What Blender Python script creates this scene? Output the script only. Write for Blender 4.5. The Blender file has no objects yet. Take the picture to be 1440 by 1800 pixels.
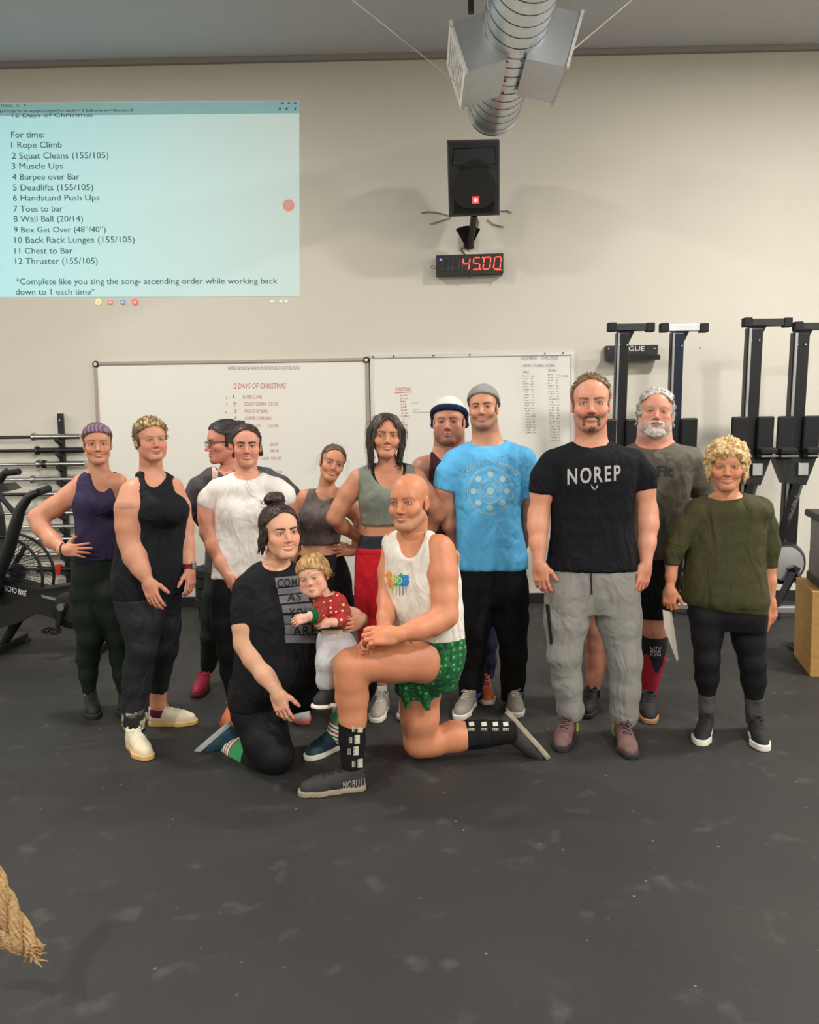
import bpy, bmesh, math, random
import numpy as np
from mathutils import Vector, Matrix, Quaternion
from mathutils.bvhtree import BVHTree

# ------------------------------------------------------------------ camera
sc = bpy.context.scene
COL = sc.collection
FPX, CX, CY = 1440.0, 720.0, 900.0
CAM_H = 1.52
PITCH, YAW, ROLL = math.radians(5.4), math.radians(0.98), math.radians(-0.81)
CAM_ROT = (Matrix.Rotation(YAW, 3, 'Z') @ Matrix.Rotation(math.pi / 2 - PITCH, 3, 'X') @ Matrix.Rotation(ROLL, 3, 'Z'))
cam_data = bpy.data.cameras.new('camera')
cam_data.sensor_fit = 'HORIZONTAL'
cam_data.sensor_width = 36.0
cam_data.lens = 36.0 * FPX / 1440.0
cam_data.clip_start = 0.05
cam = bpy.data.objects.new('camera', cam_data)
cam.matrix_world = Matrix.Translation((0, 0, CAM_H)) @ CAM_ROT.to_4x4()
COL.objects.link(cam)
sc.camera = cam

# ------------------------------------------------------------------ view, world
sc.view_settings.view_transform = 'Standard'
sc.view_settings.look = 'None'
sc.view_settings.gamma = 1.0
sc.view_settings.use_curve_mapping = False
sc.view_settings.exposure = -0.12
world = bpy.data.worlds.new('world')
sc.world = world
world.use_nodes = True
world.node_tree.nodes['Background'].inputs[0].default_value = (0.9, 0.95, 1.0, 1)
world.node_tree.nodes['Background'].inputs[1].default_value = 0.05

# ------------------------------------------------------------------ ceiling lamps of the hall (LED high bays)
CEIL_Z = 4.72
WALL_Y = 7.27
LAMP_COLOR = (1.0, 0.962, 0.905)


def high_bay(x, y, power, size=0.30, spread=math.pi):
    d = bpy.data.lights.new('high_bay_light', 'AREA')
    d.shape = 'DISK'
    d.size = size
    d.energy = power
    d.color = LAMP_COLOR
    d.spread = spread
    o = bpy.data.objects.new('high_bay_light', d)
    o.location = (x, y, CEIL_Z - 0.12)
    COL.objects.link(o)


for _x, _p in ((-7.9, 0.95), (-2.35, 0.9), (3.2, 1.38), (8.75, 1.9)):
    high_bay(_x, 4.55, 120 * _p, spread=math.pi)
    high_bay(_x, 0.0, 165 * _p)
    high_bay(_x, -4.4, 150 * _p)

# ------------------------------------------------------------------ helpers
def U(px, py, Y):
    """point on the sight line of photo pixel (px, py) at world depth Y (metres from the camera)"""
    d = CAM_ROT @ Vector(((px - CX) / FPX, -(py - CY) / FPX, -1.0))
    t = Y / d.y
    return Vector((d.x * t, Y, CAM_H + d.z * t))


def FL(px, py, z=0.0):
    """point of the floor seen at a photo pixel"""
    d = CAM_ROT @ Vector(((px - CX) / FPX, -(py - CY) / FPX, -1.0))
    t = (z - CAM_H) / d.z
    return Vector((d.x * t, d.y * t, z))


def pm(px, Y):
    """length in metres of px photo pixels at depth Y"""
    return px * Y / FPX


def lin(c):
    return tuple(((v / 255.0) / 12.92 if v / 255.0 <= 0.04045 else ((v / 255.0 + 0.055) / 1.055) ** 2.4) for v in c)


MATS = {}


def mat(name, color, rough=0.6, metal=0.0, var=0.0, vscale=8.0, bump=0.0, bscale=60.0, spec=0.5, emit=None, estr=0.0,
        stretch=(1, 1, 1), attr=None, sss=0.0, coat=0.0, var2=None, bdist=0.01, alpha=None):
    """procedural principled material; colour is sRGB 0-255"""
    if name in MATS:
        return MATS[name]
    m = bpy.data.materials.new(name)
    MATS[name] = m
    m.use_nodes = True
    nt = m.node_tree
    b = nt.nodes['Principled BSDF']
    c = lin(color)
    b.inputs['Base Color'].default_value = (*c, 1)
    b.inputs['Roughness'].default_value = rough
    b.inputs['Metallic'].default_value = metal
    b.inputs['Specular IOR Level'].default_value = spec
    if coat:
        b.inputs['Coat Weight'].default_value = coat
    if sss:
        b.inputs['Subsurface Weight'].default_value = sss
        b.inputs['Subsurface Radius'].default_value = (0.012, 0.005, 0.003)
        b.inputs['Subsurface Scale'].default_value = 1.0
    if emit:
        b.inputs['Emission Color'].default_value = (*lin(emit), 1)
        b.inputs['Emission Strength'].default_value = estr
    tc = nt.nodes.new('ShaderNodeTexCoord')
    mp = nt.nodes.new('ShaderNodeMapping')
    mp.inputs['Scale'].default_value = stretch
    nt.links.new(tc.outputs['Object'], mp.inputs[0])
    src = None
    if attr:
        a = nt.nodes.new('ShaderNodeVertexColor')
        a.layer_name = attr
        src = a.outputs['Color']
    if var > 0 or src is not None:
        n = nt.nodes.new('ShaderNodeTexNoise')
        n.inputs['Scale'].default_value = vscale
        n.inputs['Detail'].default_value = 5
        n.inputs['Roughness'].default_value = 0.6
        nt.links.new(mp.outputs[0], n.inputs['Vector'])
        r = nt.nodes.new('ShaderNodeMapRange')
        r.inputs['From Min'].default_value = 0.25
        r.inputs['From Max'].default_value = 0.75
        r.inputs['To Min'].default_value = 1 - var
        r.inputs['To Max'].default_value = 1 + var
        nt.links.new(n.outputs['Fac'], r.inputs['Value'])
        mx = nt.nodes.new('ShaderNodeMix')
        mx.data_type = 'RGBA'
        mx.blend_type = 'MULTIPLY'
        mx.inputs['Factor'].default_value = 1.0
        if src is not None:
            nt.links.new(src, mx.inputs['A'])
        else:
            mx.inputs['A'].default_value = (*c, 1)
        nt.links.new(r.outputs[0], mx.inputs['B'])
        nt.links.new(mx.outputs['Result'], b.inputs['Base Color'])
    if bump > 0:
        n2 = nt.nodes.new('ShaderNodeTexNoise')
        n2.inputs['Scale'].default_value = bscale
        n2.inputs['Detail'].default_value = 4
        nt.links.new(mp.outputs[0], n2.inputs['Vector'])
        bp = nt.nodes.new('ShaderNodeBump')
        bp.inputs['Strength'].default_value = bump
        bp.inputs['Distance'].default_value = bdist
        nt.links.new(n2.outputs['Fac'], bp.inputs['Height'])
        nt.links.new(bp.outputs[0], b.inputs['Normal'])
    return m


def tag(o, label=None, cat=None, group=None, kind=None):
    if label:
        o['label'] = label
    if cat:
        o['category'] = cat
    if group:
        o['group'] = group
    if kind:
        o['kind'] = kind
    return o


def empty(name, loc, label=None, cat=None, group=None):
    o = bpy.data.objects.new(name, None)
    o.empty_display_size = 0.1
    o.location = loc
    COL.objects.link(o)
    return tag(o, label, cat, group)


def put(name, me, m, parent=None, smooth=False):
    """link a mesh whose vertices are in world coordinates"""
    o = bpy.data.objects.new(name, me)
    if m is not None:
        if isinstance(m, (list, tuple)):
            for q in m:
                me.materials.append(q)
        else:
            me.materials.append(m)
    COL.objects.link(o)
    if parent is not None:
        o.parent = parent
        p, chain = parent, Matrix.Identity(4)
        while p is not None:
            chain = p.matrix_basis @ chain if p.parent is None else p.matrix_parent_inverse @ p.matrix_basis @ chain
            p = p.parent
        o.matrix_parent_inverse = chain.inverted()
    if smooth:
        me.polygons.foreach_set('use_smooth', [True] * len(me.polygons))
    return o


class MB:
    """collects shapes, builds one mesh object"""

    def __init__(s):
        s.v, s.f = [], []

    def add(s, vs, fs):
        o = len(s.v)
        s.v += [tuple(v) for v in vs]
        s.f += [tuple(i + o for i in f) for f in fs]
        return s

    def box(s, c, d, R=None, bev=0.0):
        """box of full size d; bev chamfers all edges"""
        c = Vector(c)
        h = [x / 2 for x in d]
        R = R or Matrix.Identity(3)
        if bev <= 0:
            vs = [c + R @ Vector((x * h[0], y * h[1], z * h[2])) for x in (-1, 1) for y in (-1, 1) for z in (-1, 1)]
            return s.add(vs, [(0, 1, 3, 2), (4, 6, 7, 5), (0, 4, 5, 1), (2, 3, 7, 6), (0, 2, 6, 4), (1, 5, 7, 3)])
        bm = bmesh.new()
        bmesh.ops.create_cube(bm, size=1.0)
        for v in bm.verts:
            v.co = Vector((v.co.x * d[0], v.co.y * d[1], v.co.z * d[2]))
        bmesh.ops.bevel(bm, geom=list(bm.edges), offset=bev, segments=2, affect='EDGES', profile=0.5)
        bm.verts.index_update()
        s.add([c + R @ v.co for v in bm.verts], [[v.index for v in f.verts] for f in bm.faces])
        bm.free()
        return s

    def tube(s, pts, r, n=10, caps=True, closed=False, flat=None):
        """tube through pts; r number or list"""
        pts = [Vector(p) for p in pts]
        N = len(pts)
        rr = r if isinstance(r, (list, tuple)) else [r] * N
        base = len(s.v)
        prev = None
        for i, p in enumerate(pts):
            if closed:
                t = pts[(i + 1) % N] - pts[i - 1]
            else:
                t = pts[min(i + 1, N - 1)] - pts[max(i - 1, 0)]
            t = t.normalized() if t.length > 1e-9 else Vector((0, 0, 1))
            if prev is None:
                a = Vector((0, 0, 1)) if abs(t.z) < 0.9 else Vector((1, 0, 0))
                u = t.cross(a).normalized()
            else:
                u = (prev - t * prev.dot(t))
                u = u.normalized() if u.length > 1e-9 else t.orthogonal().normalized()
            prev = u
            w = t.cross(u)
            for k in range(n):
                a = 2 * math.pi * k / n
                s.v.append(tuple(p + (u * math.cos(a) + w * math.sin(a)) * rr[i]))
        for i in range(N if closed else N - 1):
            a0, b0 = base + i * n, base + ((i + 1) % N) * n
            for k in range(n):
                k2 = (k + 1) % n
                s.f.append((a0 + k, a0 + k2, b0 + k2, b0 + k))
        if caps and not closed:
            s.f.append(tuple(base + k for k in reversed(range(n))))
            s.f.append(tuple(base + (N - 1) * n + k for k in range(n)))
        return s

    def cyl(s, a, b, r, r2=None, n=24):
        return s.tube([a, b], [r, r if r2 is None else r2], n)

    def lathe(s, o, axis, prof, n=32):
        """prof: list of (along, radius) about axis through o"""
        o, axis = Vector(o), Vector(axis).normalized()
        u = axis.orthogonal().normalized()
        w = axis.cross(u)
        base = len(s.v)
        for (h, r) in prof:
            for k in range(n):
                a = 2 * math.pi * k / n
                s.v.append(tuple(o + axis * h + (u * math.cos(a) + w * math.sin(a)) * r))
        for i in range(len(prof) - 1):
            for k in range(n):
                k2 = (k + 1) % n
                s.f.append((base + i * n + k, base + i * n + k2, base + (i + 1) * n + k2, base + (i + 1) * n + k))
        s.f.append(tuple(base + k for k in reversed(range(n))))
        s.f.append(tuple(base + (len(prof) - 1) * n + k for k in range(n)))
        return s

    def prism(s, poly, ext):
        """poly: 3-D points of a planar outline, extruded by vector ext"""
        n = len(poly)
        ext = Vector(ext)
        vs = [Vector(p) for p in poly] + [Vector(p) + ext for p in poly]
        fs = [tuple(range(n)), tuple(reversed(range(n, 2 * n)))]
        fs += [(i, i + n, (i + 1) % n + n, (i + 1) % n) for i in range(n)]
        return s.add(vs, fs)

    def build(s, name, m, parent=None, smooth=False, auto=None):
        me = bpy.data.meshes.new(name)
        me.from_pydata(s.v, [], s.f)
        bm = bmesh.new()
        bm.from_mesh(me)
        bmesh.ops.recalc_face_normals(bm, faces=list(bm.faces))
        bm.to_mesh(me)
        bm.free()
        o = put(name, me, m, parent, smooth)
        if smooth:
            sharpen(me)
        return o


def sharpen(me, ang=0.7):
    """mark sharp edges so smooth shading keeps its creases"""
    bm = bmesh.new()
    bm.from_mesh(me)
    for e in bm.edges:
        if len(e.link_faces) == 2 and e.calc_face_angle(0) > ang:
            e.smooth = False
    bm.to_mesh(me)
    bm.free()


def text_mesh(body, size, align='LEFT', res=3, shear=0.0, offset=0.0, spacing=1.0, xscale=1.0, bold=False):
    """vertices (n,2) and faces of a text set in the built-in font, size = cap height in metres"""
    cu = bpy.data.curves.new('txt', 'FONT')
    cu.body = body
    cu.size = size / 0.69
    cu.align_x = align
    cu.resolution_u = res
    cu.shear = shear
    cu.offset = offset
    cu.space_character = spacing
    o = bpy.data.objects.new('txt', cu)
    COL.objects.link(o)
    dg = bpy.context.evaluated_depsgraph_get()
    me = bpy.data.meshes.new_from_object(o.evaluated_get(dg))
    vs = [(v.co.x * xscale, v.co.y) for v in me.vertices]
    fs = [tuple(p.vertices) for p in me.polygons]
    bpy.data.objects.remove(o)
    bpy.data.curves.remove(cu)
    bpy.data.meshes.remove(me)
    return vs, fs


def flat_text(name, body, org, ux, uz, size, m, parent=None, **kw):
    """text laid flat at org, reading along ux, up along uz"""
    vs, fs = text_mesh(body, size, **kw)
    ux, uz, org = Vector(ux).normalized(), Vector(uz).normalized(), Vector(org)
    me = bpy.data.meshes.new(name)
    me.from_pydata([tuple(org + ux * x + uz * y) for x, y in vs], [], fs)
    return put(name, me, m, parent)

# ------------------------------------------------------------------ the hall
def rubber_floor_material():
    m = bpy.data.materials.new('rubber_floor')
    m.use_nodes = True
    nt = m.node_tree
    b = nt.nodes['Principled BSDF']
    b.inputs['Roughness'].default_value = 0.62
    b.inputs['Specular IOR Level'].default_value = 0.35
    tc = nt.nodes.new('ShaderNodeTexCoord')

    def noise(scale, detail=3):
        n = nt.nodes.new('ShaderNodeTexNoise')
        n.inputs['Scale'].default_value = scale
        n.inputs['Detail'].default_value = detail
        nt.links.new(tc.outputs['Object'], n.inputs['Vector'])
        return n

    def ramp(src, stops):
        r = nt.nodes.new('ShaderNodeValToRGB')
        while len(r.color_ramp.elements) < len(stops):
            r.color_ramp.elements.new(0.5)
        for e, (p, c) in zip(r.color_ramp.elements, stops):
            e.position = p
            e.color = (*c, 1)
        nt.links.new(src, r.inputs[0])
        return r

    big = ramp(noise(1.3, 6).outputs['Fac'], [(0.3, lin((43, 42, 41))), (0.7, lin((53, 52, 50)))])
    # fine chalk specks and scuffs
    vor = nt.nodes.new('ShaderNodeTexVoronoi')
    vor.inputs['Scale'].default_value = 15
    nt.links.new(tc.outputs['Object'], vor.inputs['Vector'])
    speck = ramp(vor.outputs['Distance'], [(0.0, (1, 1, 1)), (0.05, (1, 1, 1)), (0.09, (0, 0, 0))])
    gate = ramp(noise(5.0, 2).outputs['Fac'], [(0.50, (0, 0, 0)), (0.60, (0.6, 0.6, 0.6))])
    gm = nt.nodes.new('ShaderNodeMath')
    gm.operation = 'MULTIPLY'
    nt.links.new(speck.outputs[0], gm.inputs[0])
    nt.links.new(gate.outputs[0], gm.inputs[1])
    mx = nt.nodes.new('ShaderNodeMix')
    mx.data_type = 'RGBA'
    nt.links.new(gm.outputs[0], mx.inputs['Factor'])
    nt.links.new(big.outputs[0], mx.inputs['A'])
    mx.inputs['B'].default_value = (*lin((150, 146, 140)), 1)
    # pale scuffs
    scuff = ramp(noise(7.0, 9).outputs['Fac'], [(0.60, (0, 0, 0)), (0.74, (0.30, 0.30, 0.30))])
    mx2 = nt.nodes.new('ShaderNodeMix')
    mx2.data_type = 'RGBA'
    nt.links.new(scuff.outputs[0], mx2.inputs['Factor'])
    nt.links.new(mx.outputs['Result'], mx2.inputs['A'])
    mx2.inputs['B'].default_value = (*lin((104, 102, 100)), 1)
    grain = ramp(noise(420, 2).outputs['Fac'], [(0.3, (0.72, 0.72, 0.72)), (0.7, (1.28, 1.28, 1.28))])
    mm = nt.nodes.new('ShaderNodeMix')
    mm.data_type = 'RGBA'
    mm.blend_type = 'MULTIPLY'
    mm.inputs['Factor'].default_value = 1
    nt.links.new(mx2.outputs['Result'], mm.inputs['A'])
    nt.links.new(grain.outputs[0], mm.inputs['B'])
    nt.links.new(mm.outputs['Result'], b.inputs['Base Color'])
    bp = nt.nodes.new('ShaderNodeBump')
    bp.inputs['Strength'].default_value = 0.25
    bp.inputs['Distance'].default_value = 0.003
    nt.links.new(noise(260, 2).outputs['Fac'], bp.inputs['Height'])
    nt.links.new(bp.outputs[0], b.inputs['Normal'])
    return m


M_WALL = mat('painted_drywall', (212, 208, 196), 0.75, var=0.025, vscale=1.2, bump=0.05, bscale=180, spec=0.25)
M_CEIL = mat('grey_ceiling_paint', (206, 206, 210), 0.9, var=0.03, vscale=0.8, spec=0.1)
M_GAPSHADE = mat('shadow_gap_tone', (150, 145, 140), 0.8, var=0.02)  # darker tone stands in for the shade of the gap below the ceiling
M_BASE = mat('black_vinyl_base', (22, 22, 24), 0.5, var=0.1)
M_FLOOR = rubber_floor_material()
XL, XR, YB = -9.0, 10.0, -6.0
for nm, c, d, m in (
        ('floor', (0.5, (YB + WALL_Y) / 2, -0.05), (XR - XL, WALL_Y - YB + 0.4, 0.1), M_FLOOR),
        ('ceiling', (0.5, (YB + WALL_Y) / 2, CEIL_Z + 0.05), (XR - XL, WALL_Y - YB + 0.4, 0.1), M_CEIL),
        ('wall_back', (0.5, WALL_Y + 0.1, CEIL_Z / 2), (XR - XL, 0.2, CEIL_Z), M_WALL),
        ('wall_left', (XL - 0.1, (YB + WALL_Y) / 2, CEIL_Z / 2), (0.2, WALL_Y - YB + 0.4, CEIL_Z), M_WALL),
        ('wall_right', (XR + 0.1, (YB + WALL_Y) / 2, CEIL_Z / 2), (0.2, WALL_Y - YB + 0.4, CEIL_Z), M_WALL),
        ('wall_front', (0.5, YB - 0.1, CEIL_Z / 2), (XR - XL, 0.2, CEIL_Z), M_WALL)):
    tag(MB().box(c, d).build(nm, m), kind='structure')
tag(MB().box((0.5, WALL_Y - 0.008, 0.045), (XR - XL, 0.016, 0.09), bev=0.003).build('baseboard_back', M_BASE), kind='structure')
tag(MB().box((0.5, WALL_Y - 0.02, CEIL_Z - 0.022), (XR - XL, 0.04, 0.04)).build('shadow_gap_1', M_GAPSHADE), kind='structure')  # added strip in place of the dark shadow gap between wall and ceiling

# ------------------------------------------------------------------ common materials
M_BLACK = mat('black_plastic', (26, 26, 28), 0.45, var=0.08, vscale=20)
M_BLACKM = mat('black_powder_coat', (28, 29, 32), 0.4, var=0.06, vscale=30, metal=0.2)
M_NAVYM = mat('dark_navy_coat', (36, 44, 60), 0.35, var=0.05, metal=0.3)
M_STEEL = mat('chrome_steel', (205, 205, 205), 0.22, metal=1.0, var=0.06, vscale=15)
M_DARKSTEEL = mat('oxide_steel', (70, 68, 66), 0.35, metal=0.9, var=0.1)
M_ALU = mat('brushed_aluminium', (190, 192, 196), 0.35, metal=0.9, var=0.05)
M_RUBBER = mat('black_rubber', (24, 24, 25), 0.8, var=0.12, vscale=25, bump=0.1)
M_GALV = mat('galvanised_sheet', (200, 205, 208), 0.33, metal=0.95, var=0.10, vscale=7, bump=0.03, bscale=6)
M_SEAMD = mat('duct_seam', (120, 122, 124), 0.4, metal=0.9)
M_WHITE = mat('white_enamel', (226, 224, 218), 0.4, var=0.02)
M_WOOD = mat('plywood', (186, 142, 84), 0.55, var=0.16, vscale=5, stretch=(1, 1, 7), bump=0.08, bscale=30)

# ------------------------------------------------------------------ projected slide on the wall
YP = WALL_Y - 0.004


def slide_material():
    m = bpy.data.materials.new('projected_light')
    m.use_nodes = True
    nt = m.node_tree
    b = nt.nodes['Principled BSDF']
    b.inputs['Base Color'].default_value = (*lin((200, 200, 195)), 1)
    b.inputs['Roughness'].default_value = 0.8
    tc = nt.nodes.new('ShaderNodeTexCoord')
    sx = nt.nodes.new('ShaderNodeSeparateXYZ')
    nt.links.new(tc.outputs['Generated'], sx.inputs[0])
    r = nt.nodes.new('ShaderNodeValToRGB')
    r.color_ramp.elements[0].position = 0.16
    r.color_ramp.elements[0].color = (*lin((176, 248, 250)), 1)
    r.color_ramp.elements[1].position = 0.95
    r.color_ramp.elements[1].color = (*lin((206, 222, 210)), 1)
    nt.links.new(sx.outputs[0], r.inputs[0])
    nt.links.new(r.outputs[0], b.inputs['Emission Color'])
    b.inputs['Emission Strength'].default_value = 0.60
    b.inputs['Base Color'].default_value = (*lin((150, 165, 165)), 1)
    return m


slide = empty('projected_slide', U(200, 350, YP), 'pale cyan projected workout slide with dark text on the wall, upper left', 'projection')
S_LB, S_RB, S_RT, S_LT = U(-110, 523, YP), U(527, 521, YP), U(526, 177, YP), U(-110, 182, YP)
SUX = (S_RB - S_LB).normalized()
SUZ = Vector((0, 0, 1))
MB().prism([S_LB, S_RB, S_RT, S_LT], (0, 0.003, 0)).build('slide_light', slide_material(), slide)
M_TXT = mat('slide_text', (62, 92, 96), 0.8)
M_TXT2 = mat('slide_grey', (150, 196, 200), 0.8, emit=(150, 196, 200), estr=0.25)
SLIDE_LINES = [(20, 242, 'For time:'), (20, 260, '1 Rope Climb'), (21, 279, '2 Squat Cleans (155/105)'), (21, 297, '3 Muscle Ups'),
               (22, 316, '4 Burpee over Bar'), (23, 335, '5 Deadlifts (155/105)'), (23, 353, '6 Handstand Push Ups'),
               (24, 372, '7 Toes to bar'), (24, 390, '8 Wall Ball (20/14)'), (25, 409, '9 Box Get Over (48\u201d/40\u201d)'),
               (26, 427, '10 Back Rack Lunges (155/105)'), (26, 446, '11 Chest to Bar'), (27, 464, '12 Thruster (155/105)'),
               (28, 500, '*Complete like you sing the song- ascending order while working back'), (28, 518, 'down to 1 each time*')]
SLIDE_W = {0: 58, 1: 89, 2: 170, 3: 90, 4: 118, 5: 141, 6: 152, 7: 87, 8: 122, 9: 161, 10: 211, 11: 102, 12: 145, 13: 460, 14: 139}
YT = YP - 0.002


def fit_text(name, body, px, py, wpx, hpx, Y, m, parent, **kw):
    vs, fs = text_mesh(body, 1.0, **kw)
    x0, x1 = min(v[0] for v in vs), max(v[0] for v in vs)
    a, bb = U(px, py, Y), U(px + wpx, py, Y)
    sx = (bb - a).length / (x1 - x0)
    sz = pm(hpx, Y)
    # one mesh per word: split where the gap between glyphs is as wide as a space
    order = sorted(range(len(fs)), key=lambda i: min(vs[j][0] for j in fs[i]))
    words, right = [], None
    for i in order:
        l, r = min(vs[j][0] for j in fs[i]), max(vs[j][0] for j in fs[i])
        if right is None or l - right > 0.26:
            words.append([])
            right = r
        words[-1].append(fs[i])
        right = max(right, r)
    for wf in words:
        used = sorted({j for f in wf for j in f})
        ix = {j: q for q, j in enumerate(used)}
        me = bpy.data.meshes.new(name)
        me.from_pydata([tuple(a + SUX * ((vs[j][0] - x0) * sx) + SUZ * (vs[j][1] * sz)) for j in used], [], [tuple(ix[j] for j in f) for f in wf])
        o = put(name, me, m, parent)
    return o


for i, (px, py, t) in enumerate(SLIDE_LINES):
    fit_text('slide_line', t, px, py, SLIDE_W[i], 10.0, YT, M_TXT, slide)
# cropped heading under the browser bar, browser bar, icons
MB().prism([U(-110, 205, YT), U(526, 199, YT), U(526, 177.5, YT), U(-110, 182.5, YT)], (0, 0.001, 0)).build('browser_bar', M_TXT2, slide)
fit_text('slide_heading', '12 Days of Christmas', 21, 206, 142, 6, YT - 0.001, M_TXT, slide)
fit_text('browser_address', 'program.app/days?track=12&view=board', 0, 197, 233, 4, YT - 0.002, M_TXT, slide)
fit_text('browser_tab', 'Track   x   +', 0, 188, 46, 5, YT - 0.002, M_TXT, slide)
for k, px in enumerate((497, 508, 519)):
    MB().box(U(px, 181, YT - 0.002), (0.02, 0.001, 0.012)).build('window_button', M_TXT, slide)
for k, px in enumerate((492, 504, 519)):
    MB().box(U(px, 191, YT - 0.002), (0.014, 0.001, 0.018)).build('bar_icon', M_TXT, slide)
M_PINK = mat('slide_pink', (228, 140, 128), 0.8, emit=(228, 140, 128), estr=0.35)
MB().lathe(U(507.5, 361, YT), (0, -1, 0), [(0, pm(10, YT)), (0.001, pm(10, YT))], 28).build('chat_button', M_PINK, slide)
m_ = MB()
for dx in (-4, -1.3, 1.3, 4):
    m_.box(U(507.5 + dx, 361, YT - 0.003), (0.005, 0.001, 0.035))
m_.box(U(507.5, 357, YT - 0.003), (0.045, 0.001, 0.006)).box(U(507.5, 365, YT - 0.003), (0.045, 0.001, 0.006))
m_.build('chat_symbol', M_TXT2, slide)
for px, colr in ((173, (240, 225, 160)), (194, (225, 120, 120)), (216, (90, 140, 230)), (237, (235, 110, 100))):
    mm_ = mat('taskbar_%d' % px, colr, 0.8, emit=colr, estr=0.35)
    ic = MB().lathe(U(px, 531, YT), (0, -1, 0), [(0, pm(5.5, YT)), (0.001, pm(5.5, YT))], 20 if px in (173, 237) else 4).build('taskbar_icon', mm_, slide)
    MB().box(U(px, 531, YT - 0.002), (0.022, 0.001, 0.018)).build('icon_mark', M_WHITE, ic)
for px in (478, 494, 503):
    MB().box(U(px, 530, YT), (0.028, 0.001, 0.022), bev=0.0).build('status_icon', mat('status_light', (225, 225, 215), 0.8, emit=(225, 225, 215), estr=0.3), slide)

# ------------------------------------------------------------------ whiteboards
M_BOARD = mat('whiteboard_enamel', (232, 230, 222), 0.22, var=0.02, vscale=2, spec=0.45)
M_FRAME1 = mat('taupe_alu_frame', (168, 156, 146), 0.4, metal=0.4, var=0.04)
M_FRAME2 = mat('white_alu_frame', (214, 212, 210), 0.35, metal=0.3, var=0.03)
M_MRED = mat('red_marker', (196, 84, 78), 0.7)
M_MBLUE = mat('blue_marker', (96, 104, 150), 0.7)
M_MGREY = mat('faded_marker', (158, 150, 148), 0.7)
M_MBLK = mat('black_marker', (40, 40, 44), 0.6)
YB2 = WALL_Y - 0.022


def whiteboard(tl, tr, hgt, frame_m, label, corner):
    a, b = U(*tl, YB2), U(*tr, YB2)
    z1 = (a.z + b.z) / 2
    w = empty('whiteboard', ((a.x + b.x) / 2, WALL_Y, z1 - hgt), label, 'whiteboard')
    MB().box(((a.x + b.x) / 2, WALL_Y - 0.011, z1 - hgt / 2), (b.x - a.x - 0.02, 0.012, hgt - 0.02)).build('panel', M_BOARD, w)
    fw = 0.03
    for c, d in ((((a.x + b.x) / 2, WALL_Y - 0.014, z1 - fw / 2), (b.x - a.x, 0.028, fw)),
                 (((a.x + b.x) / 2, WALL_Y - 0.014, z1 - hgt + fw / 2), (b.x - a.x, 0.028, fw)),
                 ((a.x + fw / 2, WALL_Y - 0.014, z1 - hgt / 2), (fw, 0.028, hgt - 2 * fw)),
                 ((b.x - fw / 2, WALL_Y - 0.014, z1 - hgt / 2), (fw, 0.028, hgt - 2 * fw))):
        MB().box(c, d, bev=0.004).build('frame_rail', frame_m, w)
    if corner:
        for cx in (a.x + 0.02, b.x - 0.02):
            for cz in (z1 - 0.02, z1 - hgt + 0.02):
                cc = MB().lathe((cx, WALL_Y - 0.034, cz), (0, 1, 0), [(0, 0.024), (0.01, 0.03), (0.03, 0.03)], 16).build('corner_cap', M_BLACK, w)
                MB().lathe((cx, WALL_Y - 0.036, cz), (0, 1, 0), [(0, 0.014), (0.004, 0.016)], 16).build('cap_disc', M_FRAME2, cc)
        MB().box(((a.x + b.x) / 2, WALL_Y - 0.05, z1 - hgt - 0.004), (b.x - a.x - 0.3, 0.08, 0.012), bev=0.003).build('pen_tray', frame_m, w)
    else:
        for px in (656, 692, 762, 826, 958, 990):
            MB().lathe(U(px, 627 - (px - 656) * 0.02, YB2 - 0.008), (0, -1, 0), [(0, 0.008), (0.006, 0.007)], 10).build('screw', M_DARKSTEEL, w)
    return w


wb1 = whiteboard((164, 634), (648, 631), 1.22, M_FRAME1, 'long whiteboard with taupe frame and black corner caps, red handwriting', True)
wb2 = whiteboard((650, 623), (1010, 619), 1.22, M_FRAME2, 'whiteboard with white frame beside the long one, columns of blue handwriting', False)
YW1 = WALL_Y - 0.0185
rnd = random.Random(7)


def hand(parent, body, px, py, wpx, hpx, m):
    return fit_text('writing', body, px, py, wpx, hpx, YW1, m, parent, shear=0.12, offset=-0.012, res=2)


def squiggle(parent, px, py, wpx, hpx, m, dens=1.0):
    """an illegible handwritten word: a thin up-and-down pen stroke"""
    mb = MB()
    x = px
    while x < px + wpx - 0.8:                 # one uneven little stroke group per letter
        w = rnd.uniform(1.4, 2.4)
        k = rnd.choice((2, 3, 3, 4))
        pts = [U(x + w * rnd.uniform(-.1, 1.1) * (q + .5) / k, py - hpx * (rnd.uniform(.55, 1.05) if (q + k) % 2 else rnd.uniform(-.1, .35)), YW1) for q in range(k)]
        if k == 2:
            pts.append(U(x + w * .5, py - hpx * rnd.uniform(.2, .6), YW1))
        mb.tube(pts, 0.0013, 4)
        x += w + rnd.uniform(.4, .9)
    o = mb.build('writing', m, parent)
    o['kind'] = 'stuff'
    return o


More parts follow.
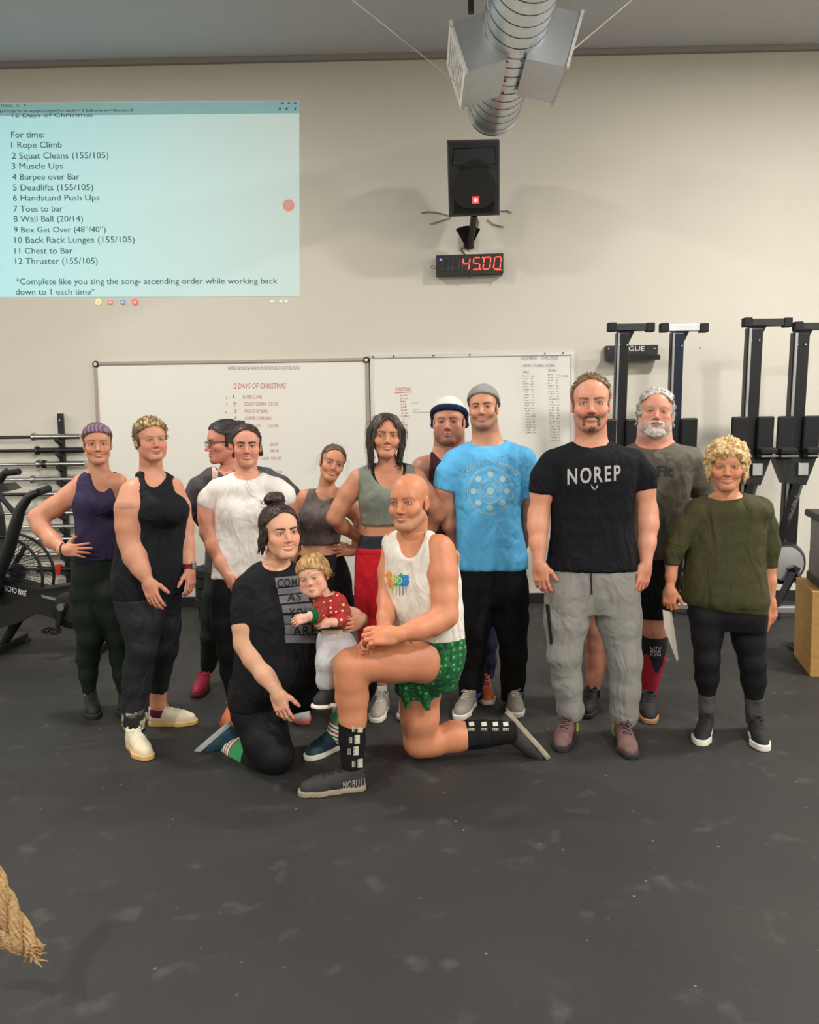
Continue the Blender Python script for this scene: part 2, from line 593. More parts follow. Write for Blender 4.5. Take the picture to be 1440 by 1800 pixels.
hand(wb1, 'NIMBLE & QUICK WARM UP (SERVED AS DONT FEEL BAD)', 401, 650, 126, 5.5, M_MBLUE)
hand(wb1, '12 DAYS OF CHRISTMAS', 409, 683, 94, 9, M_MRED)
for body, px, py, w, h in (('1', 409, 701, 3, 7), ('ROPE CLIMB', 427, 701, 33, 6), ('2', 409, 714, 6, 7), ('SQUAT CLEAN  155/105', 429, 713, 60, 6),
                           ('3', 410, 726, 6, 7), ('MUSCLE UP (BAR)', 430, 726, 41, 6), ('4', 411, 738, 5, 7), ('BURPEE OVER BAR', 431, 738, 46, 6),
                           ('DEADLIFT', 432, 751, 27, 6), ('155/105', 472, 751, 18, 6), ('20/14', 474, 784, 14, 5.5), ('48/40', 475, 795, 15, 5),
                           ('LUNGE', 459, 808, 14, 4.5), ('155/105', 477, 808, 18, 5), ('155/105', 484, 832, 12, 5)):
    hand(wb1, body, px, py, w, h, M_MRED)
for body, px, py in (('1', 397, 702), ('3', 396, 714), ('6', 396, 727)):
    hand(wb1, body, px, py, 3 if body == '1' else 4, 5, M_MGREY)
for px, py in ((332, 916), (335, 932), (332, 951), (338, 968), (334, 934), (606, 955), (616, 962), (622, 968)):
    squiggle(wb1, px, py, rnd.uniform(5, 10), 5, M_MGREY)
# right board
hand(wb2, 'CHRISTMAS!', 695, 688, 28, 7, M_MRED)
MB().tube([U(693, 691, YW1), U(726, 689, YW1)], 0.002, 4).build('writing', M_MRED, wb2)
for i in range(14):
    squiggle(wb2, 704 + i * 0.2, 697 + i * 5.15, rnd.uniform(8, 14), 3.6, M_MRED)
for px, py, w in ((724, 710, 12), (726, 721, 12), (727, 726, 30)):
    squiggle(wb2, px, py, w, 2.8, M_MGREY)
hand(wb2, 'DECEMBER', 915, 633, 29, 6, M_MBLUE)
hand(wb2, 'CHALLENGE', 952, 632, 29, 6, M_MBLUE)
hand(wb2, '1 LB MAX DOUBLE UNDERS', 917, 645, 59, 4.5, M_MBLUE)
hand(wb2, 'MALE', 920, 656, 10, 4, M_MBLUE)
hand(wb2, 'FEMALE', 964, 653, 15, 4, M_MBLUE)
for i in range(22):
    py = 662 + i * 4.75
    squiggle(wb2, 919 + i * 0.35, py, rnd.uniform(7, 11), 2.8, M_MBLUE)
    squiggle(wb2, 933 + i * 0.25, py, 4.5, 2.6, M_MBLUE)
for i in range(25):
    py = 660 + i * 4.8
    squiggle(wb2, 963 + i * 0.2, py, rnd.uniform(7, 12), 2.8, M_MBLUE)
    squiggle(wb2, 978 + i * 0.12, py, 4.5, 2.6, M_MBLUE)
squiggle(wb2, 984, 662, 14, 3, M_MBLK)

# ------------------------------------------------------------------ spiral duct with two side registers
duct = empty('air_duct', (0.67, 5.2, 3.92), 'round silver spiral duct with two side registers under the ceiling', 'duct')
DR = 0.186
DA, DB = U(907, 104, 5.0), U(868, 240, 6.26)
DA.z = DB.z = 3.70 + DR
ddir = (DB - DA).normalized()
DA = DA - ddir * 2.4
MB().tube([DA, DB], DR, 48).build('duct_pipe', M_GALV, duct, smooth=True)
MB().lathe(DB - ddir * 0.02, ddir, [(0, DR + 0.006), (0.03, DR + 0.006), (0.035, DR - 0.01)], 48).build('end_cap', M_GALV, duct, smooth=True)
du = ddir.cross(Vector((0, 0, 1))).normalized()
dw = du.cross(ddir)
L_ = (DB - DA).length
k = 0
while 0.06 + k * 0.125 < L_ - 0.03:
    c0 = DA + ddir * (0.06 + k * 0.125)
    ring = []
    for j in range(40):
        a = 2 * math.pi * j / 40
        ring.append(c0 + ddir * (0.035 * math.cos(a)) + (du * math.cos(a) + dw * math.sin(a)) * (DR + 0.001))
    MB().tube(ring, 0.0024, 5, closed=True).build('spiral_seam', M_SEAMD, duct)
    k += 1
WIRE_END = []
M_GALV2 = mat('galvanised_box', (188, 193, 198), 0.42, metal=0.85, var=0.08, vscale=4)
for s, outer_b, inner_b, outer_t in ((-1, U(822, 127, 5.0), U(893, 104, 5.0), U(795, 40, 5.0)), (1, U(995, 118, 5.0), U(925, 103, 5.0), U(1021, 22, 5.0))):
    WIRE_END.append(outer_b + (outer_t - outer_b) * (0.55 if s < 0 else 0.35) + Vector((0, 0.5 if s < 0 else 0.06, 0)))
    up = outer_t - outer_b
    inner_t = inner_b + up
    bx_ = MB().prism([outer_b, inner_b, inner_t, outer_t], (0, 0.52, 0)).build('register_box', M_GALV2, duct)
    n = up.cross(Vector((0, 1, 0))).normalized() * (1 if s < 0 else -1)
    if n.x * s < 0:
        n = -n
    cen = outer_b + up / 2 + Vector((0, 0.26, 0))
    R_ = Matrix((n, Vector((0, 1, 0)), up.normalized())).transposed()
    H_ = up.length
    for dy, dz, sy, sz in ((0, H_ / 2 - 0.012, 0.56, 0.03), (0, -H_ / 2 + 0.012, 0.56, 0.03), (-0.26, 0, 0.03, H_ + 0.02), (0.26, 0, 0.03, H_ + 0.02)):
        MB().box(cen + R_ @ Vector((0.008, dy, dz)), (0.018, sy, sz), R_).build('register_frame', M_WHITE, bx_)
    for q in range(9):
        MB().box(cen + R_ @ Vector((0.004, 0, -H_ / 2 + 0.04 + q * (H_ - 0.08) / 8)), (0.014, 0.5, 0.008), R_ @ Matrix.Rotation(0.5, 3, 'Y')).build('louver', M_WHITE, bx_)
for px, py in ((892, 108), (916, 106), (888, 142), (911, 145), (884, 163), (905, 163)):
    MB().lathe(U(px, py, 5.26 + (py - 135) * 0.009), (0, 0, -1), [(0, 0.007), (0.006, 0.006)], 8).build('screw', M_BLACK, duct)
wire_a = MB().tube([U(604, -12, 5.0), WIRE_END[0]], 0.0035, 6).build('support_cable', M_WHITE)
tag(wire_a, 'thin white support cable running down to the left side of the duct', 'cable', 'duct support cables')
wire_b = MB().tube([U(1125, -12, 5.0), WIRE_END[1]], 0.0035, 6).build('support_cable', M_WHITE)
tag(wire_b, 'thin white support cable running down to the right side of the duct', 'cable', 'duct support cables')
hs = U(828, 5, 5.4)
tag(MB().box((hs.x, hs.y, hs.z + 0.25), (0.035, 0.04, 0.62)).box((hs.x, hs.y, hs.z + 0.55), (0.09, 0.09, 0.02)).build('hanger_strut', M_DARKSTEEL), 'dark metal strut hanging from the ceiling behind the duct', 'strut')

# ------------------------------------------------------------------ loudspeaker on a wall bracket
YT_, YB_ = 6.45, 6.70
spk = empty('loudspeaker', U(835, 383, 6.8), 'black loudspeaker with a small red logo on a wall bracket above the timer', 'loudspeaker')
A, B, C_, D = U(790, 382, YB_), U(879, 379, YB_), U(879, 248, YT_), U(786.5, 250, YT_)
SN = (B - A).cross(D - A).normalized()          # front normal, tilted down into the room
if SN.y > 0:
    SN = -SN
bk = 0.36
ctr = (A + B + C_ + D) / 4
front = [A, B, C_, D]


def shrink(poly, t, off):
    c = sum(poly, Vector()) / len(poly)
    return [c + (p - c) * t - SN * off for p in poly]


m_ = MB()
rings = [shrink(front, 0.965, 0.0), shrink(front, 1.0, 0.015), shrink(front, 1.0, 0.10), [p - SN * 0.33 for p in shrink(front, 0.72, 0)]]
vs = [p for r in rings for p in r]
fs = [(0, 1, 2, 3), (12, 13, 14, 15)] + [(i * 4 + k, i * 4 + (k + 1) % 4, (i + 1) * 4 + (k + 1) % 4, (i + 1) * 4 + k) for i in range(3) for k in range(4)]
m_.add(vs, fs)
M_SPK = mat('speaker_shell', (54, 54, 57), 0.5, var=0.08, vscale=40, bump=0.06, bscale=300)
M_GRL = mat('speaker_grille', (24, 25, 26), 0.6, var=0.3, vscale=420, bump=0.3, bscale=420)
M_HORN = mat('speaker_horn', (18, 18, 20), 0.4)
m_.build('shell', M_SPK, spk)
ux = (B - A).normalized()
uz = (D - A).normalized()
W_, H_ = (B - A).length, (D - A).length


def sp(u, v, off):
    return A + ux * (u * W_) + uz * (v * H_) - SN * off


# horn: recessed funnel frame above the woofer
vs = [sp(.10, .92, -0.004), sp(.90, .92, -0.004), sp(.93, .70, -0.004), sp(.07, .70, -0.004),
      sp(.34, .80, 0.03), sp(.66, .80, 0.03), sp(.66, .75, 0.03), sp(.34, .75, 0.03)]
MB().add(vs, [(0, 1, 5, 4), (1, 2, 6, 5), (2, 3, 7, 6), (3, 0, 4, 7), (4, 5, 6, 7)]).build('horn', M_HORN, spk)
vs = []
for i in range(17):
    t = i / 16
    u = .16 + .68 * t
    vs.append(sp(u, .66 + .0 * t, -0.012))
for i in range(17):
    t = i / 16
    vs.append(sp(.16 + .68 * t, .655 + .13 * max(0, math.sin(math.pi * t)) ** 1.5, -0.02 - .02 * math.sin(math.pi * t)))
MB().add(vs, [(i, i + 1, 18 + i, 17 + i) for i in range(16)]).build('horn_lip', M_SPK, spk)
gp = []
for i in range(48):
    a = 2 * math.pi * i / 48
    gp.append((.5 + .44 * math.copysign(abs(math.cos(a)) ** 0.7, math.cos(a)), .385 + .285 * math.copysign(abs(math.sin(a)) ** 0.75, math.sin(a))))
vs = [sp(u, v, -0.003) for u, v in gp] + [sp(.5 + (u - .5) * .93, .385 + (v - .385) * .93, -0.02) for u, v in gp]
MB().add(vs, [tuple(range(48, 96))] + [(i, (i + 1) % 48, 48 + (i + 1) % 48, 48 + i) for i in range(48)]).build('grille', M_GRL, spk, smooth=True)
for i in range(15):
    u = .12 + .76 * i / 14
    top = .385 - .285 * max(0.0, 1 - ((u - .5) / .44) ** 2) ** 0.5
    if top > .07:
        MB().box(sp(u, (.055 + max(top - .02, .075)) / 2, -0.002), (0.01, 0.012, max(.02, (max(top - .02, .075) - .05) * H_)), Matrix((ux, -SN, uz)).transposed()).build('vent_slot', M_HORN, spk)
M_REDLED = mat('lit_red_logo', (230, 60, 70), 0.4, emit=(255, 60, 70), estr=1.6)
lg = MB().box(sp(.52, .235, -0.024), (0.052, 0.008, 0.052), Matrix((ux, -SN, uz)).transposed()).build('logo_light', M_REDLED, spk)
MB().box(sp(.52, .20, -0.024), (0.06, 0.006, 0.006)).build('logo_line', M_ALU, spk)
MB().lathe(sp(.52, .235, -0.029), SN, [(0, 0.017), (0.002, 0.017)], 20).build('logo_ring', mat('logo_pale', (255, 190, 190), 0.5, emit=(255, 180, 180), estr=0.8), lg)
# bracket
br = empty('speaker_bracket', U(825, 440, 7.2), 'black fan-shaped steel wall bracket holding the loudspeaker', 'bracket')
pA, pB, pC = U(802, 404, 7.02), U(844, 404, 7.02), U(824, 443, 7.14)
fan = []
for i in range(13):
    t = i / 12
    fan.append(U(802 + 42 * t, 404 - 5.5 * math.sin(math.pi * t), 7.02))
MB().prism(fan + [pC], (0, 0.012, 0)).build('fan_plate', M_BLACKM, br)
MB().tube([U(834, 377, 6.80), U(830, 410, 7.0), U(824, 434, 7.14)], 0.028, 12).build('post', M_BLACK, br)
MB().tube(fan, 0.009, 8).build('rim', M_BLACKM, br)
MB().box(U(824, 424, 7.245), (0.09, 0.04, 0.12), bev=0.004).build('wall_plate', M_BLACKM, br)
MB().lathe(pC + Vector((0, -0.005, 0.012)), (0, -1, 0), [(0, 0.012), (0.006, 0.01)], 12).build('bolt', M_STEEL, br)
# cables on the wall
YC = WALL_Y - 0.012
for nm, pts, lab in (('speaker_cable', [(740, 374), (752, 372), (775, 375), (792, 380)], 'thin pale cable running left from the loudspeaker'),
                     ('speaker_cable', [(756, 394), (775, 388), (792, 383)], 'lower thin pale cable left of the loudspeaker'),
                     ('speaker_cable', [(880, 371), (892, 370), (900, 374)], 'short thin cable at the right edge of the loudspeaker'),
                     ('speaker_cable', [(857, 386), (866, 394), (886, 399)], 'thin cable curving right under the loudspeaker'),
                     ('speaker_cable', [(812, 434), (811, 440), (816, 446), (820, 450)], 'black power cord looping beside the bracket tip'),
                     ('speaker_cable', [(838, 382), (841, 392), (838, 402)], 'thin wires hanging behind the bracket post')):
    tag(MB().tube([U(x, y, YC) for x, y in pts], 0.005, 6).build(nm, M_FRAME1 if 'pale' in lab or 'thin cable' in lab else M_BLACK), lab, 'cable', 'cables around the loudspeaker')

# ------------------------------------------------------------------ LED interval timer
YK = WALL_Y - 0.10
clk = empty('led_timer', U(826, 466, WALL_Y - 0.05), 'black wall timer with red glowing digits reading 45:00', 'timer')
KA, KB, KC, KD = U(767, 484, YK), U(885, 480, YK), U(885, 445, YK), U(767, 449, YK)
MB().prism([KA, KB, KC, KD], (0, 0.08, 0)).build('case', M_BLACK, clk)
kx = (KB - KA).normalized()
kz = (KD - KA).normalized()
KW, KH = (KB - KA).length, (KD - KA).length


def kp(u, v, off=-0.004):
    return KA + kx * (u * KW) + kz * (v * KH) + Vector((0, off, 0))


M_SEG_ON = mat('led_on', (255, 70, 50), 0.4, emit=(255, 62, 44), estr=3.5)
M_SEG_OFF = mat('led_off', (78, 78, 80), 0.5)
SEG = {'8': 'abcdefg', '4': 'bcfg', '5': 'acdfg', '0': 'abcdef'}
for i, (ch, on) in enumerate((('8', 0), ('8', 0), ('4', 1), ('5', 1), ('0', 1), ('0', 1))):
    u0 = 0.075 + i * 0.155
    wd, z0, z1 = 0.098, 0.22, 0.82
    zm = (z0 + z1) / 2
    t = 0.014

    def P(x, z):
        return kp(u0 + x * wd + (z - z0) * 0.035, z)
    segs = {'a': (P(.12, z1), P(.88, z1)), 'b': (P(1, z1 - .04), P(1, zm + .04)), 'c': (P(1, zm - .04), P(1, z0 + .04)), 'd': (P(.12, z0), P(.88, z0)),
            'e': (P(0, zm - .04), P(0, z0 + .04)), 'f': (P(0, z1 - .04), P(0, zm + .04)), 'g': (P(.12, zm), P(.88, zm))}
    lit = SEG[ch] if on else ''
    digit = None
    for key, (p, q) in segs.items():
        if not on or key in lit:
            MB().tube([p, q], 0.0050 if on else 0.0035, 6).build('digit_segment', M_SEG_ON if on else M_SEG_OFF, clk)
        elif i == 2:
            MB().tube([p, q], 0.004, 6).build('digit_segment', M_SEG_OFF, clk)
for u, v in ((0.655, 0.24), (0.695, 0.80)):
    MB().lathe(kp(u, v, -0.006), (0, -1, 0), [(0, 0.009), (0.003, 0.007)], 10).build('colon_dot', M_SEG_ON, clk)
MB().lathe(kp(0.065, 0.78, -0.004), (0, -1, 0), [(0, 0.009), (0.004, 0.007)], 12).build('status_light', mat('blue_led', (90, 80, 255), 0.4, emit=(70, 70, 255), estr=6), clk)
MB().box(kp(0.93, 0.17, -0.004), (0.05, 0.004, 0.008)).build('timer_logo', M_SEG_ON, clk)
for u in (0.5, 0.965):
    MB().box(kp(u, -0.04, 0.01), (0.018, 0.02, 0.035), bev=0.003).build('mount_clip', M_BLACK, clk)
MB().tube([kp(0, .45), kp(-.07, .5), kp(-.085, .4), kp(0, .32)], 0.003, 6).build('antenna_wire', M_BLACK, clk)

# ------------------------------------------------------------------ wall holder with lettering above the rowers
YH = WALL_Y - 0.06
hold = empty('wall_holder', U(1113, 634, WALL_Y - 0.03), 'black steel wall holder with white lettering behind a rower rail', 'holder')
MB().prism([U(1065, 633, YH), U(1156, 632, YH), U(1157, 606, YH), U(1065, 608, YH)], (0, 0.05, 0)).build('back_plate', M_BLACKM, hold)
MB().prism([U(1067, 635, YH - 0.06), U(1161, 632, YH - 0.06), U(1161, 623, YH - 0.06), U(1067, 624, YH - 0.06)], (0, 0.06, 0)).build('shelf_lip', M_BLACKM, hold)
for px in (1070, 1151):
    MB().lathe(U(px, 613, YH), (0, -1, 0), [(0, 0.008), (0.004, 0.006)], 10).build('screw', M_ALU, hold)
M_PRINT = mat('white_print', (225, 225, 225), 0.6)
fit_text('lettering', 'ROGUE', 1085, 617, 48, 8, YH - 0.003, M_PRINT, hold, offset=0.02)
tag(MB().lathe(U(1232, 611, WALL_Y - 0.004), (0, -1, 0), [(0, 0.008), (0.006, 0.005)], 12).build('wall_anchor', M_WHITE), 'small white wall anchor above the old man, right of the rails', 'anchor')

# ------------------------------------------------------------------ barbells on a wall rack
rack = empty('barbell_rack', (U(113, 1060, WALL_Y).x, WALL_Y - 0.03, 0.1), 'black notched wall upright holding a column of barbells', 'rack')
YR = WALL_Y - 0.03
zt, zb = U(107, 727, YR).z, 0.12
xr = (U(107, 727, YR).x + U(120, 950, YR).x) / 2
for xx in (xr, xr - 1.35):
    MB().box((xx, WALL_Y - 0.046, (zt + zb) / 2), (0.045, 0.04, zt - zb), bev=0.003).build('upright', M_BLACKM, rack)
bar_y = [767, 791, 815, 842, 868, 901, 925, 947, 974, 1000]
MB().lathe((xr, WALL_Y - 0.067, U(107, 739, YR).z), (0, -1, 0), [(0, 0.009), (0.004, 0.007)], 10).build('bolt', M_STEEL, rack)
ends = [142, 148, 150, 140, 138, 150, 147, 150, 148, 150]
YBAR = WALL_Y - 0.11
BAR_LABELS = ['chrome barbell in the topmost rack slot', 'black-sleeved barbell in the second rack slot', 'chrome barbell with a collar clip in the third rack slot',
              'thin bright barbell in the fourth rack slot', 'dark thin barbell in the fifth slot behind the bike handle', 'chrome barbell in the sixth rack slot at elbow height',
              'worn chrome barbell in the seventh rack slot', 'bright chrome barbell in the eighth rack slot', 'steel barbell in the ninth slot beside the hand on hip',
              'black barbell with red clamp in the lowest rack slot']
M_REDC = mat('red_clamp', (206, 44, 40), 0.45)
for i, (py, ex) in enumerate(zip(bar_y, ends)):
    ec = U(ex, py, YBAR)
    z = ec.z
    dark = i in (1, 9)
    b = empty('barbell', (ec.x - 1.1, YBAR, z), BAR_LABELS[i], 'barbell', 'barbells on the wall rack')
    sm = M_BLACKM if dark else M_STEEL
    sh = M_DARKSTEEL if i in (0, 1, 4, 9) else M_STEEL
    sl = 0.40
    x1 = ec.x
    MB().lathe((x1, YBAR, z), (-1, 0, 0), [(0, 0.021), (0.004, 0.025), (sl, 0.025)], 18).build('sleeve', sm, b, smooth=True)
    MB().lathe((x1 - sl, YBAR, z), (-1, 0, 0), [(-0.004, 0.03), (0, 0.038), (0.025, 0.038), (0.03, 0.03)], 20).build('collar', M_DARKSTEEL if dark else M_STEEL, b, smooth=True)
    MB().lathe((x1 - sl - 0.03, YBAR, z), (-1, 0, 0), [(0, 0.0145), (1.31, 0.0145)], 12).build('shaft', sh, b, smooth=True)
    MB().lathe((x1 - sl - 1.34, YBAR, z), (-1, 0, 0), [(0, 0.038), (0.025, 0.038)], 20).build('collar', sm, b, smooth=True)
    MB().lathe((x1 - sl - 1.365, YBAR, z), (-1, 0, 0), [(0, 0.025), (sl, 0.025)], 18).build('sleeve', sm, b, smooth=True)
    if i == 2:
        MB().lathe((x1 - sl + 0.055, YBAR, z), (-1, 0, 0), [(0, 0.034), (0.02, 0.036), (0.035, 0.034)], 18).build('clip', M_DARKSTEEL, b, smooth=True)
    if i == 9:
        cl = MB().box((x1 - 0.24, YBAR - 0.01, z), (0.06, 0.07, 0.085), bev=0.01).build('clamp', M_REDC, b)
        MB().box((x1 - 0.235, YBAR - 0.048, z + 0.02), (0.03, 0.012, 0.05), bev=0.004).build('lever', M_REDC, cl)
    for xx in (xr, xr - 1.35):
        MB().prism([(xx - 0.02, WALL_Y - 0.066, z - 0.045), (xx - 0.02, WALL_Y - 0.066, z - 0.075), (xx - 0.02, WALL_Y - 0.155, z - 0.04), (xx - 0.02, WALL_Y - 0.155, z - 0.01), (xx - 0.02, WALL_Y - 0.145, z - 0.01), (xx - 0.02, WALL_Y - 0.135, z - 0.027), (xx - 0.02, WALL_Y - 0.08, z - 0.027)], (0.04, 0, 0)).build('hook', M_BLACKM, rack)

# ------------------------------------------------------------------ fan bike at the left edge
YBK = 5.75
bike = empty('fan_bike', FL(60, 1150), 'black air bike with a large wire fan cage at the left edge', 'exercise bike')
fc = U(14, 1012, YBK)
FR = pm(73, YBK)
for off in (-0.09, 0.09):
    ring = [fc + Vector((math.cos(a) * FR, off, math.sin(a) * FR)) for a in [2 * math.pi * j / 48 for j in range(48)]]
    MB().tube(ring, 0.011, 8, closed=True).build('cage_ring', M_BLACKM, bike)
for off, sgn in ((-0.09, -1), (0.09, 1)):
    for j in range(64):
        a = 2 * math.pi * j / 64
        p0 = fc + Vector((math.cos(a) * FR, off, math.sin(a) * FR))
        p1 = fc + Vector((math.cos(a + .18) * FR * .62, off + sgn * .045, math.sin(a + .18) * FR * .62))
        p2 = fc + Vector((math.cos(a + .4) * FR * .2, off + sgn * .06, math.sin(a + .4) * FR * .2))
        MB().tube([p0, p1, p2], 0.0022, 4).build('cage_wire', M_BLACKM, bike)
    MB().lathe(fc + Vector((0, off + sgn * .055, 0)), (0, sgn, 0), [(0, FR * .22), (0.012, FR * .2)], 24).build('cage_hub', M_BLACK, bike)
for j in range(8):
    a = 2 * math.pi * j / 8 + .2
    d = Vector((math.cos(a), 0, math.sin(a)))
    R_ = Matrix((d, Vector((0, 1, 0)), d.cross(Vector((0, 1, 0))))).transposed()
    MB().box(fc + d * FR * .52, (FR * .72, 0.09, 0.006), R_).build('fan_blade', M_BLACK, bike)
# moulded body shell
yb = YBK - 0.13
body = [(-60, 1022), (10, 1020), (70, 1036), (125, 1028), (150, 1034), (160, 1060), (158, 1090), (140, 1105), (118, 1102), (98, 1088), (62, 1078), (30, 1096), (0, 1104), (-60, 1112)]
MB().prism([U(x, y, yb) for x, y in body], (0, 0.16, 0)).build('body_shell', M_BLACK, bike)
MB().prism([U(x, y, yb - 0.012) for x, y in ((72, 1046), (100, 1052), (104, 1058), (74, 1050))], (0, 0.012, 0)).build('body_trim', M_ALU, bike)
MB().prism([U(x, y, yb - 0.012) for x, y in ((0, 1021), (68, 1037), (122, 1029), (122, 1032), (68, 1041), (0, 1025))], (0, 0.012, 0)).build('top_edge', M_BLACKM, bike)
vs, fs = text_mesh('ECHO BIKE', 1.0, offset=0.02)
x0, x1 = min(v[0] for v in vs), max(v[0] for v in vs)
pa, pb = U(9, 1038, yb - 0.015), U(46, 1048, yb - 0.015)
tx = (pb - pa) / (x1 - x0)
me = bpy.data.meshes.new('lettering')
me.from_pydata([tuple(pa + tx * (x - x0) + Vector((0.12, 0, 1)) * (y * pm(9.5, yb))) for x, y in vs], [], fs)
put('lettering', me, M_PRINT, bike)
cc = U(126, 1072, yb)
MB().lathe(cc, (0, -1, 0), [(-0.02, pm(35, yb)), (0.012, pm(34, yb)), (0.018, pm(30, yb))], 36).build('belt_cover', M_BLACKM, bike, smooth=True)
MB().lathe(cc + Vector((0, -0.018, 0)), (0, -1, 0), [(0, pm(22, yb)), (0.01, pm(20, yb))], 32).build('cover_disc', M_BLACK, bike, smooth=True)
ck = MB().tube([U(109, 1066, yb - 0.05), U(101, 1105, yb - 0.06)], [0.022, 0.016], 10).build('crank_arm', M_BLACKM, bike)
MB().lathe(U(109, 1066, yb - 0.045), (0, -1, 0), [(0, 0.03), (0.03, 0.026)], 16).build('axle_cap', M_STEEL, bike)
for px in (80, 87, 95, 101):
    MB().box(U(px, 1109 + (px - 90) * 0.12, yb - 0.1), (0.022, 0.09, 0.03), bev=0.004).build('pedal_bar', M_DARKSTEEL, ck)
MB().box(U(91, 1110, yb - 0.1), (0.11, 0.07, 0.012)).build('pedal_plate', M_STEEL, ck)
MB().tube([U(-14, 1050, yb - 0.05), U(-2, 1010, yb - 0.06), U(14, 970, yb - 0.07), U(27, 925, yb - 0.08), U(36, 895, yb - 0.08), U(50, 874, yb - 0.08), U(68, 865, yb - 0.08)], [0.04, 0.042, 0.044, 0.042, 0.036, 0.03, 0.024], 14).build('push_arm', M_BLACKM, bike, smooth=True)
MB().tube([U(66, 866, yb - 0.08), U(74, 863, yb - 0.03), U(86, 859, yb + 0.05)], 0.026, 12).build('grip', M_RUBBER, bike, smooth=True)
MB().tube([U(-4, 905, YBK + .2), U(-8, 860, YBK + .2), U(6, 834, YBK + .2), U(14, 828, YBK + .2)], 0.028, 12).build('push_arm', M_BLACKM, bike, smooth=True)
MB().tube([U(8, 832, YBK + .2), U(34, 829, YBK + .16)], 0.023, 12).build('grip', M_RUBBER, bike, smooth=True)
MB().tube([U(-2, 870, YBK), U(26, 902, YBK)], 0.018, 10).build('brace', M_BLACKM, bike)
MB().prism([U(-30, 858, YBK), U(2, 850, YBK), U(15, 861, YBK), U(-20, 870, YBK)], (0, 0.2, 0)).build('console', M_BLACK, bike)
MB().tube([U(-12, 865, YBK + .1), U(0, 905, YBK + .1), U(6, 960, YBK + .1)], 0.03, 10).build('console_mast', M_BLACKM, bike)
for px, py in ((15, 1128), (165, 1140)):
    c = FL(px, py, 0.05)
    MB().box((c.x, YBK - 0.0, 0.045), (0.09, 0.62, 0.05), bev=0.01).build('floor_bar', M_BLACKM, bike)
    for dy in (-0.27, 0.27):
        MB().box((c.x, YBK + dy, 0.012), (0.12, 0.09, 0.024), bev=0.006).build('rubber_foot', M_RUBBER, bike)
    MB().tube([(c.x, YBK, 0.05), U(px + (20 if px < 100 else -15), 1085, YBK)], 0.035, 10).build('frame_leg', M_BLACKM, bike)
MB().tube([U(150, 1070, YBK), U(165, 985, YBK)], 0.035, 12).build('seat_post', M_BLACKM, bike)
MB().box(U(166, 975, YBK), (0.28, 0.24, 0.09), bev=0.035).build('seat', M_RUBBER, bike, smooth=True)
# low bench seen between the legs
bn = empty('step_box', FL(192, 1142), 'low plywood-topped step half hidden between two pairs of leggings', 'step')
pc = FL(196, 1140)
pc.y += 0.25
pc.x = U(189, 1090, pc.y + 0.3).x
MB().box((pc.x, pc.y + 0.45, U(196, 1092, pc.y + .2).z), (0.17, 0.4, 0.07), bev=0.006).build('top', M_WOOD, bn)
MB().box((pc.x, pc.y + 0.2, U(196, 1122, pc.y).z), (0.19, 0.3, 0.03), bev=0.005).build('shelf', M_ALU, bn)
for sx in (-0.05, 0.05):
    MB().box((pc.x + sx, pc.y + 0.3, 0.115), (0.06, 0.3, 0.23), bev=0.006).build('leg', M_BLACKM, bn)

# ------------------------------------------------------------------ stack of bumper plates
pc = FL(381, 1093)
pc.y += 0.2
z = 0.0
PL = ['bottom plate of the black bumper plate stack', 'second plate up in the bumper plate stack', 'middle plate of the bumper plate stack', 'fourth plate up in the bumper plate stack', 'top plate of the bumper plate stack']
for i, th in enumerate((0.095, 0.09, 0.085, 0.085, 0.075)):
    p = empty('bumper_plate', (pc.x + (0.03, 0, .01, 0, -.01)[i], pc.y, z), PL[i], 'weight plate', 'stacked bumper plates')
    MB().lathe(p.location, (0, 0, 1), [(0.004, 0.20), (0.0, 0.215), (0.008, 0.225), (th - 0.012, 0.225), (th - 0.004, 0.215), (th - 0.004, 0.15), (th - 0.016, 0.14), (th - 0.016, 0.06), (th - 0.004, 0.055)], 48).build('rubber_disc', M_RUBBER, p, smooth=True)
    MB().lathe(p.location + Vector((0, 0, 0.001)), (0, 0, 1), [(0, 0.05), (th - 0.002, 0.05)], 24).build('steel_hub', M_STEEL, p, smooth=True)
    z += th + 0.0005

# ------------------------------------------------------------------ rowing machines stored upright
M_ROWBLK = mat('rower_black', (34, 35, 38), 0.38, var=0.05, metal=0.25)


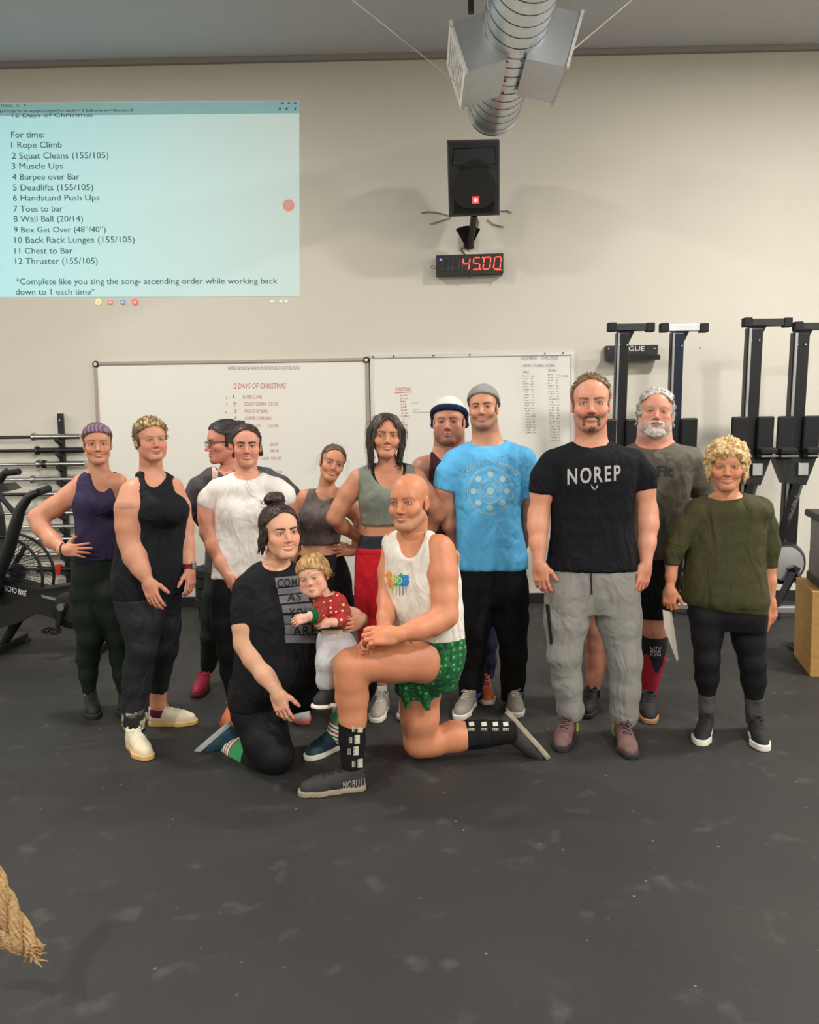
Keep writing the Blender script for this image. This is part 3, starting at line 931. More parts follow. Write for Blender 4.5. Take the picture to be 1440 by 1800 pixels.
def rower(top, bot, bar, Y, rail_m, bar_m, label, flip=1):
    """top, bot: rail centre pixels with widths; bar: left, right px and py of the foot crossbar"""
    (tx_, ty_, tw), (bx_, by_, bw) = top, bot
    T, Bp = U(tx_, ty_, Y - 0.10), U(bx_, by_, Y)
    d = (T - Bp).normalized()
    base = Bp - d * ((Bp.z - 0.32) / d.z)
    r = empty('rowing_machine', (base.x, base.y, 0), label, 'rowing machine', 'rowers stored upright by the wall')
    xax = Vector((1, 0, 0))
    yax = d.cross(xax).normalized()
    R = Matrix((xax, yax, d)).transposed()
    L = (T - base).length
    w = pm(tw, Y)
    MB().box((T + base) / 2, (w, 0.075, L), R, bev=0.008).build('monorail', rail_m, r)
    MB().box((T + base) / 2 + R @ Vector((-w * .36, -0.042, 0)), (w * .16, 0.012, L), R).build('rail_track', M_ALU, r)
    bl, brr, by2 = bar
    a, b = U(bl, by2, Y - 0.12), U(brr, by2, Y - 0.12)
    cap = pm(14, Y)
    c = (a + b) / 2
    MB().box(c, ((b - a).length - 2 * cap, 0.055, pm(12, Y)), bev=0.004).build('foot_bar', bar_m, r)
    for q, sg in ((a, 1), (b, -1)):
        MB().box(q + Vector((sg * cap / 2, 0, 0)), (cap, 0.07, pm(15, Y)), bev=0.006).build('foot_cap', M_RUBBER, r)
    g = U(tx_ + 8, by2 + 7, Y - 0.11)
    g0, g1 = U(tx_ - 8, by2 + 6, Y - .13), U(tx_ + 22, by2 + 6, Y - .13)
    g2, g3 = U(tx_ + 10, by2 + 30, Y - .11), U(tx_ - 8, by2 + 30, Y - .11)
    MB().prism([g0, g1, g2, g3], (0, 0.05, 0)).build('gusset', rail_m, r)
    for px, py in ((tx_ - 5, by2 + 31), (tx_ + 9, by2 + 31)):
        MB().lathe(U(px, py, Y - 0.135), (0, -1, 0), [(0, 0.008), (0.006, 0.006)], 8).build('bolt', M_ALU, r)
    # footboards
    F = base + d * 0.98
    for sg in (-1, 1):
        c = F + Vector((sg * 0.102, -0.08, 0.16))
        MB().box(c, (0.13, 0.03, 0.34), R, bev=0.012).build('footboard', M_ROWBLK, r)
        MB().box(c + Vector((0, -0.05, -0.10)), (0.132, 0.10, 0.045), R, bev=0.012).build('foot_strap', M_RUBBER, r)
        MB().box(c + Vector((0, -0.075, -0.14)), (0.13, 0.06, 0.012), R).build('heel_cup', M_ALU, r)
    pw = [F + Vector((x, -0.06, z)) for x, z in ((-0.172, 0.02), (0.178, 0.04), (0.085, -0.22), (-0.085, -0.20))]
    MB().prism(pw, (0, 0.10, 0)).build('foot_frame', M_ROWBLK, r)
    MB().box(F + Vector((0.05, -0.075, -0.09)), (0.08, 0.02, 0.10), bev=0.004).build('chain_guide', M_ALU, r)
    # flywheel and front legs
    fw = base + Vector((flip * -0.05, -0.02, 0.12))
    FRr = 0.165
    MB().lathe(fw + Vector((0, 0.10, 0)), (0, -1, 0), [(0, FRr), (0.02, FRr + .012), (0.16, FRr + .012), (0.20, FRr * .93), (0.205, FRr * .80)], 44).build('flywheel_housing', M_ROWBLK, r, smooth=True)
    MB().lathe(fw + Vector((0, -0.095, 0)), (0, -1, 0), [(0, FRr * .86), (0.012, FRr * .84), (0.016, FRr * .3)], 44).build('flywheel_screen', M_ALU, r, smooth=True)
    q0, q1 = F + Vector((0.03, -0.05, -0.2)), Vector((base.x - 0.12, base.y - 0.05, 0.46))
    st = MB().tube([q0, q1], 0.042, 4).build('strut', M_ROWBLK, r)
    q2, q3 = Vector((base.x - 0.02, base.y - 0.16, 0.42)), Vector((base.x + 0.145, base.y - 0.16, 0.09))
    MB().tube([q2, q3], 0.034, 4).build('front_leg', M_ROWBLK, r)
    MB().tube([Vector((base.x + 0.02, base.y - 0.16, 0.42)), Vector((base.x - 0.145, base.y - 0.16, 0.09))], 0.034, 4).build('front_leg', M_ROWBLK, r)
    MB().box((base.x, base.y - 0.16, 0.075), (0.34, 0.06, 0.05), bev=0.006).build('base_bar', M_ALU, r)
    for sg in (-1, 1):
        MB().box((base.x + sg * 0.148, base.y - 0.16, 0.026), (0.06, 0.09, 0.052), bev=0.008).build('base_foot', M_RUBBER, r)
    return r, q0, q1


rower((1094, 585, 21), (1088, 760, 21), (1068, 1150, 575.5), 6.72, M_ROWBLK, M_BLACK, 'upright rower behind the man in the black shirt, leftmost rail')
rower((1190, 585, 21), (1184, 766, 20), (1160, 1244, 576.5), 6.74, M_NAVYM, M_ALU, 'upright navy rower with a silver foot bar behind the bearded man')
rower((1326, 577, 26), (1314, 808, 25), (1306, 1391, 567), 6.62, M_ROWBLK, M_BLACK, 'upright black rower behind the curly-haired woman, third rail')
_, q0, q1 = rower((1407, 585, 27), (1394, 798, 27), (1395, 1480, 574), 6.60, M_ROWBLK, M_BLACK, 'upright black rower at the right edge, rightmost rail')
dq = (q1 - q0).normalized()
flat_text('lettering', 'concept 2', q0 + dq * 0.30 + Vector((-0.015, -0.046, 0)), -dq, dq.cross(Vector((0, -1, 0))) * -1, 0.035, M_ALU, _)

# ------------------------------------------------------------------ plyo box, tote and stand at the right edge
pb = FL(1424, 1189)
pbx = empty('plyo_box', (pb.x + 0.3, pb.y + 0.3, 0), 'plywood jump box at the right edge of the picture', 'box')
Rz = Matrix.Rotation(math.radians(-14), 3, 'Z')
hb = U(1424, 1040, pb.y).z
cen = Vector((pb.x, pb.y, 0)) + Rz @ Vector((0.33, 0.26, hb / 2))
for nm, off, d in (('panel', (0, -0.25, 0), (0.66, 0.018, hb)), ('panel', (0, 0.25, 0), (0.66, 0.018, hb)), ('panel', (-0.321, 0, 0), (0.018, 0.48, hb)),
                   ('panel', (0.321, 0, 0), (0.018, 0.48, hb)), ('panel', (0, 0, hb / 2 - 0.009), (0.62, 0.48, 0.018)), ('panel', (0, 0, -hb / 2 + 0.009), (0.62, 0.48, 0.018))):
    MB().box(cen + Rz @ Vector(off), d, Rz, bev=0.002).build(nm, M_WOOD, pbx)
MB().box(cen + Rz @ Vector((-0.24, -0.2595, -0.12)), (0.014, 0.004, 0.1), Rz).build('hand_slot', mat('dark_slot', (40, 28, 16), 0.9), pbx)
M_TOTE = mat('grey_tote', (128, 122, 118), 0.5, var=0.05, vscale=14)
tt = empty('storage_tote', (cen.x, cen.y, hb), 'grey plastic tote with dark lid standing on the plywood box', 'tote')
th = U(1430, 908, pb.y).z - hb
c2 = Vector((cen.x, cen.y, hb + 0.002)) + Rz @ Vector((0.03, -0.02, 0))
MB().box(c2 + Vector((0, 0, th / 2)), (0.60, 0.42, th - 0.02), Rz, bev=0.03).build('bin', M_TOTE, tt, smooth=True)
MB().box(c2 + Vector((0, 0, th - 0.02)), (0.66, 0.47, 0.045), Rz, bev=0.012).build('lid', M_BLACK, tt)
MB().box(c2 + Vector((0, 0, 0.03)), (0.62, 0.44, 0.056), Rz, bev=0.01).build('base_rim', M_BLACK, tt)
for dx in (-0.28, 0.28):
    MB().box(c2 + Rz @ Vector((dx, -0.2, th - 0.09)), (0.07, 0.05, 0.12), Rz, bev=0.01).build('latch', M_BLACK, tt)
YQ = 5.6
stn = empty('equipment_stand', FL(1430, 1150), 'black machine stand between the rowers and the plywood box', 'stand')
sb_ = Vector((U(1430, 1100, YQ).x, YQ, 0))
MB().tube([sb_ + Vector((0.02, 0, 0.02)), U(1428, 1060, YQ), U(1432, 968, YQ)], [0.05, 0.035, 0.03], 12).build('post', M_BLACK, stn)
MB().tube([U(1419, 1158, YQ), U(1417, 1135, YQ), U(1424, 1085, YQ), U(1428, 1050, YQ)], [0.02, 0.05, 0.045, 0.02], 12).build('counterweight', M_RUBBER, stn, smooth=True)
MB().box(U(1419, 1038, YQ), (0.10, 0.1, 0.09), bev=0.012).build('clamp', M_BLACK, stn)
MB().lathe(U(1413, 1022, YQ - 0.03), (0, -1, 0), [(0, 0.016), (0.03, 0.013)], 12).build('knob', M_DARKSTEEL, stn)
MB().lathe(sb_, (0, 0, 1), [(0, 0.16), (0.02, 0.155), (0.03, 0.05)], 28).build('foot_disc', M_RUBBER, stn, smooth=True)

# ------------------------------------------------------------------ climbing rope end at the lower left
M_ROPE = mat('manila_rope', (176, 142, 98), 0.9, var=0.45, vscale=90, bump=0.8, bscale=300, bdist=0.006)
rope = empty('climbing_rope', FL(50, 1700), 'thick tan manila climbing rope end hanging into the lower left corner', 'rope')
YRP = 2.0


def rope_path(pts, name, r_strand, r_lay, turns, parent, rad=None):
    """three twisted strands, each a mesh of its own"""
    P = [Vector(p) for p in pts]
    seg = [0]
    for a, b in zip(P, P[1:]):
        seg.append(seg[-1] + (b - a).length)
    N = 54
    dense = []
    for i in range(N + 1):
        s_ = seg[-1] * i / N
        j = max(k for k in range(len(seg)) if seg[k] <= s_ + 1e-9)
        j = min(j, len(P) - 2)
        t = (s_ - seg[j]) / (seg[j + 1] - seg[j])
        p0, p1, p2, p3 = P[max(j - 1, 0)], P[j], P[j + 1], P[min(j + 2, len(P) - 1)]
        dense.append(0.5 * ((2 * p1) + (p2 - p0) * t + (2 * p0 - 5 * p1 + 4 * p2 - p3) * t * t + (3 * p1 - p0 - 3 * p2 + p3) * t ** 3))
    for k in range(3):
        pts2, rr = [], []
        for i, p in enumerate(dense):
            t = (dense[min(i + 1, N)] - dense[max(i - 1, 0)]).normalized()
            u = t.cross(Vector((0, 1, 0))).normalized()
            w = t.cross(u)
            a = 2 * math.pi * (k / 3 + turns * i / N)
            pts2.append(p + (u * math.cos(a) + w * math.sin(a)) * r_lay)
            rr.append(r_strand * (1.0 if i < N - 3 else 0.75))
        mb = MB().tube(pts2, [q * .8 for q in rr], 8)
        for j in range(7):                       # yarns laid the other way round each strand
            yp = []
            for i, p in enumerate(pts2):
                t = (pts2[min(i + 1, N)] - pts2[max(i - 1, 0)]).normalized()
                u = t.cross(Vector((0, 1, 0))).normalized()
                w = t.cross(u)
                a = 2 * math.pi * (j / 7 - turns * 1.6 * i / N)
                yp.append(p + (u * math.cos(a) + w * math.sin(a)) * rr[i] * .68)
            mb.tube(yp, [q * .40 for q in rr], 5)
        mb.build(name, M_ROPE, parent, smooth=True)


rope_path([U(-70, 1330, YRP + .05), U(-35, 1480, YRP + .02), U(8, 1590, YRP), U(58, 1674, YRP - .02)], 'rope_strand', 0.0150, 0.0150, 2.6, rope)
rope_path([U(66, 1672, YRP), U(30, 1662, YRP + .03), U(-12, 1648, YRP + .05), U(-60, 1650, YRP + .05)], 'rope_tail', 0.0105, 0.010, 1.6, rope)
wh = MB()
rr_ = random.Random(3)
for i in range(60):
    p = U(52 + rr_.uniform(-6, 10), 1672 + rr_.uniform(-14, 14), YRP - .02 + rr_.uniform(-.03, .03))
    wh.tube([p, p + Vector((rr_.uniform(-.01, .03), rr_.uniform(-.02, .02), rr_.uniform(-.025, .005)))], [0.004, 0.0015], 4)
tag(wh.build('frayed_fibres', M_ROPE, rope), kind='stuff')

# ------------------------------------------------------------------ implicit-surface modelling engine (numpy)
f32 = np.float32


class Field:
    """signed distance samples on a box grid"""

    def __init__(s, lo, hi, h):
        s.lo = np.array(lo, float)
        s.h = h
        n = np.maximum(2, np.ceil((np.array(hi, float) - s.lo) / h).astype(int) + 1)
        s.ax = [(s.lo[i] + h * np.arange(n[i])).astype(f32) for i in range(3)]
        s.a = np.full(n, 1.0, f32)

    def _sl(s, lo, hi, m):
        out = []
        for i in range(3):
            a = int(np.searchsorted(s.ax[i], lo[i] - m))
            b = int(np.searchsorted(s.ax[i], hi[i] + m))
            if b <= a:
                return None
            out.append(slice(a, b))
        return out

    def _ev(s, p, k):
        sl = s._sl(p[0], p[1], k + 3.2 * s.h)
        if sl is None:
            return None, None
        X = s.ax[0][sl[0]][:, None, None]
        Y = s.ax[1][sl[1]][None, :, None]
        Z = s.ax[2][sl[2]][None, None, :]
        return tuple(sl), p[2](X, Y, Z)

    def add(s, p, k=0.01):
        sl, d = s._ev(p, k)
        if sl is None:
            return s
        a = s.a[sl]
        if k > 0:
            q = np.maximum(k - np.abs(a - d), 0) / k
            s.a[sl] = np.minimum(a, d) - q * q * (k * 0.25)
        else:
            s.a[sl] = np.minimum(a, d)
        return s

    def cut(s, p, k=0.004):
        sl, d = s._ev(p, k)
        if sl is None:
            return s
        a = s.a[sl]
        d = -d
        if k > 0:
            q = np.maximum(k - np.abs(a - d), 0) / k
            s.a[sl] = np.maximum(a, d) + q * q * (k * 0.25)
        else:
            s.a[sl] = np.maximum(a, d)
        return s

    def keep(s, fn, k=0.0):
        """intersect with a function of the whole grid (negative = keep); k rounds the rim"""
        d = fn(s.ax[0][:, None, None], s.ax[1][None, :, None], s.ax[2][None, None, :]).astype(f32)
        q = 0 if k <= 0 else np.maximum(k - np.abs(s.a - d), 0) / k
        s.a = np.maximum(s.a, d) + (0 if k <= 0 else q * q * (k * 0.25))
        return s

    def mesh(s):
        return nets(s.a, s.lo, s.h)


_C = [(0, 0, 0), (1, 0, 0), (0, 1, 0), (1, 1, 0), (0, 0, 1), (1, 0, 1), (0, 1, 1), (1, 1, 1)]
_E = [(0, 1), (2, 3), (4, 5), (6, 7), (0, 2), (1, 3), (4, 6), (5, 7), (0, 4), (1, 5), (2, 6), (3, 7)]


def nets(a, lo, h):
    """naive surface nets: vertices (n,3) and quads (m,4)"""
    s = a < 0
    S = s.astype(np.int8)
    n = sum(S[c[0]:S.shape[0] - 1 + c[0], c[1]:S.shape[1] - 1 + c[1], c[2]:S.shape[2] - 1 + c[2]] for c in _C)
    act = (n > 0) & (n < 8)
    idx = np.argwhere(act)
    if len(idx) == 0:
        return np.zeros((0, 3)), np.zeros((0, 4), int)
    V = np.stack([a[idx[:, 0] + c[0], idx[:, 1] + c[1], idx[:, 2] + c[2]] for c in _C], 1)
    pos = np.zeros((len(idx), 3))
    cnt = np.zeros(len(idx))
    for e0, e1 in _E:
        va, vb = V[:, e0], V[:, e1]
        x = (va < 0) != (vb < 0)
        t = np.where(x, va / np.where(x, va - vb, 1), 0)
        p = np.array(_C[e0])[None] + t[:, None] * (np.array(_C[e1]) - np.array(_C[e0]))[None]
        pos += p * x[:, None]
        cnt += x
    v = np.asarray(lo)[None] + (idx + pos / cnt[:, None]) * h
    ids = np.full(act.shape, -1, np.int32)
    ids[act] = np.arange(len(idx))
    faces = []
    for ax in range(3):
        o = [q for q in range(3) if q != ax]
        sl0 = [slice(None)] * 3
        sl1 = [slice(None)] * 3
        sl0[ax] = slice(0, -1)
        sl1[ax] = slice(1, None)
        for q in o:
            sl0[q] = slice(1, -1)
            sl1[q] = slice(1, -1)
        d = s[tuple(sl0)] != s[tuple(sl1)]
        e = np.argwhere(d)
        if len(e) == 0:
            continue
        ins = s[tuple(sl0)][d]
        e[:, o[0]] += 1
        e[:, o[1]] += 1
        q = []
        for da, db in ((-1, -1), (0, -1), (0, 0), (-1, 0)):
            c = e.copy()
            c[:, o[0]] += da
            c[:, o[1]] += db
            q.append(ids[c[:, 0], c[:, 1], c[:, 2]])
        q = np.stack(q, 1)
        flip = ins if ax != 1 else ~ins
        q[~flip] = q[~flip][:, ::-1]
        faces.append(q)
    fc = np.concatenate(faces)
    fc = fc[(fc >= 0).all(1)]
    return v, fc


def relax(v, f, it=1, w=0.5):
    """laplacian smoothing of a quad mesh"""
    e = np.concatenate([f[:, [0, 1]], f[:, [1, 2]], f[:, [2, 3]], f[:, [3, 0]]])
    for _ in range(it):
        acc = np.zeros_like(v)
        cnt = np.zeros(len(v))
        for q in range(3):
            acc[:, q] = np.bincount(e[:, 0], v[e[:, 1], q], len(v)) + np.bincount(e[:, 1], v[e[:, 0], q], len(v))
        cnt = np.bincount(e[:, 0], minlength=len(v)) + np.bincount(e[:, 1], minlength=len(v))
        v = v * (1 - w) + w * acc / np.maximum(cnt, 1)[:, None]
    return v


def vnormals(v, f):
    n = np.cross(v[f[:, 2]] - v[f[:, 0]], v[f[:, 3]] - v[f[:, 1]])
    out = np.zeros_like(v)
    for k in range(4):
        for q in range(3):
            out[:, q] += np.bincount(f[:, k], n[:, q], len(v))
    return out / np.maximum(np.linalg.norm(out, axis=1), 1e-12)[:, None]


_LAT = np.random.RandomState(5).rand(32, 32, 32)


def vnoise(p, seed=0):
    """value noise in -1..1"""
    p = np.asarray(p, float) + seed * 7.31
    i = np.floor(p).astype(int)
    t = p - i
    t = t * t * (3 - 2 * t)
    r = 0
    for dx in (0, 1):
        for dy in (0, 1):
            for dz in (0, 1):
                w = (t[:, 0] if dx else 1 - t[:, 0]) * (t[:, 1] if dy else 1 - t[:, 1]) * (t[:, 2] if dz else 1 - t[:, 2])
                r = r + w * _LAT[(i[:, 0] + dx) % 32, (i[:, 1] + dy) % 32, (i[:, 2] + dz) % 32]
    return r * 2 - 1


# ---- primitives: (lo, hi, fn)
def P3(p):
    return np.array((p[0], p[1], p[2]), float)


def cone(a, b, ra, rb, flat_b=False, flat_a=False):
    a, b = P3(a), P3(b)
    ba = b - a
    L2 = max(float(ba @ ba), 1e-12)
    r = max(ra, rb)
    lo, hi = np.minimum(a, b) - r, np.maximum(a, b) + r
    n = ba / math.sqrt(L2)

    def fn(X, Y, Z):
        x, y, z = X - f32(a[0]), Y - f32(a[1]), Z - f32(a[2])
        t = np.clip((x * f32(ba[0]) + y * f32(ba[1]) + z * f32(ba[2])) / f32(L2), 0, 1)
        dx, dy, dz = x - t * f32(ba[0]), y - t * f32(ba[1]), z - t * f32(ba[2])
        d = np.sqrt(dx * dx + dy * dy + dz * dz) - (ra + (rb - ra) * t)
        if flat_b:
            d = np.maximum(d, (X - f32(b[0])) * f32(n[0]) + (Y - f32(b[1])) * f32(n[1]) + (Z - f32(b[2])) * f32(n[2]))
        if flat_a:
            d = np.maximum(d, -(x * f32(n[0]) + y * f32(n[1]) + z * f32(n[2])))
        return d
    return lo, hi, fn


def ell(c, r, R=None):
    """ellipsoid; R: 3x3, columns = its axes"""
    c, r = P3(c), P3(r)
    M = np.eye(3) if R is None else np.array(R, float)
    ext = np.sqrt(((M * r[None, :]) ** 2).sum(1))

    def fn(X, Y, Z):
        x, y, z = X - f32(c[0]), Y - f32(c[1]), Z - f32(c[2])
        u = [(x * f32(M[0, j]) + y * f32(M[1, j]) + z * f32(M[2, j])) / f32(r[j]) for j in range(3)]
        k0 = np.sqrt(u[0] ** 2 + u[1] ** 2 + u[2] ** 2)
        k1 = np.sqrt((u[0] / f32(r[0])) ** 2 + (u[1] / f32(r[1])) ** 2 + (u[2] / f32(r[2])) ** 2)
        return k0 * (k0 - 1) / np.maximum(k1, 1e-6)
    return c - ext, c + ext, fn


def rbox(c, hs, rad, R=None):
    c, hs = P3(c), P3(hs)
    M = np.eye(3) if R is None else np.array(R, float)
    ext = np.abs(M) @ hs

    def fn(X, Y, Z):
        x, y, z = X - f32(c[0]), Y - f32(c[1]), Z - f32(c[2])
        q = [np.abs(x * f32(M[0, j]) + y * f32(M[1, j]) + z * f32(M[2, j])) - f32(hs[j] - rad) for j in range(3)]
        o = np.sqrt(sum(np.maximum(w, 0) ** 2 for w in q))
        i = np.minimum(np.maximum(q[0], np.maximum(q[1], q[2])), 0)
        return o + i - rad
    return c - ext, c + ext, fn


def hermite(x, xs, ys):
    """smooth interpolation through (xs, ys), xs ascending"""
    xs, ys = np.array(xs, float), np.array(ys, float)
    m = np.gradient(ys, xs) if len(xs) > 2 else np.full(len(xs), (ys[-1] - ys[0]) / (xs[-1] - xs[0]))
    x = np.clip(x, xs[0], xs[-1])
    i = np.clip(np.searchsorted(xs, x) - 1, 0, len(xs) - 2)
    h = xs[i + 1] - xs[i]
    t = (x - xs[i]) / h
    return ((2 * t ** 3 - 3 * t ** 2 + 1) * ys[i] + (t ** 3 - 2 * t ** 2 + t) * h * m[i] + (-2 * t ** 3 + 3 * t ** 2) * ys[i + 1] + (t ** 3 - t ** 2) * h * m[i + 1])


def loft(rows, fwd, grow=0.0, n=2.4, z0=None, z1=None, tilt=(0, 0), rnd_end=0.02):
    """stack of ovals: rows = (z, cx, cy, half_width, half_front, half_back); z0/z1 cut it flat"""
    rows = sorted(rows, key=lambda r: r[0])
    A = np.array(rows, float)
    zlo = A[0, 0] if z0 is None else z0
    zhi = A[-1, 0] if z1 is None else z1
    m = A[:, 3:].max() + abs(grow) + 0.02
    lo = np.array([A[:, 1].min() - m, A[:, 2].min() - m, zlo - abs(tilt[0]) * m - abs(tilt[1]) * m])
    hi = np.array([A[:, 1].max() + m, A[:, 2].max() + m, zhi])
    fx, fy = fwd
    sx, sy = -fy, fx

    def fn(X, Y, Z):
        z = Z.ravel().astype(float)
        g = [hermite(z, A[:, 0], A[:, j]).astype(f32)[None, None, :] for j in range(1, 6)]
        x, y = X - g[0], Y - g[1]
        u = np.abs(x * f32(sx) + y * f32(sy))
        v = x * f32(fx) + y * f32(fy)
        a = np.maximum(g[2] + grow, 0.005)
        b = np.where(v > 0, g[3], g[4]) + f32(grow)
        b = np.maximum(b, 0.005)
        rho = ((u / a) ** n + (np.abs(v) / b) ** n) ** (1 / n)
        d = (rho - 1) * np.minimum(a, b)
        e0 = f32(zlo) - Z + x * f32(tilt[0]) + y * f32(tilt[1])
        e1 = Z - f32(zhi)
        return np.maximum(d, np.maximum(e0, e1))
    return lo, hi, fn


def chain(pts, rs, flat_end=False, flat_start=False):
    out = []
    for i in range(len(pts) - 1):
        out.append(cone(pts[i], pts[i + 1], rs[i], rs[i + 1], flat_b=flat_end and i == len(pts) - 2, flat_a=flat_start and i == 0))
    return out


def np_mesh(name, v, f, cols=None):
    me = bpy.data.meshes.new(name)
    me.vertices.add(len(v))
    me.vertices.foreach_set('co', np.asarray(v, f32).ravel())
    nl = f.shape[1]
    me.loops.add(len(f) * nl)
    me.loops.foreach_set('vertex_index', np.asarray(f, np.int32).ravel())
    me.polygons.add(len(f))
    me.polygons.foreach_set('loop_start', np.arange(0, len(f) * nl, nl, dtype=np.int32))
    me.polygons.foreach_set('use_smooth', np.ones(len(f), bool))
    me.update(calc_edges=True)
    if cols is not None:
        ca = me.color_attributes.new('Col', 'FLOAT_COLOR', 'POINT')
        c4 = np.ones((len(v), 4), f32)
        c4[:, :3] = cols
        ca.data.foreach_set('color', c4.ravel())
    return me


def submesh(v, f, keep):
    """keep faces all of whose vertices are in keep"""
    f = f[keep[f].all(1)]
    used = np.unique(f)
    ix = np.full(len(v), -1)
    ix[used] = np.arange(len(used))
    return v[used], ix[f]


def bounds(prims, m):
    lo = np.min([p[0] for p in prims], 0) - m
    hi = np.max([p[1] for p in prims], 0) + m
    return lo, hi


# ------------------------------------------------------------------ hands (local frame: y along fingers, z back of hand, +x thumb side)
def hand_prims(curl=(0.35, 0.4, 0.45, 0.5), spread=0.06, thumb=(0.55, 0.75, -0.35), tcurl=0.3, base_curl=None, flat=1.0):
    P = []
    P.append(rbox((0, 0.048, 0), (0.0385, 0.042, 0.0125), 0.012))
    P.append(cone((0, 0.0, 0), (0, 0.05, 0), 0.023, 0.016))
    P.append(ell((0.022, 0.035, -0.008), (0.017, 0.030, 0.014)))
    P.append(ell((-0.024, 0.038, -0.006), (0.013, 0.032, 0.013)))
    F = []
    for i, (x, y, L, r) in enumerate(((0.0295, 0.090, 0.074, 0.0090), (0.0098, 0.095, 0.082, 0.0092), (-0.0098, 0.092, 0.076, 0.0088), (-0.0285, 0.084, 0.060, 0.0078))):
        p = np.array((x, y - 0.008, 0.002))
        a = (0.55 * curl[i]) if base_curl is None else base_curl
        s_ = (1.5 - i) * spread
        for k, (l, c) in enumerate(((0.45, 1.0), (0.30, 1.15), (0.25, 0.8))):
            d = np.array((math.sin(s_) * math.cos(a), math.cos(s_) * math.cos(a), -math.sin(a)))
            q = p + d * L * l
            F.append(cone(p, q, r * (1 - 0.07 * k), r * (1 - 0.07 * (k + 1))))
            p = q
            a += curl[i] * c * 1.1
    t = np.array(thumb, float)
    t /= np.linalg.norm(t)
    p = np.array((0.024, 0.018, -0.006))
    q = p + t * 0.042
    T = [cone(p, q, 0.0145, 0.0115)]
    t2 = t * math.cos(tcurl) + np.array((-0.5, 0.75, -0.25)) * math.sin(tcurl)
    t2 /= np.linalg.norm(t2)
    q2 = q + t2 * 0.030
    T.append(cone(q, q2, 0.0112, 0.0100))
    T.append(cone(q2, q2 + t2 * 0.022, 0.0100, 0.0085))
    return P, F, T


def hand_mesh(wrist, direc, back, thumb_side, scale, wr_r, **kw):
    """world-space vertices, faces; back = direction of the back of the hand, thumb_side +1/-1 selects mirror"""
    P, F, T = hand_prims(**kw)
    fld = Field((-0.085, -0.06, -0.10), (0.09, 0.20, 0.055), 0.0042)
    for p in P:
        fld.add(p, 0.012)
    fld.add(cone((0, -0.05, 0), (0, 0.02, 0), wr_r / scale, 0.024), 0.02)
    for p in F:
        fld.add(p, 0.0045)
    for p in T:
        fld.add(p, 0.008)
    v, f = fld.mesh()
    v = relax(v, f, 1, 0.4)
    y = Vector(direc).normalized()
    z = Vector(back)
    z = (z - y * z.dot(y)).normalized()
    x = y.cross(z) * thumb_side
    M = np.array((x, y, z)).T
    keep = v[:, 1] > -0.035
    v, f = submesh(v, f, keep)
    nails = None
    w = (v * scale) @ M.T + np.array(wrist)
    if thumb_side < 0:
        f = f[:, ::-1]
    return w, f, v


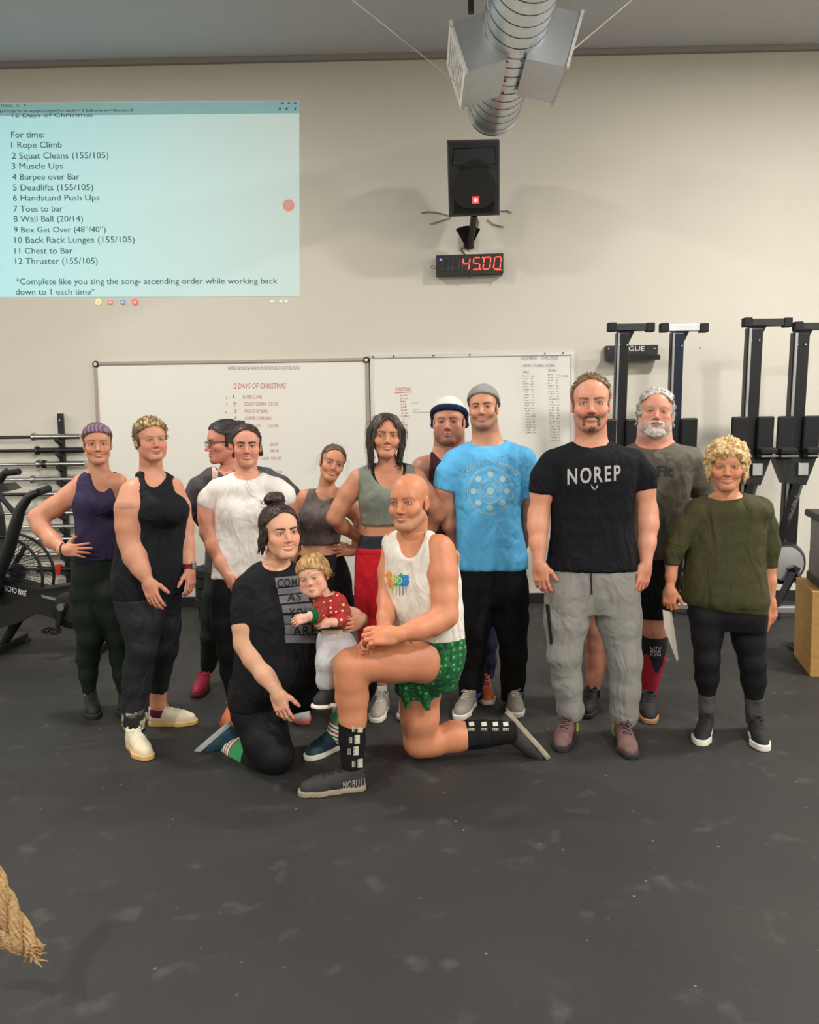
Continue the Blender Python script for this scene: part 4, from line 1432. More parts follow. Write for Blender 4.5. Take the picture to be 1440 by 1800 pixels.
# ------------------------------------------------------------------ heads (local frame: y forward, z up, origin between the eyes inside the skull)
def head_prims(s):
    """s: dict of face proportions; returns list of (op, prim, k)"""
    jw = s.get('jaw', 1.0)
    fw = s.get('wide', 1.0)
    ch = s.get('chinlen', 1.0)
    nl = s.get('nose', 1.0)
    fat = s.get('fat', 0.0)
    sm = s.get('smile', 0.5)
    op = s.get('open', 0.0)
    eo = s.get('eye', 1.0)
    O = []
    A = lambda p, k: O.append(('+', p, k))
    C = lambda p, k: O.append(('-', p, k))
    A(ell((0, -0.016, 0.040), (0.0745 * fw, 0.096, 0.078)), 0.01)
    A(ell((0, 0.030, 0.028), (0.0640 * fw, 0.060, 0.062)), 0.03)
    A(ell((0, 0.030, -0.030), (0.0610 * fw, 0.058, 0.060)), 0.03)
    A(ell((0, 0.045, -0.066), (0.0440 * fw * jw, 0.042, 0.040)), 0.025)
    for q in (-1, 1):
        A(cone((q * 0.052 * fw * jw, 0.005, -0.055), (q * 0.022 * jw, 0.066, -0.098 * ch), 0.017, 0.017), 0.028)
        A(ell((q * 0.047 * fw, 0.056, -0.026), (0.022, 0.022, 0.018)), 0.022)
        if sm > 0.3:
            A(ell((q * 0.040 * fw, 0.073, -0.040), (0.016, 0.014, 0.015)), 0.018)
        if fat:
            A(ell((q * 0.046 * fw, 0.045, -0.062), (0.026 * fat, 0.032, 0.032)), 0.02)
    A(ell((0, 0.074, -0.098 * ch), (0.022 * jw, 0.018, 0.015)), 0.018)
    A(ell((0, 0.072, 0.024), (0.050, 0.016, 0.016)), 0.02)
    for q in (-1, 1):
        C(ell((q * 0.0315, 0.108, 0.000), (0.019, 0.020, 0.0125)), 0.014)
        A(ell((q * 0.032, 0.0745, 0.0005), (0.0175, 0.0150, 0.0120)), 0.005)
        C(ell((q * 0.032, 0.0920, -0.0008), (0.0145, 0.016, 0.0058 * eo)), 0.0015)
        A(cone((q * 0.018, 0.086, 0.0145), (q * 0.046, 0.077, 0.0150), 0.0050, 0.0036), 0.008)
    A(cone((0, 0.084, 0.010), (0, 0.1060 * (0.5 + 0.5 * nl), -0.030 * nl), 0.0070, 0.0100), 0.010)
    A(ell((0, 0.1040 * (0.5 + 0.5 * nl), -0.033 * nl), (0.0115, 0.0115, 0.0095)), 0.006)
    for q in (-1, 1):
        A(ell((q * 0.0115, 0.096, -0.0365 * nl), (0.0075, 0.0100, 0.0070)), 0.005)
        C(ell((q * 0.0060, 0.1030, -0.0430 * nl), (0.0035, 0.0050, 0.0035)), 0.003)
    # mouth: lips follow a curve whose corners lift with the smile
    mw = 0.021 + 0.006 * sm
    mz = -0.0655
    N = 5
    for lip, dz, r in (('u', 0.0040 + 0.5 * op, 0.0050), ('l', -0.0048 - 0.5 * op, 0.0058)):
        pts = []
        for i in range(-N, N + 1):
            t = i / N
            pts.append((t * mw, 0.0905 - 0.016 * t * t, mz + dz * (1 - t * t) + 0.0075 * sm * t * t))
        for i in range(2 * N):
            t0, t1 = abs(i - N) / N, abs(i + 1 - N) / N
            A(cone(pts[i], pts[i + 1], r * (1 - 0.55 * t0 ** 2), r * (1 - 0.55 * t1 ** 2)), 0.006)
    hh = max(0.0009, op * 0.55)
    for i in range(-N, N):
        t0, t1 = i / N, (i + 1) / N
        C(cone((t0 * mw * .95, 0.099 - 0.016 * t0 * t0, mz + 0.0075 * sm * t0 * t0), (t1 * mw * .95, 0.099 - 0.016 * t1 * t1, mz + 0.0075 * sm * t1 * t1), hh + .001, hh + .001), 0.002)
    for q in (-1, 1):
        tilt = np.array(((1, 0, 0), (0, math.cos(.25), -math.sin(.25)), (0, math.sin(.25), math.cos(.25))))
        A(ell((q * 0.0765 * fw, -0.012, -0.008), (0.0085, 0.0185, 0.0300), tilt), 0.006)
        C(ell((q * 0.0860 * fw, -0.009, -0.006), (0.0060, 0.0105, 0.0190), tilt), 0.004)
        A(ell((q * 0.0755 * fw, 0.000, -0.030), (0.0060, 0.0080, 0.0090)), 0.004)
    return O


def smooth01(x):
    x = np.clip(x, 0, 1)
    return x * x * (3 - 2 * x)


def face_colors(v, s):
    """vertex colours (linear) of skin with lips, brows, blush, stubble; v in head units"""
    skin = np.array(lin(s['skin']))
    col = np.tile(skin, (len(v), 1))
    x, y, z = v[:, 0], v[:, 1], v[:, 2]
    ax_ = np.abs(x)

    def mixin(c, w):
        nonlocal col
        w = np.clip(w, 0, 1)[:, None]
        col = col * (1 - w) + np.array(c)[None] * w
    red = skin * np.array((1.02, 0.72, 0.68))
    bl = s.get('blush', 0.5)
    mixin(red, bl * np.exp(-(((ax_ - 0.042) / 0.020) ** 2 + ((z + 0.032) / 0.018) ** 2)) * (y > 0.02))
    mixin(red, 0.5 * bl * np.exp(-((ax_ / 0.014) ** 2 + ((z + 0.034) / 0.014) ** 2)) * (y > 0.085))
    mixin(red, 0.6 * np.exp(-(((z + 0.008) / 0.03) ** 2)) * smooth01((ax_ - 0.074 * s.get('wide', 1)) / 0.006) * (y < 0.02))
    # lids and eye sockets: socket shade painted into the skin colour
    mixin(skin * np.array((0.72, 0.60, 0.58)), 0.75 * np.exp(-(((ax_ - 0.032) / 0.018) ** 2 + (z / 0.0095) ** 2)) * (y > 0.06))
    sm = s.get('smile', 0.5)
    op = s.get('open', 0.0)
    mw = 0.021 + 0.006 * sm
    t = x / mw
    cz = -0.0655 + 0.0075 * sm * np.minimum(t * t, 1.2)
    lipc = lin(s.get('lips', (176, 96, 88)))
    hgt = (0.0095 + op * 0.6) * np.sqrt(np.clip(1 - t * t, 0, 1)) + 0.001
    mixin(lipc, 0.85 * smooth01((hgt - np.abs(z - cz)) / 0.004) * (np.abs(t) < 1.05) * (y > 0.06))
    if op > 0.001:
        teeth = (op * 0.75 * np.sqrt(np.clip(1 - (t / 0.92) ** 2, 0, 1)))
        mixin(lin((236, 228, 216)), smooth01((teeth - np.abs(z - cz - 0.0006)) / 0.0012) * (np.abs(t) < .92) * (y > 0.06))
    else:
        mixin(skin * np.array((0.35, 0.2, 0.2)), 0.8 * np.exp(-((z - cz) / 0.0014) ** 2) * (np.abs(t) < 0.98) * (y > 0.06))
    # brows
    if s.get('brow'):
        bz = 0.0165 + 0.004 * np.sin(np.clip((ax_ - 0.014) / 0.036, 0, 1) * math.pi * .75) + s.get('browup', 0.0)
        th = 0.0054 * s.get('browthick', 1.0) * (1 - 0.5 * np.clip((ax_ - 0.02) / 0.035, 0, 1))
        w = smooth01((th - np.abs(z - bz)) / 0.002 + 0.4) * (ax_ > 0.010) * (ax_ < 0.052) * (y > 0.05)
        mixin(lin(s['brow']), min(1.0, 1.3 * s.get('browdens', 0.75)) * w)
    # lash line
    up = 0.0056 * s.get('eye', 1.0)
    el = np.sqrt(np.clip(1 - ((ax_ - 0.032) / 0.0155) ** 2, 0, 1))
    mixin(lin(s.get('lash', (52, 36, 30))), 0.85 * np.exp(-((z + 0.0008 - (up + .001) * el) / 0.0018) ** 2) * (np.abs(ax_ - 0.032) < 0.0155) * (y > 0.07))
    mixin(lin(s.get('lash', (52, 36, 30))), 0.4 * np.exp(-((z + 0.0008 + (up + .001) * el) / 0.0011) ** 2) * (np.abs(ax_ - 0.032) < 0.0155) * (y > 0.07))
    # stubble / beard shadow (coloured hair in the skin)
    if s.get('stubble'):
        c, amt = s['stubble']
        jaw = smooth01((-0.030 - z + 0.30 * (ax_ - 0.03).clip(0)) / 0.035) * (y > -0.005) * smooth01((z + 0.145) / 0.02)
        must = np.exp(-((ax_ / 0.028) ** 4 + ((z + 0.051) / 0.008) ** 2)) * (y > 0.06)
        lipm = smooth01((hgt + 0.002 - np.abs(z - cz)) / 0.003) * (np.abs(t) < 1.1)
        w = np.clip(np.maximum(jaw, must), 0, 1) * (1 - lipm)
        mixin(lin(c), amt * w)
    if s.get('scalp'):
        c, amt, fn = s['scalp']
        mixin(lin(c), amt * fn(x, y, z))
    return col


def build_head(C, R, sc_, s, neck):
    """C world origin, R 3x3 numpy columns = head axes in world, sc_ scale; neck = list of world cones (a,b,ra,rb).
    returns world verts, faces, colours"""
    fld = Field((-0.105, -0.135, -0.165), (0.105, 0.135, 0.135), 0.0029)
    Ri = R.T / sc_
    for (a, b, ra, rb) in neck:
        fld.add(cone(Ri @ (P3(a) - C), Ri @ (P3(b) - C), ra / sc_, rb / sc_), 0.012)
    for op, p, k in head_prims(s):
        (fld.add if op == '+' else fld.cut)(p, k)
    v, f = fld.mesh()
    v = relax(v, f, 1, 0.35)
    cols = face_colors(v, s)
    keep = (v[:, 2] > -0.150) & (v[:, 0] > -0.101) & (v[:, 0] < 0.101) & (v[:, 1] > -0.131)
    ids = np.where(keep)[0]
    f2 = f[keep[f].all(1)]
    ix = np.full(len(v), -1)
    used = np.unique(f2)
    ix[used] = np.arange(len(used))
    v, cols, f = v[used], cols[used], ix[f2]
    return (v * sc_) @ R.T + C, f, cols


def eye_material(name, iris):
    if name in MATS:
        return MATS[name]
    m = bpy.data.materials.new(name)
    MATS[name] = m
    m.use_nodes = True
    nt = m.node_tree
    b = nt.nodes['Principled BSDF']
    b.inputs['Roughness'].default_value = 0.12
    a = nt.nodes.new('ShaderNodeVertexColor')
    a.layer_name = 'Col'
    nt.links.new(a.outputs[0], b.inputs['Base Color'])
    return m


def eyeball(C, R, sc_, side, iris, look=(0, 0)):
    """sphere whose iris and pupil are coloured vertices, aimed by look (yaw, pitch)"""
    n, m = 24, 20
    v, f, col = [], [], []
    gz = np.array((math.sin(look[0]) * math.cos(look[1]), math.cos(look[0]) * math.cos(look[1]), math.sin(look[1])))
    ux_ = np.cross(gz, (0, 0, 1.0))
    ux_ /= np.linalg.norm(ux_)
    uz_ = np.cross(ux_, gz)
    r = 0.0122
    angs = [0.0, 0.16, 0.20, 0.30, 0.42, 0.47, 0.52, 0.65] + [0.65 + (math.pi - 0.65) * i / 9 for i in range(1, 10)]
    for a in angs:
        for k in range(n):
            t = 2 * math.pi * k / n
            v.append(gz * math.cos(a) + (ux_ * math.cos(t) + uz_ * math.sin(t)) * math.sin(a))
            if a < 0.18:
                col.append(lin((12, 10, 10)))
            elif a < 0.44:
                col.append(lin(iris))
            elif a < 0.49:
                col.append([q * 0.4 for q in lin(iris)])
            else:
                col.append(lin((224, 214, 206)))
    for i in range(len(angs) - 1):
        for k in range(n):
            f.append((i * n + k, i * n + (k + 1) % n, (i + 1) * n + (k + 1) % n, (i + 1) * n + k))
    v = np.array(v) * r + np.array((side * 0.032, 0.0740, -0.0005))
    return (v * sc_) @ R.T + C, np.array(f)[:, ::-1], np.array(col)


# ------------------------------------------------------------------ shoes (local frame: y toe direction, z up, origin under the heel end)
def shoe_fields(L=0.285, W=1.0, high=1.0, sole_h=0.026, toe_up=0.0):
    k = L / 0.285
    up = Field((-0.075, -0.03, -0.02), (0.075, 0.33, 0.16), 0.0055)
    foot = [((0, 0.040, 0), 0.034 * W), ((0.002, 0.130 * k, 0), 0.033 * W), ((0.004, 0.195 * k, 0), 0.046 * W), ((0, 0.245 * k, 0), 0.038 * W)]
    for a, b, ra, rb in (((0, 0.042, 0.045), (0, 0.130 * k, 0.045), 0.034 * W, 0.036 * W), ((0, 0.130 * k, 0.045), (0.002, 0.195 * k, 0.034), 0.037 * W, 0.041 * W),
                         ((0.002, 0.195 * k, 0.034), (0, 0.242 * k, 0.028), 0.041 * W, 0.034 * W), ((0, 0.050, 0.045), (0, 0.047, 0.092 * high), 0.034 * W, 0.036 * W),
                         ((0, 0.068, 0.082 * high), (0, 0.165 * k, 0.052), 0.030 * W, 0.028 * W)):
        up.add(cone(a, b, ra, rb), 0.022)
    up.keep(lambda X, Y, Z: np.maximum(sole_h * 0.8 - Z, Z - 0.105 * high) + 0 * X + 0 * Y)
    up.cut(cone((0, 0.050, 0.085 * high), (0, 0.048, 0.15), 0.028 * W, 0.031 * W), 0.006)

    def sole_fn(X, Y, Z):
        d = None
        for (a, ra), (b, rb) in zip(foot, foot[1:]):
            bx, by = b[0] - a[0], b[1] - a[1]
            t = np.clip(((X - a[0]) * bx + (Y - a[1]) * by) / (bx * bx + by * by), 0, 1)
            q = np.sqrt((X - a[0] - t * bx) ** 2 + (Y - a[1] - t * by) ** 2) - (ra + (rb - ra) * t) - 0.003
            if d is None:
                d = q
            else:
                h_ = np.maximum(0.02 - np.abs(d - q), 0) / 0.02
                d = np.minimum(d, q) - h_ * h_ * 0.005
        lift = toe_up * np.clip((Y - 0.19 * k) / 0.08, 0, 1) ** 2
        return np.maximum(d, np.abs(Z - sole_h / 2 - lift) - sole_h / 2)
    so = Field((-0.075, -0.02, -0.015), (0.075, 0.32, 0.06), 0.0055)
    so.a = sole_fn(so.ax[0][:, None, None], so.ax[1][None, :, None], so.ax[2][None, None, :]).astype(f32)
    return up, so


def make_shoe(person, heel, toe, upv, L, upper_m, sole_m, lace_m, W=1.0, high=1.0, sole_h=0.026, label=None, laces=5, extra=None):
    """heel/toe: world points on the ground line of the sole; upv: up direction"""
    y = (Vector(toe) - Vector(heel)).normalized()
    z = Vector(upv)
    z = (z - y * z.dot(y)).normalized()
    x = y.cross(z)
    M = np.array((x, y, z)).T
    mid = (Vector(heel) + Vector(toe)) / 2 - y * (L / 2)
    T = lambda v: np.asarray(v) @ M.T + np.array(mid)
    up, so = shoe_fields(L, W, high, sole_h)
    v, f = up.mesh()
    v = relax(v, f, 1, 0.4)
    o = put('shoe', np_mesh('shoe', T(v), f), upper_m, person)
    if label:
        o['label'] = label
    bv = BVHTree.FromPolygons([tuple(p) for p in v], [tuple(q) for q in f])
    v2, f2 = so.mesh()
    put('sole', np_mesh('sole', T(v2), f2), sole_m, o)
    if laces:
        mb = MB()
        kk = L / 0.285
        for i in range(laces):
            yy = (0.105 + i * 0.017) * kk
            pts = []
            for j in range(-3, 4):
                xx = j * 0.0065 * W
                h = bv.ray_cast(Vector((xx, yy + (0.004 if i % 2 else -0.004) * j / 3, 0.2)), Vector((0, 0, -1)))
                if h[0] is not None:
                    pts.append(h[0] + Vector((0, 0, 0.001)))
            if len(pts) > 2:
                mb.tube([Vector(T(np.array(p)[None])[0]) for p in pts], 0.0028, 5)
        hh = bv.ray_cast(Vector((0, 0.10 * kk, 0.2)), Vector((0, 0, -1)))[0]
        if hh is not None:
            for q in (-1, 1):
                pts = [hh, hh + Vector((q * 0.018, 0.006, 0.010)), hh + Vector((q * 0.032, 0.012, -0.002)), hh + Vector((q * 0.020, 0.016, -0.002)), hh]
                mb.tube([Vector(T(np.array(p)[None])[0]) for p in pts], 0.0022, 5)
        if mb.v:
            mb.build('laces', lace_m, o)
    if extra:
        extra(o, T, bv)
    return o

# ------------------------------------------------------------------ people
M_SKIN = mat('skin', (205, 150, 122), 0.47, attr='Col', var=0.06, vscale=45, bump=0.05, bscale=420, bdist=0.002, sss=0.08, spec=0.45)
M_HAIR = mat('hair_strands', (60, 45, 35), 0.42, attr='Col', var=0.22, vscale=90, bump=0.25, bscale=260, bdist=0.004, spec=0.4)
M_EYE = eye_material('eye', None)


def cloth(name, color, var=0.08, rough=0.85, bump=0.12, vscale=9, bscale=55, folds=0.55, **kw):
    new = name not in MATS
    m = mat(name, color, rough, var=var, vscale=vscale, bump=bump, bscale=bscale, bdist=0.008, spec=0.2, **kw)
    if new and folds > 0:
        nt = m.node_tree
        b = nt.nodes['Principled BSDF']
        tc = nt.nodes.new('ShaderNodeTexCoord')
        mp = nt.nodes.new('ShaderNodeMapping')
        mp.inputs['Scale'].default_value = (1, 1, .55)
        mp.inputs['Rotation'].default_value = (0, .5, 0)
        n = nt.nodes.new('ShaderNodeTexNoise')
        n.inputs['Scale'].default_value = 9
        n.inputs['Detail'].default_value = 2.5
        n.inputs['Distortion'].default_value = 1.4
        nt.links.new(tc.outputs['Object'], mp.inputs[0])
        nt.links.new(mp.outputs[0], n.inputs['Vector'])
        bp = nt.nodes.new('ShaderNodeBump')
        bp.inputs['Strength'].default_value = folds
        bp.inputs['Distance'].default_value = 0.05
        nt.links.new(n.outputs['Fac'], bp.inputs['Height'])
        old = b.inputs['Normal'].links
        if old:
            nt.links.new(old[0].from_socket, bp.inputs['Normal'])
        nt.links.new(bp.outputs[0], b.inputs['Normal'])
    return m


def rot_head(yaw, pitch, roll):
    R = Matrix.Rotation(math.pi + math.radians(yaw), 3, 'Z') @ Matrix.Rotation(math.radians(pitch), 3, 'X') @ Matrix.Rotation(math.radians(roll), 3, 'Y')
    return np.array(R)


class Person:
    def __init__(s, label, Y0, yaw, skin, at, root=None):
        s.Y0, s.skin = Y0, skin
        s.sight = math.degrees(math.atan2(at[0], Y0))          # yaw 0 = facing the camera
        s.yaw = math.radians(yaw)
        s.fwd = (math.sin(s.yaw - math.radians(s.sight)), -math.cos(s.yaw - math.radians(s.sight)))
        s.e = empty('person', at, label, 'person', None)
        s.rows, s.arms, s.legs, s.extras, s.paints = [], [], [], [], []
        s.hands = []
        s.meshes = []
        s.neck_cones = []
        s.G = {}

    def p(s, px, py, dy=0.0):
        return U(px, py, s.Y0 + dy)

    def m(s, w, dy=0.0):
        return pm(w, s.Y0 + dy)

    # ---- description
    def torso(s, rows, rf=0.62, rb=0.55):
        """rows: (py, xl, xr[, rf, rb, dy]) outer silhouette in photo pixels"""
        for r in rows:
            py, xl, xr = r[:3]
            f_ = r[3] if len(r) > 3 and r[3] is not None else rf
            b_ = r[4] if len(r) > 4 and r[4] is not None else rb
            dy = r[5] if len(r) > 5 else 0.0
            a, b = s.p(xl, py, dy), s.p(xr, py, dy)
            c = (a + b) / 2
            hw = (b - a).length / 2
            rr = (f_ + b_) / 2
            hw = hw / math.sqrt(math.cos(s.yaw) ** 2 + (rr * math.sin(s.yaw)) ** 2)
            s.rows.append((c.z, c.x, c.y, hw, hw * f_, hw * b_))

    def limb(s, pts, cov=0, tight=0.90, hand=None, sleeve_end=None):
        """pts: (px, py, dy, w[, wskin]); the first cov points are under cloth"""
        P, RC, RS = [], [], []
        for i, q in enumerate(pts):
            P.append(s.p(q[0], q[1], q[2]))
            r = s.m(q[3], q[2]) / 2
            RC.append(r)
            RS.append(s.m(q[4], q[2]) / 2 if len(q) > 4 else (r * tight if i < cov else r))
        return dict(P=P, RC=RC, RS=RS, cov=cov, hand=hand)

    def arm(s, pts, cov=0, tight=0.86, hand=None):
        s.arms.append(s.limb(pts, cov, tight, hand))

    def leg(s, pts, cov=0, tight=0.92):
        s.legs.append(s.limb(pts, cov, tight))

    def neck(s, px, py, w, dy=0.0):
        s.nb = s.p(px, py, dy)
        s.nr = s.m(w) / 2

    def head(s, crown, chin, yaw=0, pitch=0, roll=0, dy=0.0, fwd=0.0, **face):
        a, b = s.p(*crown, dy), s.p(*chin, dy)
        s.hs = (a - b).length / 0.229
        s.hR = rot_head(yaw - s.sight, pitch, roll)
        s.hC = np.array((a + b) / 2) + s.hR @ np.array((0, -0.01, -0.001)) * s.hs
        face.setdefault('skin', s.skin)
        s.face = face

    def extra(s, px, py, dy, r, cloth_grow=0.006, k=0.055, on=('skin', 'top'), R=None):
        """ellipsoid added to body and cloth; r in metres"""
        s.extras.append((np.array(s.p(px, py, dy)), r, cloth_grow, k, on, R))

    def paint(s, px, py, dy, r, color, amt, soft=0.5):
        s.paints.append((np.array(s.p(px, py, dy)), np.array(r), lin(color), amt, soft))

    # ---- building
    def H(s, x, y, z):
        """head-local point to world"""
        return Vector(s.hC + s.hR @ np.array((x, y, z)) * s.hs)

    def shoulder_cones(s, grow):
        out = []
        for a in s.arms:
            S = a['P'][0]
            r = a['RC'][0] + grow
            q = s.nb + (S - s.nb) * 0.22 + Vector((0, 0, -0.012))
            out.append(cone(q, S, min(0.058, max(r * 0.85, 0.03)) + grow, r * 0.97))
        return out

    def build_body(s, h=0.0115, torso_grow=-0.013, pelvis=True):
        pr = []
        if s.rows:
            pr.append((loft(s.rows, s.fwd, torso_grow), 0.02))
        for c in s.shoulder_cones(-0.010):
            pr.append((c, 0.03))
        for c, r, g, k, on, R in s.extras:
            if 'skin' in on:
                pr.append((ell(c, [q - 0.008 for q in r], R), k))
        nt = Vector(s.hC + s.hR @ np.array((0, -0.026, -0.075)) * s.hs)
        s.neck_cones = [(s.nb + Vector((0, 0, -0.02)), nt, s.nr * 1.10, s.nr)]
        for n in s.neck_cones:
            pr.append((cone(*n), 0.035))
        for L in s.arms + s.legs:
            for c in chain(L['P'], L['RS']):
                pr.append((c, 0.026))
        lo, hi = bounds([q[0] for q in pr], 0.03)
        fld = Field(lo, hi, h)
        for q, k in pr:
            fld.add(q, k)
        v, f = fld.mesh()
        v = relax(v, f, 1, 0.4)
        base = np.array(lin(s.skin))
        # leave out what lies inside the head mesh
        loc = (v - s.hC) @ s.hR / s.hs
        cut = (loc[:, 2] > -0.120) & (np.abs(loc[:, 0]) < 0.1) & (np.abs(loc[:, 1]) < 0.12)
        v, f = submesh(v, f, ~cut)
        col = np.tile(base, (len(v), 1))
        V, Fc, Cc = [v], [f], [col]
        n = len(v)
        hv, hf, hc = build_head(s.hC, s.hR, s.hs, s.face, s.neck_cones)
        V.append(hv)
        Fc.append(hf + n)
        Cc.append(hc)
        n += len(hv)
        for L in s.arms:
            if L['hand']:
                hd = dict(L['hand'])
                d, bk, th = Vector(hd.pop('dir')), Vector(hd.pop('back')), Vector(hd.pop('thumbdir'))
                scl = hd.pop('scale', 1.0)
                red = hd.pop('red', 0.25)
                d = d.normalized()
                bk = (bk - d * bk.dot(d)).normalized()
                sgn = 1 if d.cross(bk).dot(th) > 0 else -1
                w, hf2, loc = hand_mesh(L['P'][-1], d, bk, sgn, scl, L['RS'][-1], **hd)
                t = smooth01((loc[:, 1] - 0.0) / 0.12)[:, None]
                c = base * (1 - red * t * np.array((0.0, 0.35, 0.4)))
                V.append(w)
                Fc.append(hf2 + n)
                Cc.append(c)
                n += len(w)
        v, f, c = np.concatenate(V), np.concatenate(Fc), np.concatenate(Cc)
        # uneven skin
        nz = vnoise(v * 14, 3)[:, None]
        c = c * (1 + 0.05 * nz * np.array((0.4, 1.0, 1.0)))
        for pc, r, colr, amt, soft in s.paints:
            q = np.sqrt((((v - pc) / r) ** 2).sum(1))
            w = (smooth01((1 - q) / soft) * amt)[:, None]
            c = c * (1 - w) + np.array(colr) * w
        s.body = put('body', np_mesh('body', v, f, c), M_SKIN, s.e)
        for q in (-1, 1):
            ev, ef, ec = eyeball(s.hC, s.hR, s.hs, q, s.face.get('iris', (92, 70, 50)), s.face.get('look', (0, 0)))
            put('eye', np_mesh('eye', ev, ef, ec), M_EYE, s.e)

    def top(s, name, m, hem=None, neck=None, armholes=(), sleeves=True, grow=0.0, wr=0.004, tilt=(0, 0), h=0.0097, top_z=None, label=None, shoulders=True,
            cuts=(), adds=(), seed=1, arms=None, k=0.02):
        """upper garment; hem = photo row of its lower edge, neck = (cx, cy, half_w, drop) px ellipse"""
        z0 = None if hem is None else s.p(s.rows_cx(hem), hem).z
        pr = [(loft(s.rows, s.fwd, grow, z0=z0, z1=top_z, tilt=tilt), k)]
        if shoulders:
            for c in s.shoulder_cones(grow):
                pr.append((c, 0.03))
        for c, r, g, kk, on, R in s.extras:
            if 'top' in on:
                pr.append((ell(c, [q + g + grow for q in r], R), kk))
        if sleeves:
            for L in s.arms:
                if L['cov'] > 1:
                    for c in chain(L['P'][:L['cov']], [r + grow for r in L['RC'][:L['cov']]], flat_end=True):
                        pr.append((c, 0.018))
        for a in adds:
            pr.append(a)
        lo, hi = bounds([q[0] for q in pr], 0.03)
        fld = Field(lo, hi, h)
        for q, kk in pr:
            fld.add(q, kk)
        if z0 is not None:
            cx_, cy_ = s.rows[-1][1], s.rows[-1][2]
            low = min(min(p.z for p in L['P'][:max(L['cov'], 1)]) for L in s.arms) if s.arms else 9
            # extras must not hang below the hem (sleeves may)
            if low > z0 - 0.02:
                fld.keep(lambda X, Y, Z: z0 - Z + (X - cx_) * tilt[0] + (Y - cy_) * tilt[1])
        if neck:
            cx, cy, hw, dr = neck[:4]
            dd = neck[4] if len(neck) > 4 else -0.04
            c = np.array(s.p(cx, cy, dd))
            c[1] = s.nb.y + dd
            fld.cut(ell(c, (s.m(hw), 0.115, s.m(dr))), 0.004)
        for a in armholes:
            cx, cy, rx, rz, ry, dy = a
            fld.cut(ell(np.array(s.p(cx, cy, dy)), (s.m(rx), ry, s.m(rz))), 0.006)
        for c in cuts:
            fld.cut(c, 0.005)
        return s.finish(name, fld, m, wr, seed, label)

    def rows_cx(s, py):
        return 720

    def bottom(s, name, m, waist, ends=True, grow=0.0, wr=0.003, h=0.0097, label=None, seed=2, hipk=0.03, adds=(), cuts=(), tuck=0.010):
        """trousers over the covered leg points; waist = photo row of the waistband"""
        zw = s.p(720, waist).z
        rows = [r for r in s.rows if r[0] < zw + 0.25]
        pr = []
        for L in s.legs:
            if L['cov'] > 1:
                for c in chain(L['P'][:L['cov']], [r + grow for r in L['RC'][:L['cov']]], flat_end=ends):
                    pr.append((c, 0.028))
        pr.append((loft(rows, s.fwd, grow - tuck, z1=zw), hipk))
        for c, r, g, kk, on, R in s.extras:
            if 'bottom' in on:
                pr.append((ell(c, [q + g for q in r], R), kk))
        for a in adds:
            pr.append(a)
        lo, hi = bounds([q[0] for q in pr], 0.03)
        fld = Field(lo, hi, h)
        for q, kk in pr:
            fld.add(q, kk)
        for c in cuts:
            fld.cut(c, 0.005)
        fld.keep(lambda X, Y, Z: Z - zw + 0 * X + 0 * Y)
        return s.finish(name, fld, m, wr, seed, label)

    def tube_wear(s, name, m, pts, grow=0.003, wr=0.0, h=0.006, label=None, flat=True, k=0.012, parent=None):
        """sock, cuff or band: pts (px, py, dy, w)"""
        P = [s.p(q[0], q[1], q[2]) for q in pts]
        R = [s.m(q[3], q[2]) / 2 + grow for q in pts]
        pr = chain(P, R, flat_end=flat, flat_start=flat)
        fld = Field(*bounds(pr, 0.02), h)
        for q in pr:
            fld.add(q, k)
        return s.finish(name, fld, m, wr, 3, label, parent)

    def finish(s, name, fld, m, wr, seed, label, parent=None):
        v, f = fld.mesh()
        v = relax(v, f, 1, 0.4)
        if wr > 0:
            n = vnormals(v, f)
            d = vnoise(v * np.array((17, 17, 6.5)), seed) * 0.55 + vnoise(v * np.array((10, 10, 24)), seed + 5) * 0.45
            d += 0.35 * vnoise(v * 42, seed + 9)
            v = v + n * (wr * (0.62 * d + 0.30))[:, None]
        o = put(name, np_mesh(name, v, f), m, parent or s.e)
        if label:
            o['label'] = label
        s.G[name] = (v, f, o)
        return o

    def bvh(s, name):
        v, f, o = s.G[name]
        return BVHTree.FromPolygons([tuple(p) for p in v], [tuple(q) for q in f]), o

    def stamp(s, garment, name, polys, m, off=0.0022, cuts=2, label=None):
        """polys: (verts in photo pixels, faces) laid onto the garment surface along the sight lines"""
        bv, o = s.bvh(garment)
        vs, fs = polys
        me = bpy.data.meshes.new(name)
        me.from_pydata([(x, y, 0) for x, y in vs], [], fs)
        bm = bmesh.new()
        bm.from_mesh(me)
        bmesh.ops.triangulate(bm, faces=list(bm.faces))
        for _ in range(cuts):
            es = [e for e in bm.edges if e.calc_length() > 4.0]
            if es:
                bmesh.ops.subdivide_edges(bm, edges=es, cuts=1)
                bmesh.ops.triangulate(bm, faces=list(bm.faces))
        cp = Vector((0, 0, CAM_H))
        dead = []
        for v in bm.verts:
            d = (U(v.co.x, v.co.y, 3.0) - cp).normalized()
            hit = bv.ray_cast(cp, d)
            if hit[0] is None:
                dead.append(v)
            else:
                v.co = hit[0] + hit[1] * off
        bmesh.ops.delete(bm, geom=dead, context='VERTS')
        bmesh.ops.recalc_face_normals(bm, faces=list(bm.faces))
        bm.to_mesh(me)
        bm.free()
        if len(me.polygons) == 0:
            return None
        q = put(name, me, m, o)
        if label:
            q['label'] = label
        return q

